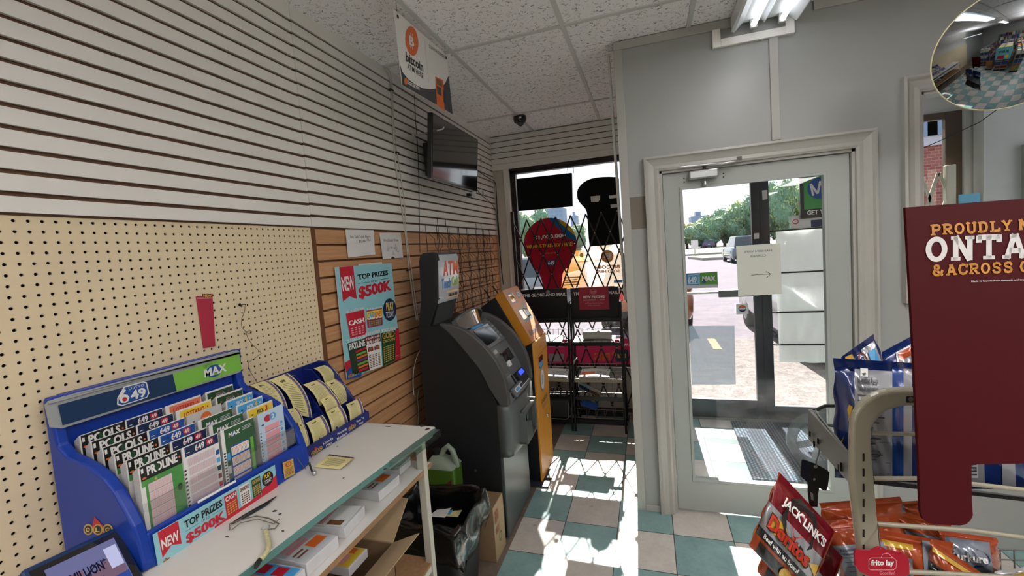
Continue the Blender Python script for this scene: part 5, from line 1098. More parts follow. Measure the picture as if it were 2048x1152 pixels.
# ================= NEWSPAPER RACKS =================
m_rk=M('rack black enamel','#1b1b1c',.35,.2,var=.08); m_rk2=M('rack cream strip','#a79c86',.5,var=.08); m_rkw=M('rack wire','#8c8c8a',.35,.7,var=.05)
def rack(x0,x1,yh,label,left=False):
    R_=thing('newspaper_rack',label,'newspaper rack',((x0+x1)/2,3.95,0)); yf=3.74; yb2=4.02
    fr=[]
    for x in (x0+.01,x1-.01):
        mb=MB(); mb.tube([(x,yf,0),(x,yf+.03,.5),(x,yh-.02,1.05),(x,yh,1.115),(x,yh+.03,1.14),(x,yh+.06,1.115),(x,yh+.065,1.05),(x,yh+.10,.5),(x,yb2,0)],.010,m_rk,8); mb.obj('side_frame',R_)
    mb=MB(); mb.box((x0+.015,yh+.005,.965),(x1-.015,yh+.02,1.275),m_rk); hb=mb.obj('header_board',R_,bevel=.003)
    mb=MB(); pr=PYm(yh+.0045,mb,step=.0004); pr.tb('THE GLOBE AND MAIL',x0+.04,1.205,x1-.02,1.235,k_white,1,.03); mb.obj('header_lettering',hb)
    mb=MB(); mb.box((x0,yh-.03,.965),(x1,yh+.03,1.0),m_rk); mb.obj('header_shelf',R_,bevel=.003)
    for z,cr in ((.78,False),(.45,True),(.285,False)):
        mb=MB(); y0=3.80; mb.box((x0+.01,y0,z-.022),(x1-.01,y0+.008,z+.012),m_rk2 if cr else m_rk); mb.obj('shelf_front',R_)
        mb=MB(); n=9
        for i in range(n): x=x0+.03+(x1-x0-.06)*i/(n-1); mb.tube([(x,y0+.004,z+.03),(x,y0+.01,z),(x,yb2-.03,z+.03),(x,yb2-.02,z+.10)],.002,m_rkw,5)
        for yy,zz in ((y0+.01,z),(y0+.12,z+.015),(yb2-.03,z+.03),(yb2-.02,z+.10)): mb.rod((x0+.02,yy,zz-.003),(x1-.02,yy,zz-.003),.0022,m_rkw,5)
        mb.obj('wire_shelf',R_)
    mb=MB(); n=6
    for i in range(n): x=x0+.03+(x1-x0-.06)*i/(n-1); mb.tube([(x,3.78,.19),(x,3.785,.11),(x,yb2-.03,.11)],.002,m_rkw,5)
    mb.rod((x0+.02,3.78,.19),(x1-.02,3.78,.19),.0022,m_rkw,5); mb.rod((x0+.02,3.783,.11),(x1-.02,3.783,.11),.0022,m_rkw,5); mb.obj('bottom_basket',R_)
    mb=MB(); mb.box((x0,3.80,.045),(x1,3.83,.085),m_rk); mb.box((x0,yb2-.02,.045),(x1,yb2,.085),m_rk); mb.obj('base_rail',R_)
    return R_
rack(.255,.735,3.89,'black newspaper rack nearer the left wall, partly hidden by the orange kiosk')
rack(.742,1.20,3.87,'black newspaper rack beside the vestibule wall, carrying the red pricing card')
mb=MB(); mb.ball((.545,3.888,1.245),(.02,.004,.018),m_rkw,8); tag(mb.obj('clip_knob'),'small grey suction knob on the top edge of the left newspaper rack header','knob')
mb=MB(); pr=PYm(3.862,mb,step=.0005); q=Q(pr,zb_); c=[q(465,215),q(680,210),q(672,45),q(455,55)]; mb.prism([pr.w(*p,0) for p in c],(0,.002,0),k_maroon); S=Sub(pr,c); S.rect(0,0,1,1,M('ink card red','#a81c3a',.4,var=.02),1)
S.ell(.5,.80,.11,.12,k_pink,2,24,r0=.88); S.text('GLOBE',.42,.76,.58,.84,k_pink,2,.03); S.text('NEW PRICING',.14,.50,.86,.62,k_white,2,.05); S.text('NOVEMBER 1, 2024',.14,.38,.86,.46,k_pink,2,.02); S.text('$4.25 Mon Monday-Saturday',.2,.25,.8,.31,k_pink,2); S.text('$7.00 on Saturday',.3,.15,.7,.21,k_pink,2)
tag(mb.obj('pricing_card'),'dark red card reading New Pricing November 1, 2024 clipped over the right rack header','card')
m_news=M('newsprint','#c9c8c2',.7,var=.05,scale=20)
def newspaper(x0,x1,y0,y1,z,h,label,fold=True,art=k_dgrey,tilt=0):
    mb=MB(); 
    def P(u,v,hh): return V(x0+(x1-x0)*u,y0+(y1-y0)*v,z+h*(1-.25*abs(u-.5)*2)+.03*tilt*u+hh)
    n=8
    for i in range(n):
        a,b=i/n,(i+1)/n; mb.hexa([V(x0+(x1-x0)*a,y0,z),V(x0+(x1-x0)*b,y0,z+.03*tilt*0),V(x0+(x1-x0)*b,y1,z+.02),V(x0+(x1-x0)*a,y1,z+.02)],[P(a,0,0),P(b,0,0),P(b,1,.02),P(a,1,.02)],m_news)
    pr=Print(mb,(0,0,0),(1,0,0),(0,1,0),fn=lambda u,v,hh:P(u,v,.02*v+hh),step=.0005)
    pr.rect(.05,.08,.5,.6,art,1); pr.lines(.55,.05,.95,.7,6,k_grey,1,.4,.1); pr.rect(.05,.75,.95,.9,k_dgrey,1)
    return tag(clean(mb.obj('newspaper')),label,'newspaper')
newspaper(.30,.66,3.81,3.99,.785,.02,'folded newspapers on the top wire shelf of the left rack',art=k_lblue)
newspaper(.30,.69,3.81,3.99,.455,.025,'bright sunlit newspaper on the middle shelf of the left rack',art=k_green)
newspaper(.80,1.06,3.81,3.99,.455,.03,'newspaper with orange print on the middle shelf of the right rack',art=k_orange)
newspaper(.765,1.13,3.81,3.98,.785,.015,'flat newspaper under the rolled one on the top shelf of the right rack',art=k_dgrey)
rl=MB(); rl.lathe([(.0,0),(.034,0),(.040,.01),(.040,.24),(.034,.25),(0,.25)],m_news,c=(.85,3.87,.842),axis=(1,-.02,0),n=18); 
for r_ in (.03,.022,.014): rl.lathe([(r_,0),(r_+.002,0),(r_+.002,.002),(r_,.002)],k_grey,c=(1.1015,3.865,.842),axis=(1,-.02,0),n=14)
tag(rl.obj('rolled_newspaper'),'rolled white newspaper lying across the top shelf of the right rack','newspaper')
mb=MB(); P0=[V(.775,3.87,.42),V(.975,3.87,.315),V(.965,3.92,.24),V(.765,3.92,.345)]; mb.prism(P0,(0,.012,.004),m_news); pr=Print(mb,(0,0,0),(1,0,0),(0,1,0),fn=lambda u,v,h:Vector(bil([P0[3],P0[2],P0[1],P0[0]],u,v))+V(0,-h,h),step=.0008); pr.rect(.05,.05,.5,.6,k_navy,1); pr.rect(.5,.05,.95,.6,k_brown,1); pr.rect(.1,.7,.6,.9,k_teal,1)
tag(mb.obj('magazine'),'tilted magazine slipping off the lower shelf of the right rack','magazine')
mb=MB(); mb.prism([V(.79,3.85,.20),V(.93,3.85,.155),V(.945,3.90,.20),V(.81,3.90,.245)],(0,.008,-.006),k_blue); tag(mb.obj('magazine'),'blue magazine lying in the bottom basket of the right rack','magazine')
mb=MB(); P0=[V(.70,3.80,.49),V(.76,3.86,.60),V(.765,3.98,.61),V(.71,3.98,.50)]; mb.prism(P0,(-.01,0,.006),m_news); tag(mb.obj('newspaper'),'newspaper leaning over the gap between the two racks','newspaper')
cr_=thing('black_crate','dark grey crate with a pale wire rim on the floor under the left newspaper rack','crate',(.5,3.85,.1)); mb=MB(); mb.hexa([V(.30,3.76,.11),V(.695,3.76,.11),V(.695,3.98,.11),V(.30,3.98,.11)],[V(.29,3.74,.27),V(.70,3.74,.27),V(.70,3.99,.29),V(.29,3.99,.29)],M('crate dark','#2b2b2f',.5,var=.05)); mb.obj('crate_body',cr_,bevel=.006); mb=MB(); mb.tube([V(.30,3.735,.115),V(.67,3.735,.105),V(.695,3.735,.12),V(.705,3.735,.26)],.004,m_rkw,6); mb.obj('wire_rim',cr_)
# ================= DOOR PAPERS =================
mb=MB(); pr=PYm(LY+.0185,mb,step=.0004); q=Q(pr,zf(1350,340,3.6)); c=[q(455,908),q(770,892),q(757,525),q(440,548)]; m_ps=sheet('taped paper','#cfd1c6',.08); pr.poly(c,m_ps,0)
for t,bl,br,tl in (('HANSEN VAPE',(698,586),(497,598),(698,570)),('CORNER',(656,622),(538,630),(656,606))): pr.text(t,q(*bl),q(*br),q(*tl),k_grey,1,.03)
m_pen=M('ink marker','#55605c',.5,var=0); pr.line([q(548,757),q(688,748)],.0035,m_pen,1); pr.line([q(660,775),q(688,748)],.0035,m_pen,1); pr.line([q(655,730),q(688,748)],.0035,m_pen,1)
tag(mb.obj('paper_notice'),'grey paper notice with an arrow and backwards HANSEN VAPE CORNER lettering on the glass door','notice')
z5d=zf(1360,500,5.235)
mb=MB(); pr=PYm(4.155,mb,step=.0006); q=Q(pr,z5d); 
S=Sub(pr,[q(70,370),q(205,365),q(203,243),q(65,250)]); S.rect(0,0,1,1,M('ink sticker blue','#2a86c8',.4,var=.03),1); S.rect(.15,.1,.93,.9,k_white,2); S.rect(.18,.14,.9,.86,k_lblue,3); S.text('649',.1,.2,.8,.75,k_white,4,.06)
S=Sub(pr,[q(208,365),q(395,358),q(388,228),q(205,242)]); S.rect(0,0,1,1,M('ink sticker green','#5aa03a',.4,var=.03),1); S.poly([(.1,.2),(.3,.1),(.45,.5),(.2,.6)],k_blue,2); S.text('MAX',.12,.3,.9,.72,k_white,3,.08,.1)
pr.poly([q(70,402),q(398,392),q(396,358),q(70,372)],k_lgrey,1); pr.poly([q(65,404),q(400,394),q(392,225),q(60,245)],k_white,0); tag(mb.obj('door_sticker'),'blue and green sticker lettered 649 and MAX on the outer glass door','sticker')
mb=MB(); a=AY(1374,587,4.13); b=AY(1440,585,4.13); mb.rod((1.74,4.13,a.z),(2.33,4.13,a.z),.010,m_alu,8); c=AY(*z5d(407,495),4.12); d=AY(*z5d(605,415),4.12); mb.box((c.x,4.10,c.z),(2.33,4.15,d.z),m_anog); mb.obj('push_bar',d2)
mb=MB(); pr=PYm(4.152,mb,step=.0006); q=Q(pr,z5d); pr.poly([q(590,675),q(718,668),q(716,560),q(588,566)],k_white,0); cu,cv=q(653,613); pr.ell(cu,cv,.030,.030,k_navy,1,20); pr.ell(cu,cv+.004,.026,.022,k_orange,2,20,0,.1,PI-.1); pr.rect(cu-.025,cv-.006,cu+.025,cv+.004,k_white,3); tag(mb.obj('round_logo_sticker'),'white sticker with a round orange and navy logo beside the outer door handle','sticker')
for p,l_ in (([(1525,400),(1535,398),(1534,380),(1524,381)],'small white label high on the dark door post'),([(1508,478),(1518,477),(1518,466),(1508,467)],'small striped label lower on the dark door post')):
    mb=MB(); mb.prism([AY(*x,4.157) for x in p],(0,.001,0),m_paper); tag(mb.obj('post_label'),l_,'label')
mb=MB(); z6d=zf(1350,640,3.387); mb.prism([AY(*z6d(*x),4.154) for x in ((113,437),(412,437),(403,38),(95,40))],(0,.001,0),sheet('tinted film','#7f8c96',.2,.55)); tag(mb.obj('tinted_film'),'square of grey tinted film on the lower part of the outer glass door','film')
mb=MB(); 
for yy in ((539,461,1646,456),(564,546,1649,542),(542,625,1651,623),(543,690,1653,689)): z=AY(1600,(yy[1]+yy[3])/2,4.14).z; mb.box((2.435,4.135,z-.006),(2.98,4.16,z+.006),m_frame)
mb.obj('muntin_bars',sd)
mb=MB(); x0=AY(1556,600,4.175).x; 
n=14; rows=8; vs=[]
for j in range(rows+1):
    for i in range(n+1): u,v=i/n,j/rows; vs.append(V(x0+(2.90-x0)*u,4.19+.008*math.sin(u*7+v*5)+.006*math.sin(u*19-v*9),.52+(1.655-.52)*v))
mb.add(vs,[(j*(n+1)+i,j*(n+1)+i+1,(j+1)*(n+1)+i+1,(j+1)*(n+1)+i) for j in range(rows) for i in range(n)],s_wht,True); tag(mb.obj('white_sheet'),'creased white sheet covering the right hand side window beside the outer door','sheet')
z5=zf(1350,340,3.6)
mb=MB(); pr=PYm(4.12,mb,step=.0008); q=Q(pr,z5); bl=q(905,352); tr=(2.93,q(1000,30)[1]); u0,v0=bl; u1,v1=tr[0],tr[1]
mb.box((u0,4.12,v0),(u1,4.145,v1+.05),m_tvb); a=q(930,285); pr.rect(a[0],a[1],u1-.02,v1+.04,M('ink poster green','#3f9a4a',.4,var=.03),1); cu,cv=q(1040,130); pr.ell(cu,cv,.085,.085,k_blue,2,24); 
pr.line([q(975,100),q(995,185)],.014,k_white,3); pr.line([q(975,100),q(1025,170)],.016,k_white,4); pr.line([q(1025,170),q(1045,80)],.016,k_white,5); pr.line([q(1045,80),q(1075,160)],.014,k_white,6)
pr.text('LOTTO',q(945,85),q(1060,55),q(938,62),k_dgreen,3,.01); pr.text('GET YOUR',q(950,325),(q(950,325)[0]+.21,q(950,325)[1]),q(950,292),k_white,3,.05)
tag(mb.obj('framed_poster'),'black framed green poster reading GET, hung high in the sidelight right of the door post','poster')
mb=MB(); pr=PYm(4.15,mb,step=.0006); q=Q(pr,z5); pr.poly([q(840,422),(2.95,q(1060,410)[1]),(2.95,q(1060,300)[1]),q(835,332)],k_white,0); pr.ell(*q(868,372),.022,.022,k_red,1,16,r0=.7); pr.poly([q(980,412),(2.95,q(1060,405)[1]),(2.95,q(1060,352)[1]),q(978,362)],k_navy,1); tag(mb.obj('small_notice'),'white notice with a small red ring below the framed green poster','notice')
# mat and plastic hoop in vestibule
def mk_mat():
    m,t,b=base('ribbed mat'); c=t.coord(); s=t.new('ShaderNodeSeparateXYZ'); t.l.new(c,s.inputs[0])
    d=t.math('ADD',t.math('MULTIPLY',s.outputs[0],.5),s.outputs[1]); st=t.math('PINGPONG',t.math('MULTIPLY',d,38),.5)
    st2=t.math('PINGPONG',t.math('MULTIPLY',s.outputs[0],45),.5)
    k=t.math('GREATER_THAN',t.math('MULTIPLY',st,st2),.07)
    band=t.math('GREATER_THAN',t.math('PINGPONG',t.math('MULTIPLY',t.math('SUBTRACT',s.outputs[0],2.1),4.2),.5),.27)
    c1=t.mix(k,lin('#151c26'),lin('#33414e')); c2=t.mix(k,lin('#1c2632'),lin('#55646f')); t.l.new(t.mix(band,c2,c1),b.inputs['Base Color']); b.inputs['Roughness'].default_value=.8; b.inputs['Specular IOR Level'].default_value=.1; return m
mb=MB(); mb.prism([(2.04,3.12,.001),(2.86,3.14,.001),(2.88,4.13,.001),(2.07,4.11,.001)],(0,0,.012),mk_mat()); tag(mb.obj('door_mat',bevel=.003),'blue grey ribbed mat on the vestibule floor behind the glass door','mat')
hoop=thing('plastic_hoop','clear plastic spoked hoop lying against the right side behind the glass door','hoop',(2.65,3.35,0)); m_hp=sheet('smoky plastic','#5c6668',.15,.62)
cc_=AY(1640,882,3.35); R0=abs(AY(1573,882,3.35).x-cc_.x)
mb=MB(); n=40; rings=[]
for k in range(n+1):
    t=2*PI*k/n; d_=V(math.cos(t),.0,math.sin(t)); rings.append([cc_+d_*R0+V(0,-.02,0),cc_+d_*R0+V(0,.02,0),cc_+d_*R0*.70+V(0,.015,0),cc_+d_*R0*.70+V(0,-.015,0)])
mb.loft(rings,m_hp,True,False); mb.obj('rim',hoop)
for k in range(6):
    t=2*PI*k/6+.3; d_=V(math.cos(t),0,math.sin(t)); n_=V(-d_.z,0,d_.x)*.022; mb=MB(); mb.prism([cc_+d_*.03-n_,cc_+d_*R0*.72-n_,cc_+d_*R0*.72+n_,cc_+d_*.03+n_],(0,.008,0),m_hp); mb.obj('spoke',hoop)
# right window scenery inside vestibule
g2=thing('white_gate','white folding gate seen through the upper right interior window, before the brown frame','gate',(3.5,4.0,1)); zr=zf(1820,180,4.8)
mw=M('gate cream','#dcd8c6',.4,var=.04)
for a,b in (((105,820),(215,1105)),((275,795),(165,1110)),((100,940),(130,900)),((285,800),(395,1060)),((390,930),(330,1110))):
    mb=MB(); p=AY(*zr(*a),4.08); q_=AY(*zr(*b),4.08); d=(q_-p); p2=p+d*1.0; q2=q_+d.normalized()*(.35 if d.length>.2 else 0); nrm=V(-d.z,0,d.x).normalized()*.011; mb.prism([p-nrm,q2-nrm,q2+nrm,p+nrm],(0,.008,0),mw); mb.obj('gate_bar',g2)
mb=MB(); p=AY(*zr(342,725),4.06); q_=AY(*zr(435,715),4.06); mb.box((p.x,4.05,1.2),(q_.x,4.09,q_.z),mw); mb.obj('gate_post',g2,bevel=.003)
mb=MB(); a=AY(1917,388,4.045); b=AY(1959,386,4.045); mb.box((a.x,4.04,1.30),(b.x,4.048,b.z),M('sky blue card','#7cc4e6',.5,var=.03)); tag(mb.obj('blue_panel'),'flat sky blue panel on the vestibule wall seen through the upper right window','panel')
mb=MB(); P=[AY(1838,299,3.9),AY(1875,284,3.9),AY(1917,264,3.9),AY(1958,245,3.9),AY(2000,215,3.9)]; mb.tube(P,.003,m_bc,5); tag(mb.obj('slack_cable'),'thin black cable drooping across the upper right interior window','cable')
# ================= OUTSIDE =================
GZ=-.15
def mk_ground(name,a,b,sc=3,rough=.9):
    m,t,bb=base(name); c=t.coord(); n=t.noise(c,sc,5,.7); n2=t.noise(c,40,2,.8); t.l.new(t.ramp(t.math('ADD',t.math('MULTIPLY',n,.5),t.math('MULTIPLY',n2,.5)),[(.35,lin(a)),(.65,lin(b))]),bb.inputs['Base Color']); bb.inputs['Roughness'].default_value=rough; bb.inputs['Specular IOR Level'].default_value=.04; return m
mb=MB(); mb.box((-60,7.7,GZ-.3),(120,170,GZ),mk_ground('asphalt','#57525a','#716b70')); mb.obj('parking_lot')['kind']='structure'; bpy.data.objects['parking_lot'].name='floor_parking'
mb=MB(); mb.box((-30,YB+.16,GZ-.2),(40,7.7,-.02),mk_ground('sidewalk concrete','#4d4846','#7a7471',9)); struct(mb.obj('floor_sidewalk'))
m_grass=M('grass','#4a6633',.9,var=.25,scale=.8); m_curb=M('kerb concrete','#9a948c',.8,var=.1)
mb=MB(); mb.prism([(-20,52,GZ),(60,48,GZ),(60,72,GZ),(-20,78,GZ)],(0,0,.18),m_grass,m_side=m_curb); tag(mb.obj('grass_verge'),'long strip of grass verge beyond the parking lot','grass',kind='stuff')
mb=MB(); mb.prism([(4.9,43,GZ),(5.6,38,GZ),(9,37,GZ),(14,37.5,GZ),(14,44,GZ)],(0,0,.2),m_grass,m_side=m_curb); mb.obj('grass_island'); tag(bpy.data.objects['grass_island'],'raised kerb island with grass in the middle of the parking lot','grass',kind='stuff')
mb=MB(); mb.box((2.3,6.9,-.019),(2.42,7.65,-.012),M('yellow line paint','#d9c27a',.8,var=.1)); mb.obj('line'); tag(bpy.data.objects['line'],'yellow painted line on the pavement outside the glass doors','road marking'); bpy.data.objects['line'].name='painted_line'
def car(name,x,y,L,W,Hh,col,label,flip=False,van=False):
    C_=thing(name,label,'car',(x,y,GZ)); mp=M('car paint '+col,col,.25,.3,var=.02,coat=1); mg=M('car glass','#20262c',.05,var=0,coat=1); mt=M('tyre','#1c1c1d',.8,var=.1); mrim=M('wheel rim','#9a9da0',.3,.8,var=0)
    s=-1 if flip else 1; w=W/2
    def P(yy,zz,e=0,xx=None): return V(x+(xx if xx is not None else 0),y+s*yy,GZ+zz)
    # stations along length from near end: (y, halfwidth, z0, z1)
    prof=[(0,.86,.38,.80),(.04,.95,.30,.98),(.25,1,.25,1.05),(1.0,1,.24,1.06),(L*.5,1,.24,1.04),(L-1.2,1,.24,1.0),(L-.3,.97,.26,.86),(L-.03,.88,.32,.72)]
    mb=MB(); rings=[]
    for yy,hw,z0,z1 in prof:
        hw*=w; rings.append([P(yy,z0,xx=-hw*.93),P(yy,z0,xx=hw*.93),P(yy,z0+.14,xx=hw),P(yy,(z0+z1)/2,xx=hw*1.01),P(yy,z1-.06,xx=hw*.97),P(yy,z1,xx=hw*.86),P(yy,z1,xx=-hw*.86),P(yy,z1-.06,xx=-hw*.97),P(yy,(z0+z1)/2,xx=-hw*1.01),P(yy,z0+.14,xx=-hw)])
    mb.loft(rings,mp,True); clean(mb.obj('car_body',C_))
    def cab(z0,z1,y0,y1,y2,y3,a,b,m,nm):
        mb=MB(); bt=[P(y0,z0,xx=-a),P(y0,z0,xx=a),P(y3,z0,xx=a),P(y3,z0,xx=-a)]; tp=[P(y1,z1,xx=-b),P(y1,z1,xx=b),P(y2,z1,xx=b),P(y2,z1,xx=-b)]; mb.hexa(bt,tp,m); clean(mb.obj(nm,C_,bevel=.04))
    cab(1.0,Hh-.06,.12,.42,L-2.1,L-1.25,w*.88,w*.72,mg,'cabin_glass'); cab(Hh-.08,Hh,.40,.48,L-2.15,L-2.0,w*.76,w*.70,mp,'roof')
    for wy in (.85,L-.9):
        for sx in (-1,1):
            mb=MB(); c=P(wy,.34,xx=sx*(w-.20)); mb.lathe([(.20,.205),(.33,.20),(.345,.17),(.345,.03),(.33,0)],mt,c=c,axis=(sx,0,0),n=20); wh=mb.obj('wheel',C_); mb=MB(); mb.lathe([(.0,.222),(.08,.222),(.20,.208),(.21,.19)],mrim,c=c,axis=(sx,0,0),n=10); mb.obj('hub_cap',wh)
    lm=k_red if not flip else M('headlamp','#dfe6ea',.1,var=0,coat=1)
    for sx in (-1,1): mb=MB(); a=P(.02,.74,xx=sx*w*.62); mb.box(a-V(.17,.03,.07),a+V(.17,.05,.08),lm); mb.obj('tail_lamp' if not flip else 'head_lamp',C_,bevel=.02)
    mb=MB(); a=P(.0,.45,xx=0); mb.box(a-V(w*.85,.05,.14),a+V(w*.85,.06,.02),m_ablk if not flip else M('grille','#202326',.4,var=0)); mb.obj('bumper',C_,bevel=.03)
    if not flip: mb=MB(); a=P(-.03,.70,xx=0); mb.box(a-V(.16,.012,.05),a+V(.16,.012,.05),m_paper); mb.obj('number_plate',C_)
    return C_
car('car',1.33,8.65,4.4,1.80,1.62,'#7a4a30','copper coloured hatchback parked nearest the shop, left through the glass door')
car('car',4.15,10.3,4.6,1.86,1.66,'#a8acb0','white sport utility car parked facing the shop behind the paper notice',flip=True)
car('car',7.6,31,4.6,1.9,1.75,'#55606c','grey blue estate car parked by the kerb island')
car('car',11.3,56+24,4.6,1.9,1.5,'#2f3f66','distant dark blue car parked below the trees')
car('car',-1.6,12.0,4.5,1.85,1.6,'#7c8084','silver car outside the shop window, behind the round red card')
# trees
def leaf_crown(seed,rx,rz,n,cols):
    rr=random.Random(seed); mb=MB(); lob=[(V(rr.uniform(-.55,.55)*rx,rr.uniform(-.4,.4)*rx,rr.uniform(-.5,.6)*rz),rr.uniform(.35,.6)) for _ in range(13)]
    for c,s in lob: 
        r_=s*rx; 
        rings=[]; N=10
        for j in range(N+1):
            rings.append([c+V(r_*math.sin(PI*j/N)*math.cos(2*PI*k/14)*(.85+.3*rr.random()),r_*math.sin(PI*j/N)*math.sin(2*PI*k/14)*(.85+.3*rr.random()),s*rz*math.cos(PI*j/N)*1.0) for k in range(14)])
        mb.loft(rings,cols[0],False,False)
    for _ in range(n):
        c,s=rr.choice(lob); t=rr.uniform(0,2*PI); ph=math.acos(rr.uniform(-1,1)); d=V(math.sin(ph)*math.cos(t),math.sin(ph)*math.sin(t),math.cos(ph)); p=c+V(d.x*s*rx,d.y*s*rx,d.z*s*rz)*rr.uniform(.92,1.22)
        a=V(rr.uniform(-1,1),rr.uniform(-1,1),rr.uniform(-1,1)).normalized(); b=a.cross(d).normalized() if a.cross(d).length>.1 else V(1,0,0); w_=rr.uniform(.10,.30); mb.add([p-b*w_-a*w_*.5,p+b*w_-a*w_*.3,p+b*w_*.4+a*w_,p-b*w_*.6+a*w_*.7],[(0,1,2,3)],rr.choice(cols))
    return mb
gA=M('leaf green','#8fa97f',.8,var=.2,scale=.6); gB=M('leaf olive','#b0bb78',.8,var=.2,scale=.6); gC=M('leaf yellow','#dccb68',.8,var=.2,scale=.6); gD=M('leaf deep','#789782',.8,var=.2,scale=.6); gE=M('leaf rust','#cc9a70',.8,var=.2,scale=.6); m_bark=M('bark','#5a4a3c',.9)  # leaf colours paled and greyed to carry the distance haze
kinds=[('green leafy',[gD,gA,gA,gB]),('yellowing',[gA,gB,gC,gC]),('dark green',[gD,gD,gA]),('rust tinged',[gA,gE,gB,gE])]
protos=[]
for i,(nm,cl) in enumerate(kinds): protos.append(leaf_crown(i+3,3.6,4.2,4200,cl))
meshes=[None]*4
def tz(px,py,y): p=AY(px,py,y); return p.x,p.z
row=[(1352,452,88,0),(1372,447,90,3),(1391,449,84,0),(1409,440,92,1),(1428,433,88,0),(1447,424,92,2),(1466,418,88,0),(1484,406,92,1),(1503,398,90,2),(1523,392,96,0),(1545,376,88,2),(1566,368,84,0),(1588,378,90,0),(1612,372,86,3),(1638,380,90,2),(1046,432,70,0),(1075,428,78,2),(1150,452,90,0),(1205,450,88,3)]
place=['leftmost in the glass door view','small one left of the tower block','just below the tower block','turning yellow right of the tower block','fifth from the left in the door view','dark pointed one mid row','beside the yellowing one, mid row','tall yellow flecked one near the door post','tall dark one left of the door post','hidden mostly by the door post','first right of the door post','second right of the door post','third right of the door post','rusty one beside the framed poster','behind the framed poster','far left in the shop window','in the shop window below the black screen','behind the stem of the round card','behind the black cut-out sign']
for i,(px,py,y,k) in enumerate(row):
    x,z=tz(px,py,y); h_=z-GZ; s=h_/9.0; sx=.62 if i<15 else .7
    T_=thing('tree','%s tree beyond the parking lot, %s'%(kinds[k][0],place[i]),'tree',(x,y,GZ),'trees beyond the parking lot')
    if meshes[k] is None:
        o=protos[k].obj('crown'); meshes[k]=o.data; o.parent=T_
    else: o=bpy.data.objects.new('crown',meshes[k]); COL.objects.link(o); o.parent=T_
    o.location=(0,0,h_*.56); o.scale=(sx,sx,s*.98); o.rotation_euler=(0,0,i*1.3)
    mb=MB(); mb.lathe([(.28,0),(.2,2),(.15,h_*.5)],m_bark,c=(x,y,GZ),n=8); mb.obj('trunk',T_)
# buildings
def building(x0,y0,x1,y1,z1,m,mwn,label,nx,nz,wz=1.4,facey=True,name='building'):
    B_=thing(name,label,'building',((x0+x1)/2,(y0+y1)/2,GZ)); mb=MB(); mb.box((x0,y0,GZ),(x1,y1,z1),m); mb.box((x0+.3*(x1-x0),y0+.3*(y1-y0),z1),(x0+.6*(x1-x0),y0+.7*(y1-y0),z1+2.6),m); mb.obj('walls',B_)
    for i in range(nx):
        for j in range(nz):
            w_=(x1-x0)/nx; h_=(z1-3)/nz; cx=x0+(i+.5)*w_; cz=2.5+(j+.5)*h_
            mb=MB(); mb.box((cx-w_*.3,y0-.05,cz-h_*.25),(cx+w_*.3,y0+.05,cz+h_*.25),mwn); mb.obj('window',B_)
    return B_
m_bl=M('pale tower block','#7d8fa6',.8,var=.05,scale=.1); m_bw=M('tower glass','#6f86a0',.3,var=0)  # distance haze is put into the bluish tint
bx_=AY(1382,430,260); bx2=AY(1418,430,260); building(bx_.x,260,bx2.x,275,AY(1400,424,260).z-2,m_bl,m_bw,'hazy blue tower block above the trees, seen through the glass door',5,7)
a=AY(*za(455,430),240); b=AY(*za(600,430),240); building(a.x,240,b.x,252,AY(*za(540,395),240).z,m_bl,m_bw,'pale tower block seen through the shop window below the black screen',4,8)
a=AY(*za(660,455),300); b=AY(*za(705,455),300); building(a.x,300,b.x,312,AY(*za(680,455),300).z,m_bl,m_bw,'narrow distant tower seen through the window right of the round card',2,6)
m_brick=None
def mk_brick():
    m,t,b=base('red brick'); c=t.coord(); br=t.new('ShaderNodeTexBrick'); s=t.new('ShaderNodeSeparateXYZ'); t.l.new(c,s.inputs[0]); cb=t.new('ShaderNodeCombineXYZ'); t.l.new(t.math('ADD',s.outputs[0],s.outputs[1]),cb.inputs[0]); t.l.new(s.outputs[2],cb.inputs[1]); t.l.new(cb.outputs[0],br.inputs['Vector'])
    br.inputs['Color1'].default_value=lin('#84453e'); br.inputs['Color2'].default_value=lin('#965c52'); br.inputs['Mortar'].default_value=lin('#98827c'); br.inputs['Scale'].default_value=2.2; t.l.new(br.outputs[0],b.inputs['Base Color']); b.inputs['Roughness'].default_value=.9; return m
B_=thing('building','red brick building seen through the upper right interior window','building',(13,24,GZ)); a=AY(1838,330,20); 
mb=MB(); zt2=AY(1860,292,20).z; mb.box((10.2,20,GZ),(20,23,zt2),mk_brick()); mb.obj('brick_wall',B_); mb=MB(); mb.box((10.2,19.9,zt2),(20,23,zt2+2.2),M('grey cladding','#b3b3ba',.7,var=.04)); mb.obj('upper_storey',B_)
for px in (1850,1878): c=AY(px,270,19.88); mb=MB(); mb.box((c.x-.35,19.84,zt2+.35),(c.x+.35,19.92,zt2+1.5),m_bw); mb.obj('window',B_)
ps=thing('parking_sign','small white parking sign on a post by the grass verge, left in the door glass','sign',(8.0,50,0)); c=AY(1389,486,50); mb=MB(); mb.rod((c.x,50,GZ),(c.x,50,c.z),.05,m_alu,6); mb.obj('post',ps); mb=MB(); mb.box((c.x-.35,49.93,c.z-.6),(c.x+.35,49.98,c.z+.3),m_paper); mb.obj('sign_plate',ps)
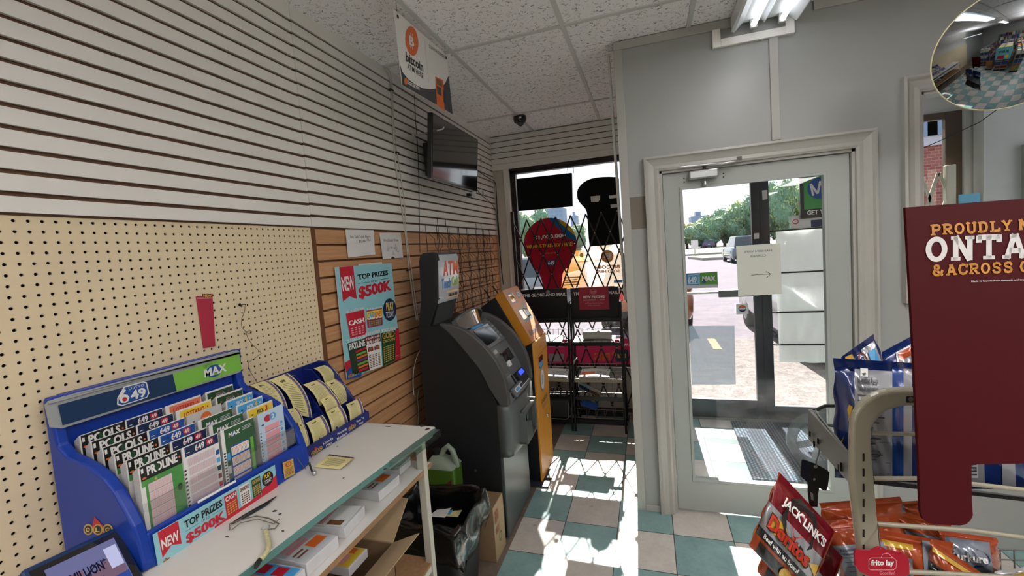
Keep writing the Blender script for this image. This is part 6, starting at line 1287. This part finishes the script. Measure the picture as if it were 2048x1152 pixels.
# ================= FOREGROUND SNACK RACK =================
m_rack=M('rack cream enamel','#98927f',.35,var=.05,coat=.3); m_stl=M('bare steel plate','#8a8a84',.35,.6,var=.06)
zr3=zf(1620,650,3.717); zr4=zf(1620,900,4.572); zj=zf(1480,900,4.571); zt6=zf(1540,800,6.4)
DP=.72
def PD(d,mb,step=.0005): return Print(mb,AD(PPX,PPY,d),RT,UP,step=step)
rk=thing('snack_rack','cream metal snack rack with a rounded upright frame full of chip bags, right foreground','rack',(AD(1721,1152,DP).x,AD(1721,1152,DP).y,0))
out_=[(348,2300),(345,1700),(280,1152),(285,800),(292,700),(310,640),(345,585),(390,540),(440,508),(500,482),(560,468),(620,461),(700,458),(900,462)]
inn_=[(540,2300),(520,1700),(472,1152),(452,900),(450,800),(458,760),(475,725),(500,695),(530,665),(565,640),(610,620),(650,608),(720,598),(900,598)]
mb=MB(); rings=[]
for o_,i_ in zip(out_,inn_):
    a=zr3(*o_); b=zr3(*i_); A0_=AD(*a,DP+.008); A1_=AD(a[0]+(b[0]-a[0])*.25,a[1]+(b[1]-a[1])*.25,DP); B0_=AD(*b,DP); B1_=AD(*b,DP+.034); A2_=AD(*a,DP+.034)
    rings.append([A0_,A1_,B0_,B1_,A2_])
mb.loft(rings,m_rack,False); clean(mb.obj('upright_frame',rk,bevel=.003))
mb=MB(); pr=PD(DP-.0004,mb); q=Q(pr,zr4)
for k in range(9): 
    y0=30+139*k; pr.poly([q(481,y0+74),q(500,y0+74),q(500,y0),q(481,y0)],m_dark,0)
q3=Q(pr,zr3); pr.poly([q3(716,577),q3(775,577),q3(773,530),q3(716,530)],m_dark,0); pr.ell(*q3(746,552),.0045,.004,m_alu,2,12)
o=mb.obj('slot_row',rk); o['kind']='stuff'
def rod2(pts,r,m,nm): mb=MB(); mb.tube([AD(x,y,d) for x,y,d in pts],r,m,8); mb.obj(nm,rk)
rod2([(1740,866,.735),(1832,868,.735),(2100,872,.735)],.0035,m_rack,'front_rod'); rod2([(1746,957,.735),(1838,957,.735),(1943,968,.735),(2100,986,.735)],.004,m_rack,'front_rod')
rod2([(1745,1047,.735),(1944,1061,.735),(2100,1082,.735)],.004,m_rack,'front_rod'); rod2([(1745,1140,.735),(1926,1149,.735),(2100,1160,.735)],.004,m_rack,'front_rod')
mb=MB(); mb.hexa([AD(1745,968,.75),AD(2110,1010,.75),AD(2110,1010,1.0),AD(1690,950,1.0)],[AD(1745,961,.75),AD(2110,1002,.75),AD(2110,1002,1.0),AD(1690,943,1.0)],m_rk); mb.obj('upper_basket_floor',rk)
mb=MB(); mb.hexa([AD(1700,1190,.75),AD(2110,1215,.75),AD(2110,1180,1.05),AD(1640,1160,1.05)],[AD(1700,1184,.75),AD(2110,1208,.75),AD(2110,1174,1.05),AD(1640,1154,1.05)],m_rk); mb.obj('lower_basket_floor',rk)
# side arm plate
mb=MB(); arm=[((617-0,0),0)]
P4=[AD(*zt6(488,120),.98),AD(*zt6(560,110),.98),AD(*zt6(610,190),.93),AD(*zt6(1005,690),.74),AD(*zt6(1005,1055),.74),AD(*zt6(640,650),.90),AD(*zt6(490,500),.98)]
mb.prism(P4,RT*.004,m_stl); ar=clean(mb.obj('side_arm',rk,bevel=.001))
mb=MB()
for (x,y,w_,h_,d) in ((525,430,12,35,.955),(630,520,12,36,.905),(580,560,14,40,.925),(815,740,13,60,.83),(940,850,22,55,.77),(895,870,12,50,.79)):
    c=[zt6(x-w_,y+h_),zt6(x+w_,y+h_+w_),zt6(x+w_,y-h_+w_),zt6(x-w_,y-h_)]; mb.add([AD(*p,d)-RT*.0025 for p in c],[(0,1,2,3)],m_dark)
mb.obj('arm_slots',rk)['kind']='stuff'
rod2([(1628,822,.97),(1650,812,1.0),(1700,812,1.02)],.004,m_rk,'rear_rod'); rod2([(1640,850,.95),(1655,850,.96),(1720,860,.97)],.004,m_alu,'rear_rod')
# ---- bags ----
def foil(name,col,var=.05): return M('foil '+name,col,.22,.15,var=var,scale=9,coat=1)
b_blue=foil('royal blue','#112a66'); b_dblue=foil('deep blue','#142a66'); b_red=foil('deep red','#7a1420'); b_white=foil('silver white','#9c9da2'); b_or=foil('orange','#ac4a24'); b_dk=foil('charcoal','#2a2a2c'); b_grey=foil('steel grey','#8b93a0'); b_yl=foil('corn yellow','#d9ac3c')
class Bag:
    def __init__(s,name,TL,TR,BL,d,bul,basem,label,seed=1,tilt=(0,0),wr=1.,grp=None,cat='snack bag'):
        s.TL,s.TR,s.BL=TL,TR,BL; s.d=d; s.bul=bul; s.rr=random.Random(seed); s.tilt=tilt; s.wr=wr
        s.ph=[(s.rr.uniform(3,9),s.rr.uniform(3,9),s.rr.uniform(0,6),s.rr.uniform(.4,1)) for _ in range(6)]; s.ph+=[(s.rr.uniform(14,26),s.rr.uniform(8,22),s.rr.uniform(0,6),.35) for _ in range(5)]
        s.t=thing(name,label,cat,tuple(s.pt(.5,.0,0)),grp); s.m=basem
        mb=MB(); s.pr=Print(mb,(0,0,0),(1,0,0),(0,1,0),fn=s.pt,step=.0012)
        N=30; vs=[s.pt(i/N,j/N,0) for j in range(N+1) for i in range(N+1)]; fs=[(j*(N+1)+i,j*(N+1)+i+1,(j+1)*(N+1)+i+1,(j+1)*(N+1)+i) for j in range(N) for i in range(N)]
        mb.add(vs,fs,basem,True); vb=[s.pt(i/N,j/N,0,True) for j in range(N+1) for i in range(N+1)]; mb.add(vb,[f[::-1] for f in fs],basem,True)
        s.body=mb
    def uv(s,px,py):
        e1=(s.TR[0]-s.TL[0],s.TR[1]-s.TL[1]); e2=(s.BL[0]-s.TL[0],s.BL[1]-s.TL[1]); x,y=px-s.TL[0],py-s.TL[1]; D=e1[0]*e2[1]-e1[1]*e2[0]
        return ((x*e2[1]-y*e2[0])/D, 1-(e1[0]*y-e1[1]*x)/D)
    def pt(s,u,v,h,back=False):
        px=s.TL[0]+(s.TR[0]-s.TL[0])*u+(s.BL[0]-s.TL[0])*(1-v); py=s.TL[1]+(s.TR[1]-s.TL[1])*u+(s.BL[1]-s.TL[1])*(1-v)
        uc,vc=min(max(u,0),1),min(max(v,0),1); e=(max(0,math.sin(PI*uc))**.55)*(max(0,math.sin(PI*min(1,vc/.90 if vc<.9 else 1)))**.5 if vc<.90 else 0)
        ww=sum(a*math.sin(f*u*2+g*v*1.3+p) for f,g,p,a in s.ph)*.0011*s.wr*(.35+e)
        b=s.bul*e; d=s.d+s.tilt[0]*(u-.5)+s.tilt[1]*(v-.5)
        pin=.5*4*(v-.5)**2; px+=(s.rr0(v)*3 if u in (0,1) else 0)
        return AD(px,py,d+(b*.6+.0008 if back else -b+ww)-(h if not back else 0))
    def rr0(s,v): return math.sin(v*23+s.ph[0][2])*.6
    def rect(s,*a,nx=14,ny=14): s.pr.rect(*a,nx=max(2,nx*2),ny=max(2,ny*2))
    def done(s): clean_=s.body.obj('bag_film',s.t); return s.t
GRP='snack bags on the foreground rack'
def nutri(B,u0,v0,u1,v1,m=None,lines=14,title=True):
    B.rect(u0,v0,u1,v1,m or b_white,1,nx=10,ny=14)
    if title: B.pr.tb('Nutrition Facts',u0+(u1-u0)*.08,v1-(v1-v0)*.13,u0+(u1-u0)*.62,v1-(v1-v0)*.07,k_dgrey,3,.03); B.pr.tb('Valeur nutritive',u0+(u1-u0)*.08,v1-(v1-v0)*.20,u0+(u1-u0)*.62,v1-(v1-v0)*.15,k_dgrey,3,.03)
    for j in range(lines):
        y=v1-(v1-v0)*(.25+.7*j/lines); B.pr.rect(u0+(u1-u0)*.08,y,u0+(u1-u0)*(.4+.5*((j*37)%10)/10),y+(v1-v0)*.012,k_dgrey,3,nx=4)
# blue bags, upper basket
B=Bag('snack_bag',(1764,704),(1864,650),(1790,880),.95,.02,b_blue,'blue snack bag top in the upper basket just left of the red board','2',grp=GRP)
B.rect(.25,.5,.95,.92,b_white,1); B.rect(.3,.80,.8,.9,b_or,2,nx=6,ny=3); B.pr.rect(.5,.62,.62,.72,k_dgreen,3); B.pr.lines(.66,.6,.95,.74,4,k_dgrey,3); B.done()
B=Bag('snack_bag',(1682,714),(1747,668),(1740,870),.92,.02,b_blue,'blue snack bag whose orange printed corner peaks above the others in the upper basket',3,grp=GRP)
B.rect(.55,.55,.95,.93,b_white,1,nx=6,ny=6); B.pr.ell(.5,.78,.13,.12,b_or,2); B.pr.rect(.7,.6,.9,.85,k_lblue,3); B.pr.poly([(.05,.82),(.3,.75),(.3,.95),(.1,.97)],b_yl,2); B.done()
B=Bag('snack_bag',(1890,700),(2110,700),(1900,978),.87,.05,b_blue,'blue and white snack bag at the right edge, visible below the red board',5,grp=GRP)
B.rect(.0,.02,.32,.9,b_white,1); B.rect(.48,.02,.60,.9,b_white,1,nx=4); B.pr.poly([(.12,.08),(.26,.08),(.26,.2),(.12,.2)],k_lgrey,2); B.pr.ell(.85,.12,.12,.10,b_yl,2); B.pr.lines(.12,.09,.25,.19,4,k_dgrey,3); B.done()
B=Bag('snack_bag',(1668,716),(1856,728),(1668,955),.85,.055,b_blue,'large blue snack bag showing its white nutrition panel behind the rounded rack upright',8,wr=1.5,grp=GRP,tilt=(-.03,0))
nutri(B,.22,.03,.62,.92); B.rect(.74,.02,.83,.95,b_white,1,nx=4); B.rect(.62,.02,.74,.95,foil('bright blue','#164088'),1,nx=4)
B.pr.poly([(.02,.30),(.16,.62),(.20,.60),(.08,.28)],b_yl,2); B.pr.rect(.28,.86,.36,.93,k_white,2); B.pr.ell(.32,.895,.022,.02,k_dgreen,4,14); B.pr.line([(.24,.32),(.60,.32)],.004,k_dgrey,3); B.pr.ell(.44,.22,.06,.03,k_dgrey,3,16,r0=.8); B.pr.line([(.25,.15),(.60,.15),(.60,.06),(.25,.06)],.004,k_dgrey,3); B.done()
# lower basket bags
def simple(TL,TR,BL,d,bul,m,label,seed,fn,wr=1.2): 
    B=Bag('snack_bag',TL,TR,BL,d,bul,m,label,seed,grp=GRP,wr=wr); fn(B); B.done()
def fA(B): B.rect(.0,.72,1,1,b_or,1); nutri(B,.08,.02,.9,.68,b_grey,8)
simple((1638,1006),(1800,993),(1664,1120),.90,.03,b_or,'orange snack bag lying behind the upright, uppermost in the lower basket',11,fA)
simple((1631,1043),(1790,1030),(1700,1200),.84,.04,b_or,'orange topped snack bag with grey fine print, crossing behind the upright in the lower basket',12,fA)
def fB(B): B.rect(.05,.1,.6,.9,b_grey,1); B.pr.tb('Kurkure',.1,.45,.55,.62,k_navy,3,.04)
simple((1740,1008),(1850,1000),(1752,1062),.93,.02,b_or,'small grey and orange bag at the back of the lower basket, above the horizontal rod',13,fB)
def fC(B): B.rect(.15,.0,1,.45,b_grey,1); B.pr.lines(.3,.1,.6,.3,3,k_dgrey,3)
simple((1778,1018),(1900,1048),(1800,1085),.90,.022,b_or,'orange bag with a grey underside, leaning toward the leg of the red board',14,fC)
def fD(B): B.rect(.0,.0,.48,.60,b_white,1); B.pr.lines(.05,.2,.45,.55,7,k_dgrey,3,.35,.3); B.rect(.1,.74,.5,.84,b_yl,2,nx=5,ny=2); B.rect(.62,0,.78,.95,b_grey,1,nx=4)
simple((1744,1056),(1905,1085),(1752,1175),.82,.03,b_or,'orange snack bag with a white text panel behind the red oval tag',15,fD)
def fE(B): B.rect(.05,.75,.95,.86,b_yl,2,nx=8,ny=2); B.rect(.0,.05,.7,.5,b_dk,1); B.pr.lines(.1,.15,.6,.42,4,k_lgrey,3,.3)
simple((1862,1078),(1966,1148),(1850,1160),.80,.025,b_or,'orange and yellow edged bag sloping down to the right in the lower basket',16,fE)
def fF(B): B.rect(.0,.05,.86,.86,b_grey,1); B.pr.ell(.48,.40,.36,.26,k_navy,2); B.pr.tb('Kurkure',.16,.28,.80,.50,k_white,4,.05); B.rect(.0,.02,.1,.9,b_or,2,nx=2)
simple((1876,1060),(1994,1076),(1886,1138),.86,.03,b_or,'silver bag with a navy oval reading Kurkure, lying upside down in the lower basket',17,fF)
def fG(B): B.rect(.0,.3,1,.8,b_grey,1); B.rect(.3,.1,.6,.9,b_yl,2,nx=4)
simple((1990,1142),(2100,1128),(1985,1230),.80,.03,b_white,'silver and yellow bag at the bottom right corner',18,fG)
# jerky bags on the strip
for k,(dx,dy,d,lab,sd) in enumerate(((16,52,.80,'red jerky bag hanging half hidden behind the front jerky bag',31),(0,0,.745,'red, white and orange bag reading Jack Links Doritos hanging by the black strip, foremost',30))):
    TL,TR,BL=(1559+dx,944+dy),(1671+dx,1064+dy),(1497+dx,1090+dy)
    B=Bag('jerky_bag',TL,TR,BL,d,.018,b_red,lab,sd,wr=1.1)
    P_=lambda x,y:B.uv(*zj(x,y))
    B.rect(.0,.30,1,.62,b_white,1); B.rect(.0,.19,1,.30,b_dk,2,ny=3); B.rect(.0,.0,1,.19,b_or,1,ny=4); B.rect(.12,-.0,.78,.15,b_dk,2,ny=4)
    for e in (0.0,.985): B.rect(e,0,e+.018,1,b_or,3,nx=1)
    if k: 
        B.pr.poly([(.26,.60),(.30,.88),(.40,.96),(.66,.96),(.74,.88),(.80,.60),(.66,.44),(.46,.40)],b_dk,3)
        B.pr.tb('JACK LINK\'S',.20,.70,.94,.84,k_white,5,.04); B.pr.line([(.44,.62),(.53,.52),(.62,.62)],.012,k_red,5)
        B.pr.poly([(.12,.36),(.82,.34),(.84,.50),(.14,.56)],b_yl,3); B.pr.tb('Doritos',.13,.36,.83,.54,M('ink doritos','#b8321f',.4,var=0),5,.07); B.pr.tb('Doritos',.12,.345,.845,.555,k_black,4,.09)
        B.pr.tb('Beef with au boeuf',.14,.215,.76,.275,k_white,5,.02); B.pr.poly([(.84,.44),(.97,.52),(.98,.36)],b_yl,4); B.pr.ell(.62,.06,.10,.10,b_yl,4); B.pr.ell(.74,.06,.09,.10,b_yl,4)
    B.done()
# hang strip
hsn=thing('hang_strip','black plastic hanging strip clipped under the steel arm, holding the jerky bags','hanger',tuple(AD(1622,1000,.76)))
mb=MB(); pts=[(580,88),(690,125),(800,185),(818,205),(815,250),(800,350),(790,372),(770,372),(725,350),(715,400),(710,520),(640,520),(625,390),(622,300),(575,262),(558,245),(560,180),(568,100)]
mb.prism([AD(*zj(*p),.775) for p in pts],FW*.002,m_tvb); h1=mb.obj('strip',hsn)
mb=MB()
for x,y,a,b in ((692,153,18,15),(680,268,11,11)): pr=PD(.7745,mb); pr.ell(*pr.q(*zj(x,y)),a/4.571/FPX*.775,b/4.571/FPX*.775,m_alu,0,14)
pr.poly([pr.q(*zj(*p)) for p in ((650,450),(672,462),(668,400),(640,380))],m_alu,0); mb.obj('punched_hole',h1)
mb=MB(); mb.tube([AD(*zj(725,0),.80),AD(*zj(715,50),.785),AD(*zj(698,100),.776),AD(*zj(695,150),.772)],.0012,m_steel,6); mb.obj('wire_hook',hsn)
# red oval tag
tg=thing('price_tag','red shaped plastic tag reading frito lay, hanging in front of the cream upright','tag',tuple(AD(1765,1130,.70)))
mb=MB(); pr=PD(.70,mb); q=Q(pr,zr4); pts=[(440,915),(560,920),(610,895),(640,885),(680,900),(720,925),(850,945),(890,975),(908,1020),(910,1130),(880,1150),(640,1175),(560,1160),(450,1110),(418,1060),(410,960),(415,925)]
mb.prism([pr.w(*q(*p),0) for p in pts],FW*.003,M('tag plastic red','#a3172c',.3,var=.02)); S=Sub(pr,[q(535,1095),q(785,1095),q(785,985),q(535,985)])
o_=[(0,.1),(.08,0),(.9,0),(1,.2),(1,.8),(.9,1),(.1,1),(0,.85)]
for a,b in zip(o_,o_[1:]+o_[:1]): pr.line([S.P(*a),S.P(*b)],.0009,k_pink,1)
S.text('frito lay',.08,.25,.92,.85,k_white,1,.04); pr.line([S.P(.45,1),S.P(.5,1.3),S.P(.7,1.4),S.P(.88,1.0)],.0008,k_pink,1); S.text('Good fun!',.40,-.38,.95,-.12,k_pink,1,.0); mb.obj('tag_face',tg)
mb=MB(); mb.tube([AD(*zr4(600,640),.735),AD(*zr4(625,700),.72),AD(*zr4(632,800),.71),AD(*zr4(645,905),.70)],.001,m_steel,6); mb.obj('wire_hook',tg)
# ---- red board ----
SDp=.625
rb=thing('sign_board','large deep red cardboard board reading Proudly Made in Ontario, clipped to the snack rack','sign',tuple(AD(1890,1050,SDp)))
m_rb=M('board red','#45090f',.6,var=.02,scale=2,spec=.15)
mb=MB(); pr=PD(SDp,mb,step=.0004); qq=lambda x,y:pr.q(x,y)
ol=[(1811,415),(2200,386),(2200,925),(1943,929),(1944,1005),(1946,1030),(1941,1041),(1932,1049),(1920,1051),(1870,1049),(1855,1045),(1846,1037),(1841,1022),(1838,930),(1826,680)]
mb.prism([pr.w(*qq(*p),0) for p in ol],FW*.004,m_rb); 
mb.obj('board',rb)
GL={'O':('r',[]),'N':([[(.2,0),(.2,1)],[(.2,1),(.8,0)],[(.8,0),(.8,1)]],[(.2,0,.4),(.14,1,.28),(.8,1,.4)]),
'T':([[(.5,0),(.5,1)],[(0.02,.91),(.98,.91)],[(.07,1),(.07,.70)],[(.93,1),(.93,.70)]],[(.5,0,.5)]),
'A':([[(.14,0),(.48,1)],[(.86,0),(.52,1)],[(.26,.32),(.74,.32)]],[(.14,0,.36),(.86,0,.36),(.45,1,.36)]),
'P':([[(.25,0),(.25,1)],[(.25,.92),(.65,.92),(.82,.84),(.86,.70),(.80,.54),(.62,.46),(.25,.46)]],[(.25,0,.46),(.2,1,.36)]),
'R':([[(.22,0),(.22,1)],[(.22,.92),(.6,.92),(.76,.84),(.80,.70),(.74,.56),(.58,.49),(.22,.49)],[(.5,.48),(.82,.04)]],[(.22,0,.42),(.17,1,.34),(.88,0,.26)]),
'U':([[(.2,1),(.2,.35),(.26,.15),(.42,.07),(.58,.07),(.74,.15),(.8,.35),(.8,1)]],[(.2,1,.4),(.8,1,.4)]),
'D':([[(.22,0),(.22,1)],[(.22,.92),(.55,.92),(.76,.82),(.85,.5),(.76,.18),(.55,.08),(.22,.08)]],[(.18,0,.34),(.18,1,.34)]),
'L':([[(.28,0),(.28,1)],[(.28,.08),(.93,.08)],[(.9,0),(.9,.34)]],[(.24,0,.44),(.28,1,.5)]),
'Y':([[(.14,1),(.5,.48)],[(.86,1),(.5,.48)],[(.5,.5),(.5,0)]],[(.16,1,.36),(.84,1,.36),(.5,0,.46)]),
'M':([[(.14,0),(.17,1)],[(.17,1),(.5,.28)],[(.5,.28),(.83,1)],[(.86,0),(.83,1)]],[(.14,0,.3),(.86,0,.3),(.13,1,.26),(.87,1,.26)]),
'C':([[(.88,.72),(.76,.88),(.5,.94),(.26,.84),(.14,.5),(.26,.16),(.5,.06),(.76,.12),(.9,.3)],[(.88,.66),(.88,.98)]],[]),
'S':([[(.84,.74),(.72,.9),(.5,.95),(.26,.88),(.2,.72),(.3,.58),(.5,.51),(.74,.42),(.82,.26),(.74,.1),(.5,.05),(.26,.1),(.16,.27)]],[]),
'E':([[(.25,0),(.25,1)],[(.25,.92),(.85,.92)],[(.25,.5),(.68,.5)],[(.25,.08),(.88,.08)],[(.82,1),(.82,.7)],[(.86,0),(.86,.3)]],[(.22,0,.4),(.22,1,.4)]),
'I':([[(.5,0),(.5,1)]],[(.5,0,.7),(.5,1,.7)]),
'&':([[(.92,.46),(.8,.18),(.55,.05),(.28,.08),(.12,.26),(.2,.46),(.46,.58),(.62,.74),(.56,.9),(.4,.95),(.25,.86),(.26,.70),(.48,.42),(.9,.04)]],[])}
def slabtext(S,t,u0,v0,adv,h,m,wt,l=2,wid=None):
    u=u0
    for ch in t:
        if ch==' ': u+=adv*.45; continue
        cw=adv*(.55 if ch=='I' else (1.12 if ch=='M' else .9)); W=lambda a,b,u=u,cw=cw:(u+a*cw,v0+b*h)
        st,sf=GL[ch]
        if st=='r':
            o_=[S.P(*W(.5+.46*math.cos(k*PI/14),.5+.52*math.sin(k*PI/14))) for k in range(28)]; i_=[S.P(*W(.5+(.46-wt*1.0)*math.cos(k*PI/14),.5+(.52-wt*.85)*math.sin(k*PI/14))) for k in range(28)]
            hh=S.pr.L(l); S.mb.add([S.pr.w(*p,hh) for p in o_+i_],[(k,(k+1)%28,28+(k+1)%28,28+k) for k in range(28)],m)
        else:
            for pl_ in st:
                for j in range(len(pl_)-1):
                    a,b=pl_[j],pl_[j+1]; dx,dy=(b[0]-a[0])*cw,(b[1]-a[1])*h*S.asp; L_=math.hypot(dx,dy); ex,ey=dx/L_*wt*cw*.25,dy/L_*wt*cw*.25/S.asp; 
                    if len(pl_)==2: ex=ey=0
                    nx_,ny_=-dy/L_*wt*cw/2,dx/L_*wt*cw/2/S.asp; A=W(*a);Bq=W(*b); A=(A[0]-ex,A[1]-ey); Bq=(Bq[0]+ex,Bq[1]+ey)
                    S.poly([(A[0]+nx_,A[1]+ny_),(A[0]-nx_,A[1]-ny_),(Bq[0]-nx_,Bq[1]-ny_),(Bq[0]+nx_,Bq[1]+ny_)],m,l)
            for (x,y,w_) in sf:
                sh=.145; y0=0 if y==0 else 1-sh; a=W(x-w_/2,y0); b=W(x+w_/2,y0+sh); S.rect(a[0],a[1],b[0],b[1],m,l)
        u+=adv*(.6 if ch=='I' else (1.15 if ch=='M' else 1.0))
zs_=zf(1800,380,3.84)
mb=MB(); pr=PD(SDp-.0004,mb,step=.0003); q=Q(pr,zs_)
m_by=M('board gold','#c98a34',.5,var=.02); m_bw2=M('board white','#d5d2d0',.5,var=.02)
def line_sub(bl,br,tl): 
    a,b,c=q(*bl),q(*br),q(*tl); d=(b[0]+c[0]-a[0],b[1]+c[1]-a[1]); S=Sub(pr,[a,b,d,c]); S.asp=math.hypot(c[0]-a[0],c[1]-a[1])/math.hypot(b[0]-a[0],b[1]-a[1]); return S
S=line_sub((232,350),(860,312),(228,268)); slabtext(S,'PROUDLY MADE IN',0.,0,.145,1.,m_by,.22)
S=line_sub((187,552),(985,520),(187,366)); slabtext(S,'ONTARIO',0.0,0,.252,1.,m_bw2,.235)
S=line_sub((245,660),(870,632),(243,578)); slabtext(S,'&',0.0,0,.15,1.,m_by,.22); slabtext(S,'ACROSS CANADA',.175,0,.139,1.,m_by,.22)
S=line_sub((545,712),(950,698),(544,695)); S.text('Made in Canada from domestic and imported',0,0,1.15,1,m_bw2,2,.02)
mb.obj('lettering',rb)
# pinkish boxes seen through lower right basket
mb=MB(); 
for k in range(4): x=2000+k*28; mb.rod(AD(x,1098,1.05),AD(x+2,1165,1.05),.0018,m_rkw,5)
for y in (1098,1118,1142): mb.rod(AD(1975,y,1.05),AD(2110,y+4,1.05),.0018,m_rkw,5)
mb.obj('basket_grid',rk)
# ================= CONVEX MIRROR =================
mc=AD(2018,98,1.55); R=.205
mirr=thing('security_mirror','round convex security mirror hanging at the top right corner','mirror',tuple(mc)); nrm=(V(.02,-.92,-.36).normalized()-(mc-CAM).normalized()).normalized()
mb=MB(); RS=.42; hmax=RS-math.sqrt(RS*RS-R*R); n=26
mb.loft([[mc+(nrm.orthogonal().normalized()*math.cos(2*PI*k/48)+nrm.cross(nrm.orthogonal().normalized())*math.sin(2*PI*k/48))*max(R*j/n,1e-4)+nrm*((math.sqrt(RS*RS-(R*j/n)**2)-RS)+hmax) for k in range(48)] for j in range(n+1)],M('mirror silver','#8f9498',.03,1,var=0),True,False); clean(mb.obj('mirror_face',mirr))
mb=MB(); e1=nrm.orthogonal().normalized(); e2=nrm.cross(e1); mb.tube([mc+(e1*math.cos(t)+e2*math.sin(t))*R for t in [2*PI*k/48 for k in range(48)]],.0022,M('mirror rim cream','#c8c49a',.4,var=0),8,True); mb.obj('rim',mirr)
mb=MB(); mb.lathe([(R,0),(R*.9,-.02),(.05,-.05),(.03,-.09)],m_ablk,c=mc-nrm*.002,axis=nrm,n=32); mb.rod(mc-nrm*.09,V((mc-nrm*.09).x,(mc-nrm*.09).y,H),.008,m_ablk,8); mb.obj('bracket',mirr)
# ================= REST OF THE SHOP (seen in the mirror) =================
rr=random.Random(5); pk=[M('pack %d'%i,c,.4,var=0) for i,c in enumerate(('#a8321f','#c97a2a','#2a4c8a','#c9b84a','#8a8d90','#3a6a4a','#b8b4aa','#5a2f5f','#d0cfc8','#1f2a44'))]
def shelf_unit(name,x0,x1,y0,y1,z1,label,ax='x',nlev=5):
    T_=thing(name,label,'shelving',((x0+x1)/2,(y0+y1)/2,0)); mb=MB(); mb.box((x0,y0,0),(x1,y1,.12),m_rk)
    if ax=='x': mb.box((x0,(y0+y1)/2-.01,0),(x1,(y0+y1)/2+.01,z1),m_rack)
    else: mb.box(((x0+x1)/2-.01,y0,0),((x0+x1)/2+.01,y1,z1),m_rack)
    mb.obj('frame',T_)
    for k in range(nlev):
        z=.15+(z1-.2)*k/nlev; mb=MB(); mb.box((x0,y0,z-.02),(x1,y1,z),m_rack); mb.obj('shelf',T_)
        mb=MB(); L_=(x1-x0) if ax=='x' else (y1-y0); t=.0
        while t<L_-.08:
            w_=rr.uniform(.07,.16); h_=rr.uniform(.6,.92)*(z1-.2)/nlev; m=rr.choice(pk); w_=min(w_,L_-t)
            if ax=='x': mb.box((x0+t,y0+.02,z),(x0+t+w_*.94,y1-.02,z+h_),m)
            else: mb.box((x0+.02,y0+t,z),(x1-.02,y0+t+w_*.94,z+h_),m)
            t+=w_
        o=mb.obj('goods_row',T_); o['kind']='stuff'
shelf_unit('shelf_unit',1.5,3.9,-3.9,-3.55,1.9,'long stocked shelf unit against the rear wall of the shop, seen in the mirror')
shelf_unit('shelf_unit',1.1,1.55,-2.9,-1.1,1.35,'stocked gondola behind the camera, leftmost of the gondolas in the mirror','y')
shelf_unit('shelf_unit',2.1,2.65,-2.4,-.45,1.45,'stocked gondola behind the camera, the one with the teal poster on its end','y')
shelf_unit('shelf_unit',1.66,1.98,-2.6,-.6,1.0,'low stocked gondola in the middle aisle, seen in the mirror','y',3)
shelf_unit('shelf_unit',2.85,3.2,-2.6,-.2,1.35,'stocked gondola right of the teal poster, seen in the mirror','y')
shelf_unit('shelf_unit',3.55,3.95,-3.0,.5,1.45,'stocked gondola nearest the right wall, seen in the mirror','y')
shelf_unit('shelf_unit',4.25,4.6,-3.4,1.6,2.0,'stocked shelf unit along the right wall of the shop, seen in the mirror','y',6)
mb=MB(); pr=Print(mb,(2.38,-.44,1.0),(-1,0,0),(0,0,1)); mb.box((2.08,-.446,.75),(2.68,-.441,1.40),k_teal); pr.tb('JUST',-.2,.1,.2,.25,k_navy,1,.06); pr.ell(-.15,-.08,.07,.1,k_yel,1); pr.rect(-.05,-.2,.22,0,k_red,1); tag(mb.obj('teal_poster'),'teal poster reading JUST on the gondola end, visible in the round mirror','poster')
lamp('ceiling_light',3.35,-3.7,-1.5,'white fluorescent ceiling light at the far rear right of the shop')
lamp('ceiling_light',2.075,-3.2,-.8,'white fluorescent ceiling light behind the camera over the middle aisle')
for x_,a_,b_,lb in ((3.35,-1.7,.6,'suspended strip light over the right aisle, reflected in the round mirror'),(.75,-2.0,-.3,'suspended strip light over the counter aisle behind the camera')):
    L_=thing('fill_pendant',lb,'pendant light',(x_,(a_+b_)/2,2.31),'suspended strip lights'); mb=MB(); mb.box((x_-.03,a_,2.29),(x_+.03,b_,2.335),m_lampw); mb.obj('housing',L_)  # counter-aisle one is added fill; both hang low to brighten the ceiling
    for s_ in (-1,1): mb=MB(); mb.tube([(x_+s_*.05,a_+.02,2.31),(x_+s_*.05,b_-.02,2.31)],.012,m_tube,10); mb.obj('tube',L_)
    for y_ in (a_+.3,b_-.3): mb=MB(); mb.rod((x_,y_,2.335),(x_,y_,H),.003,m_alu,6); mb.obj('suspension_rod',L_)
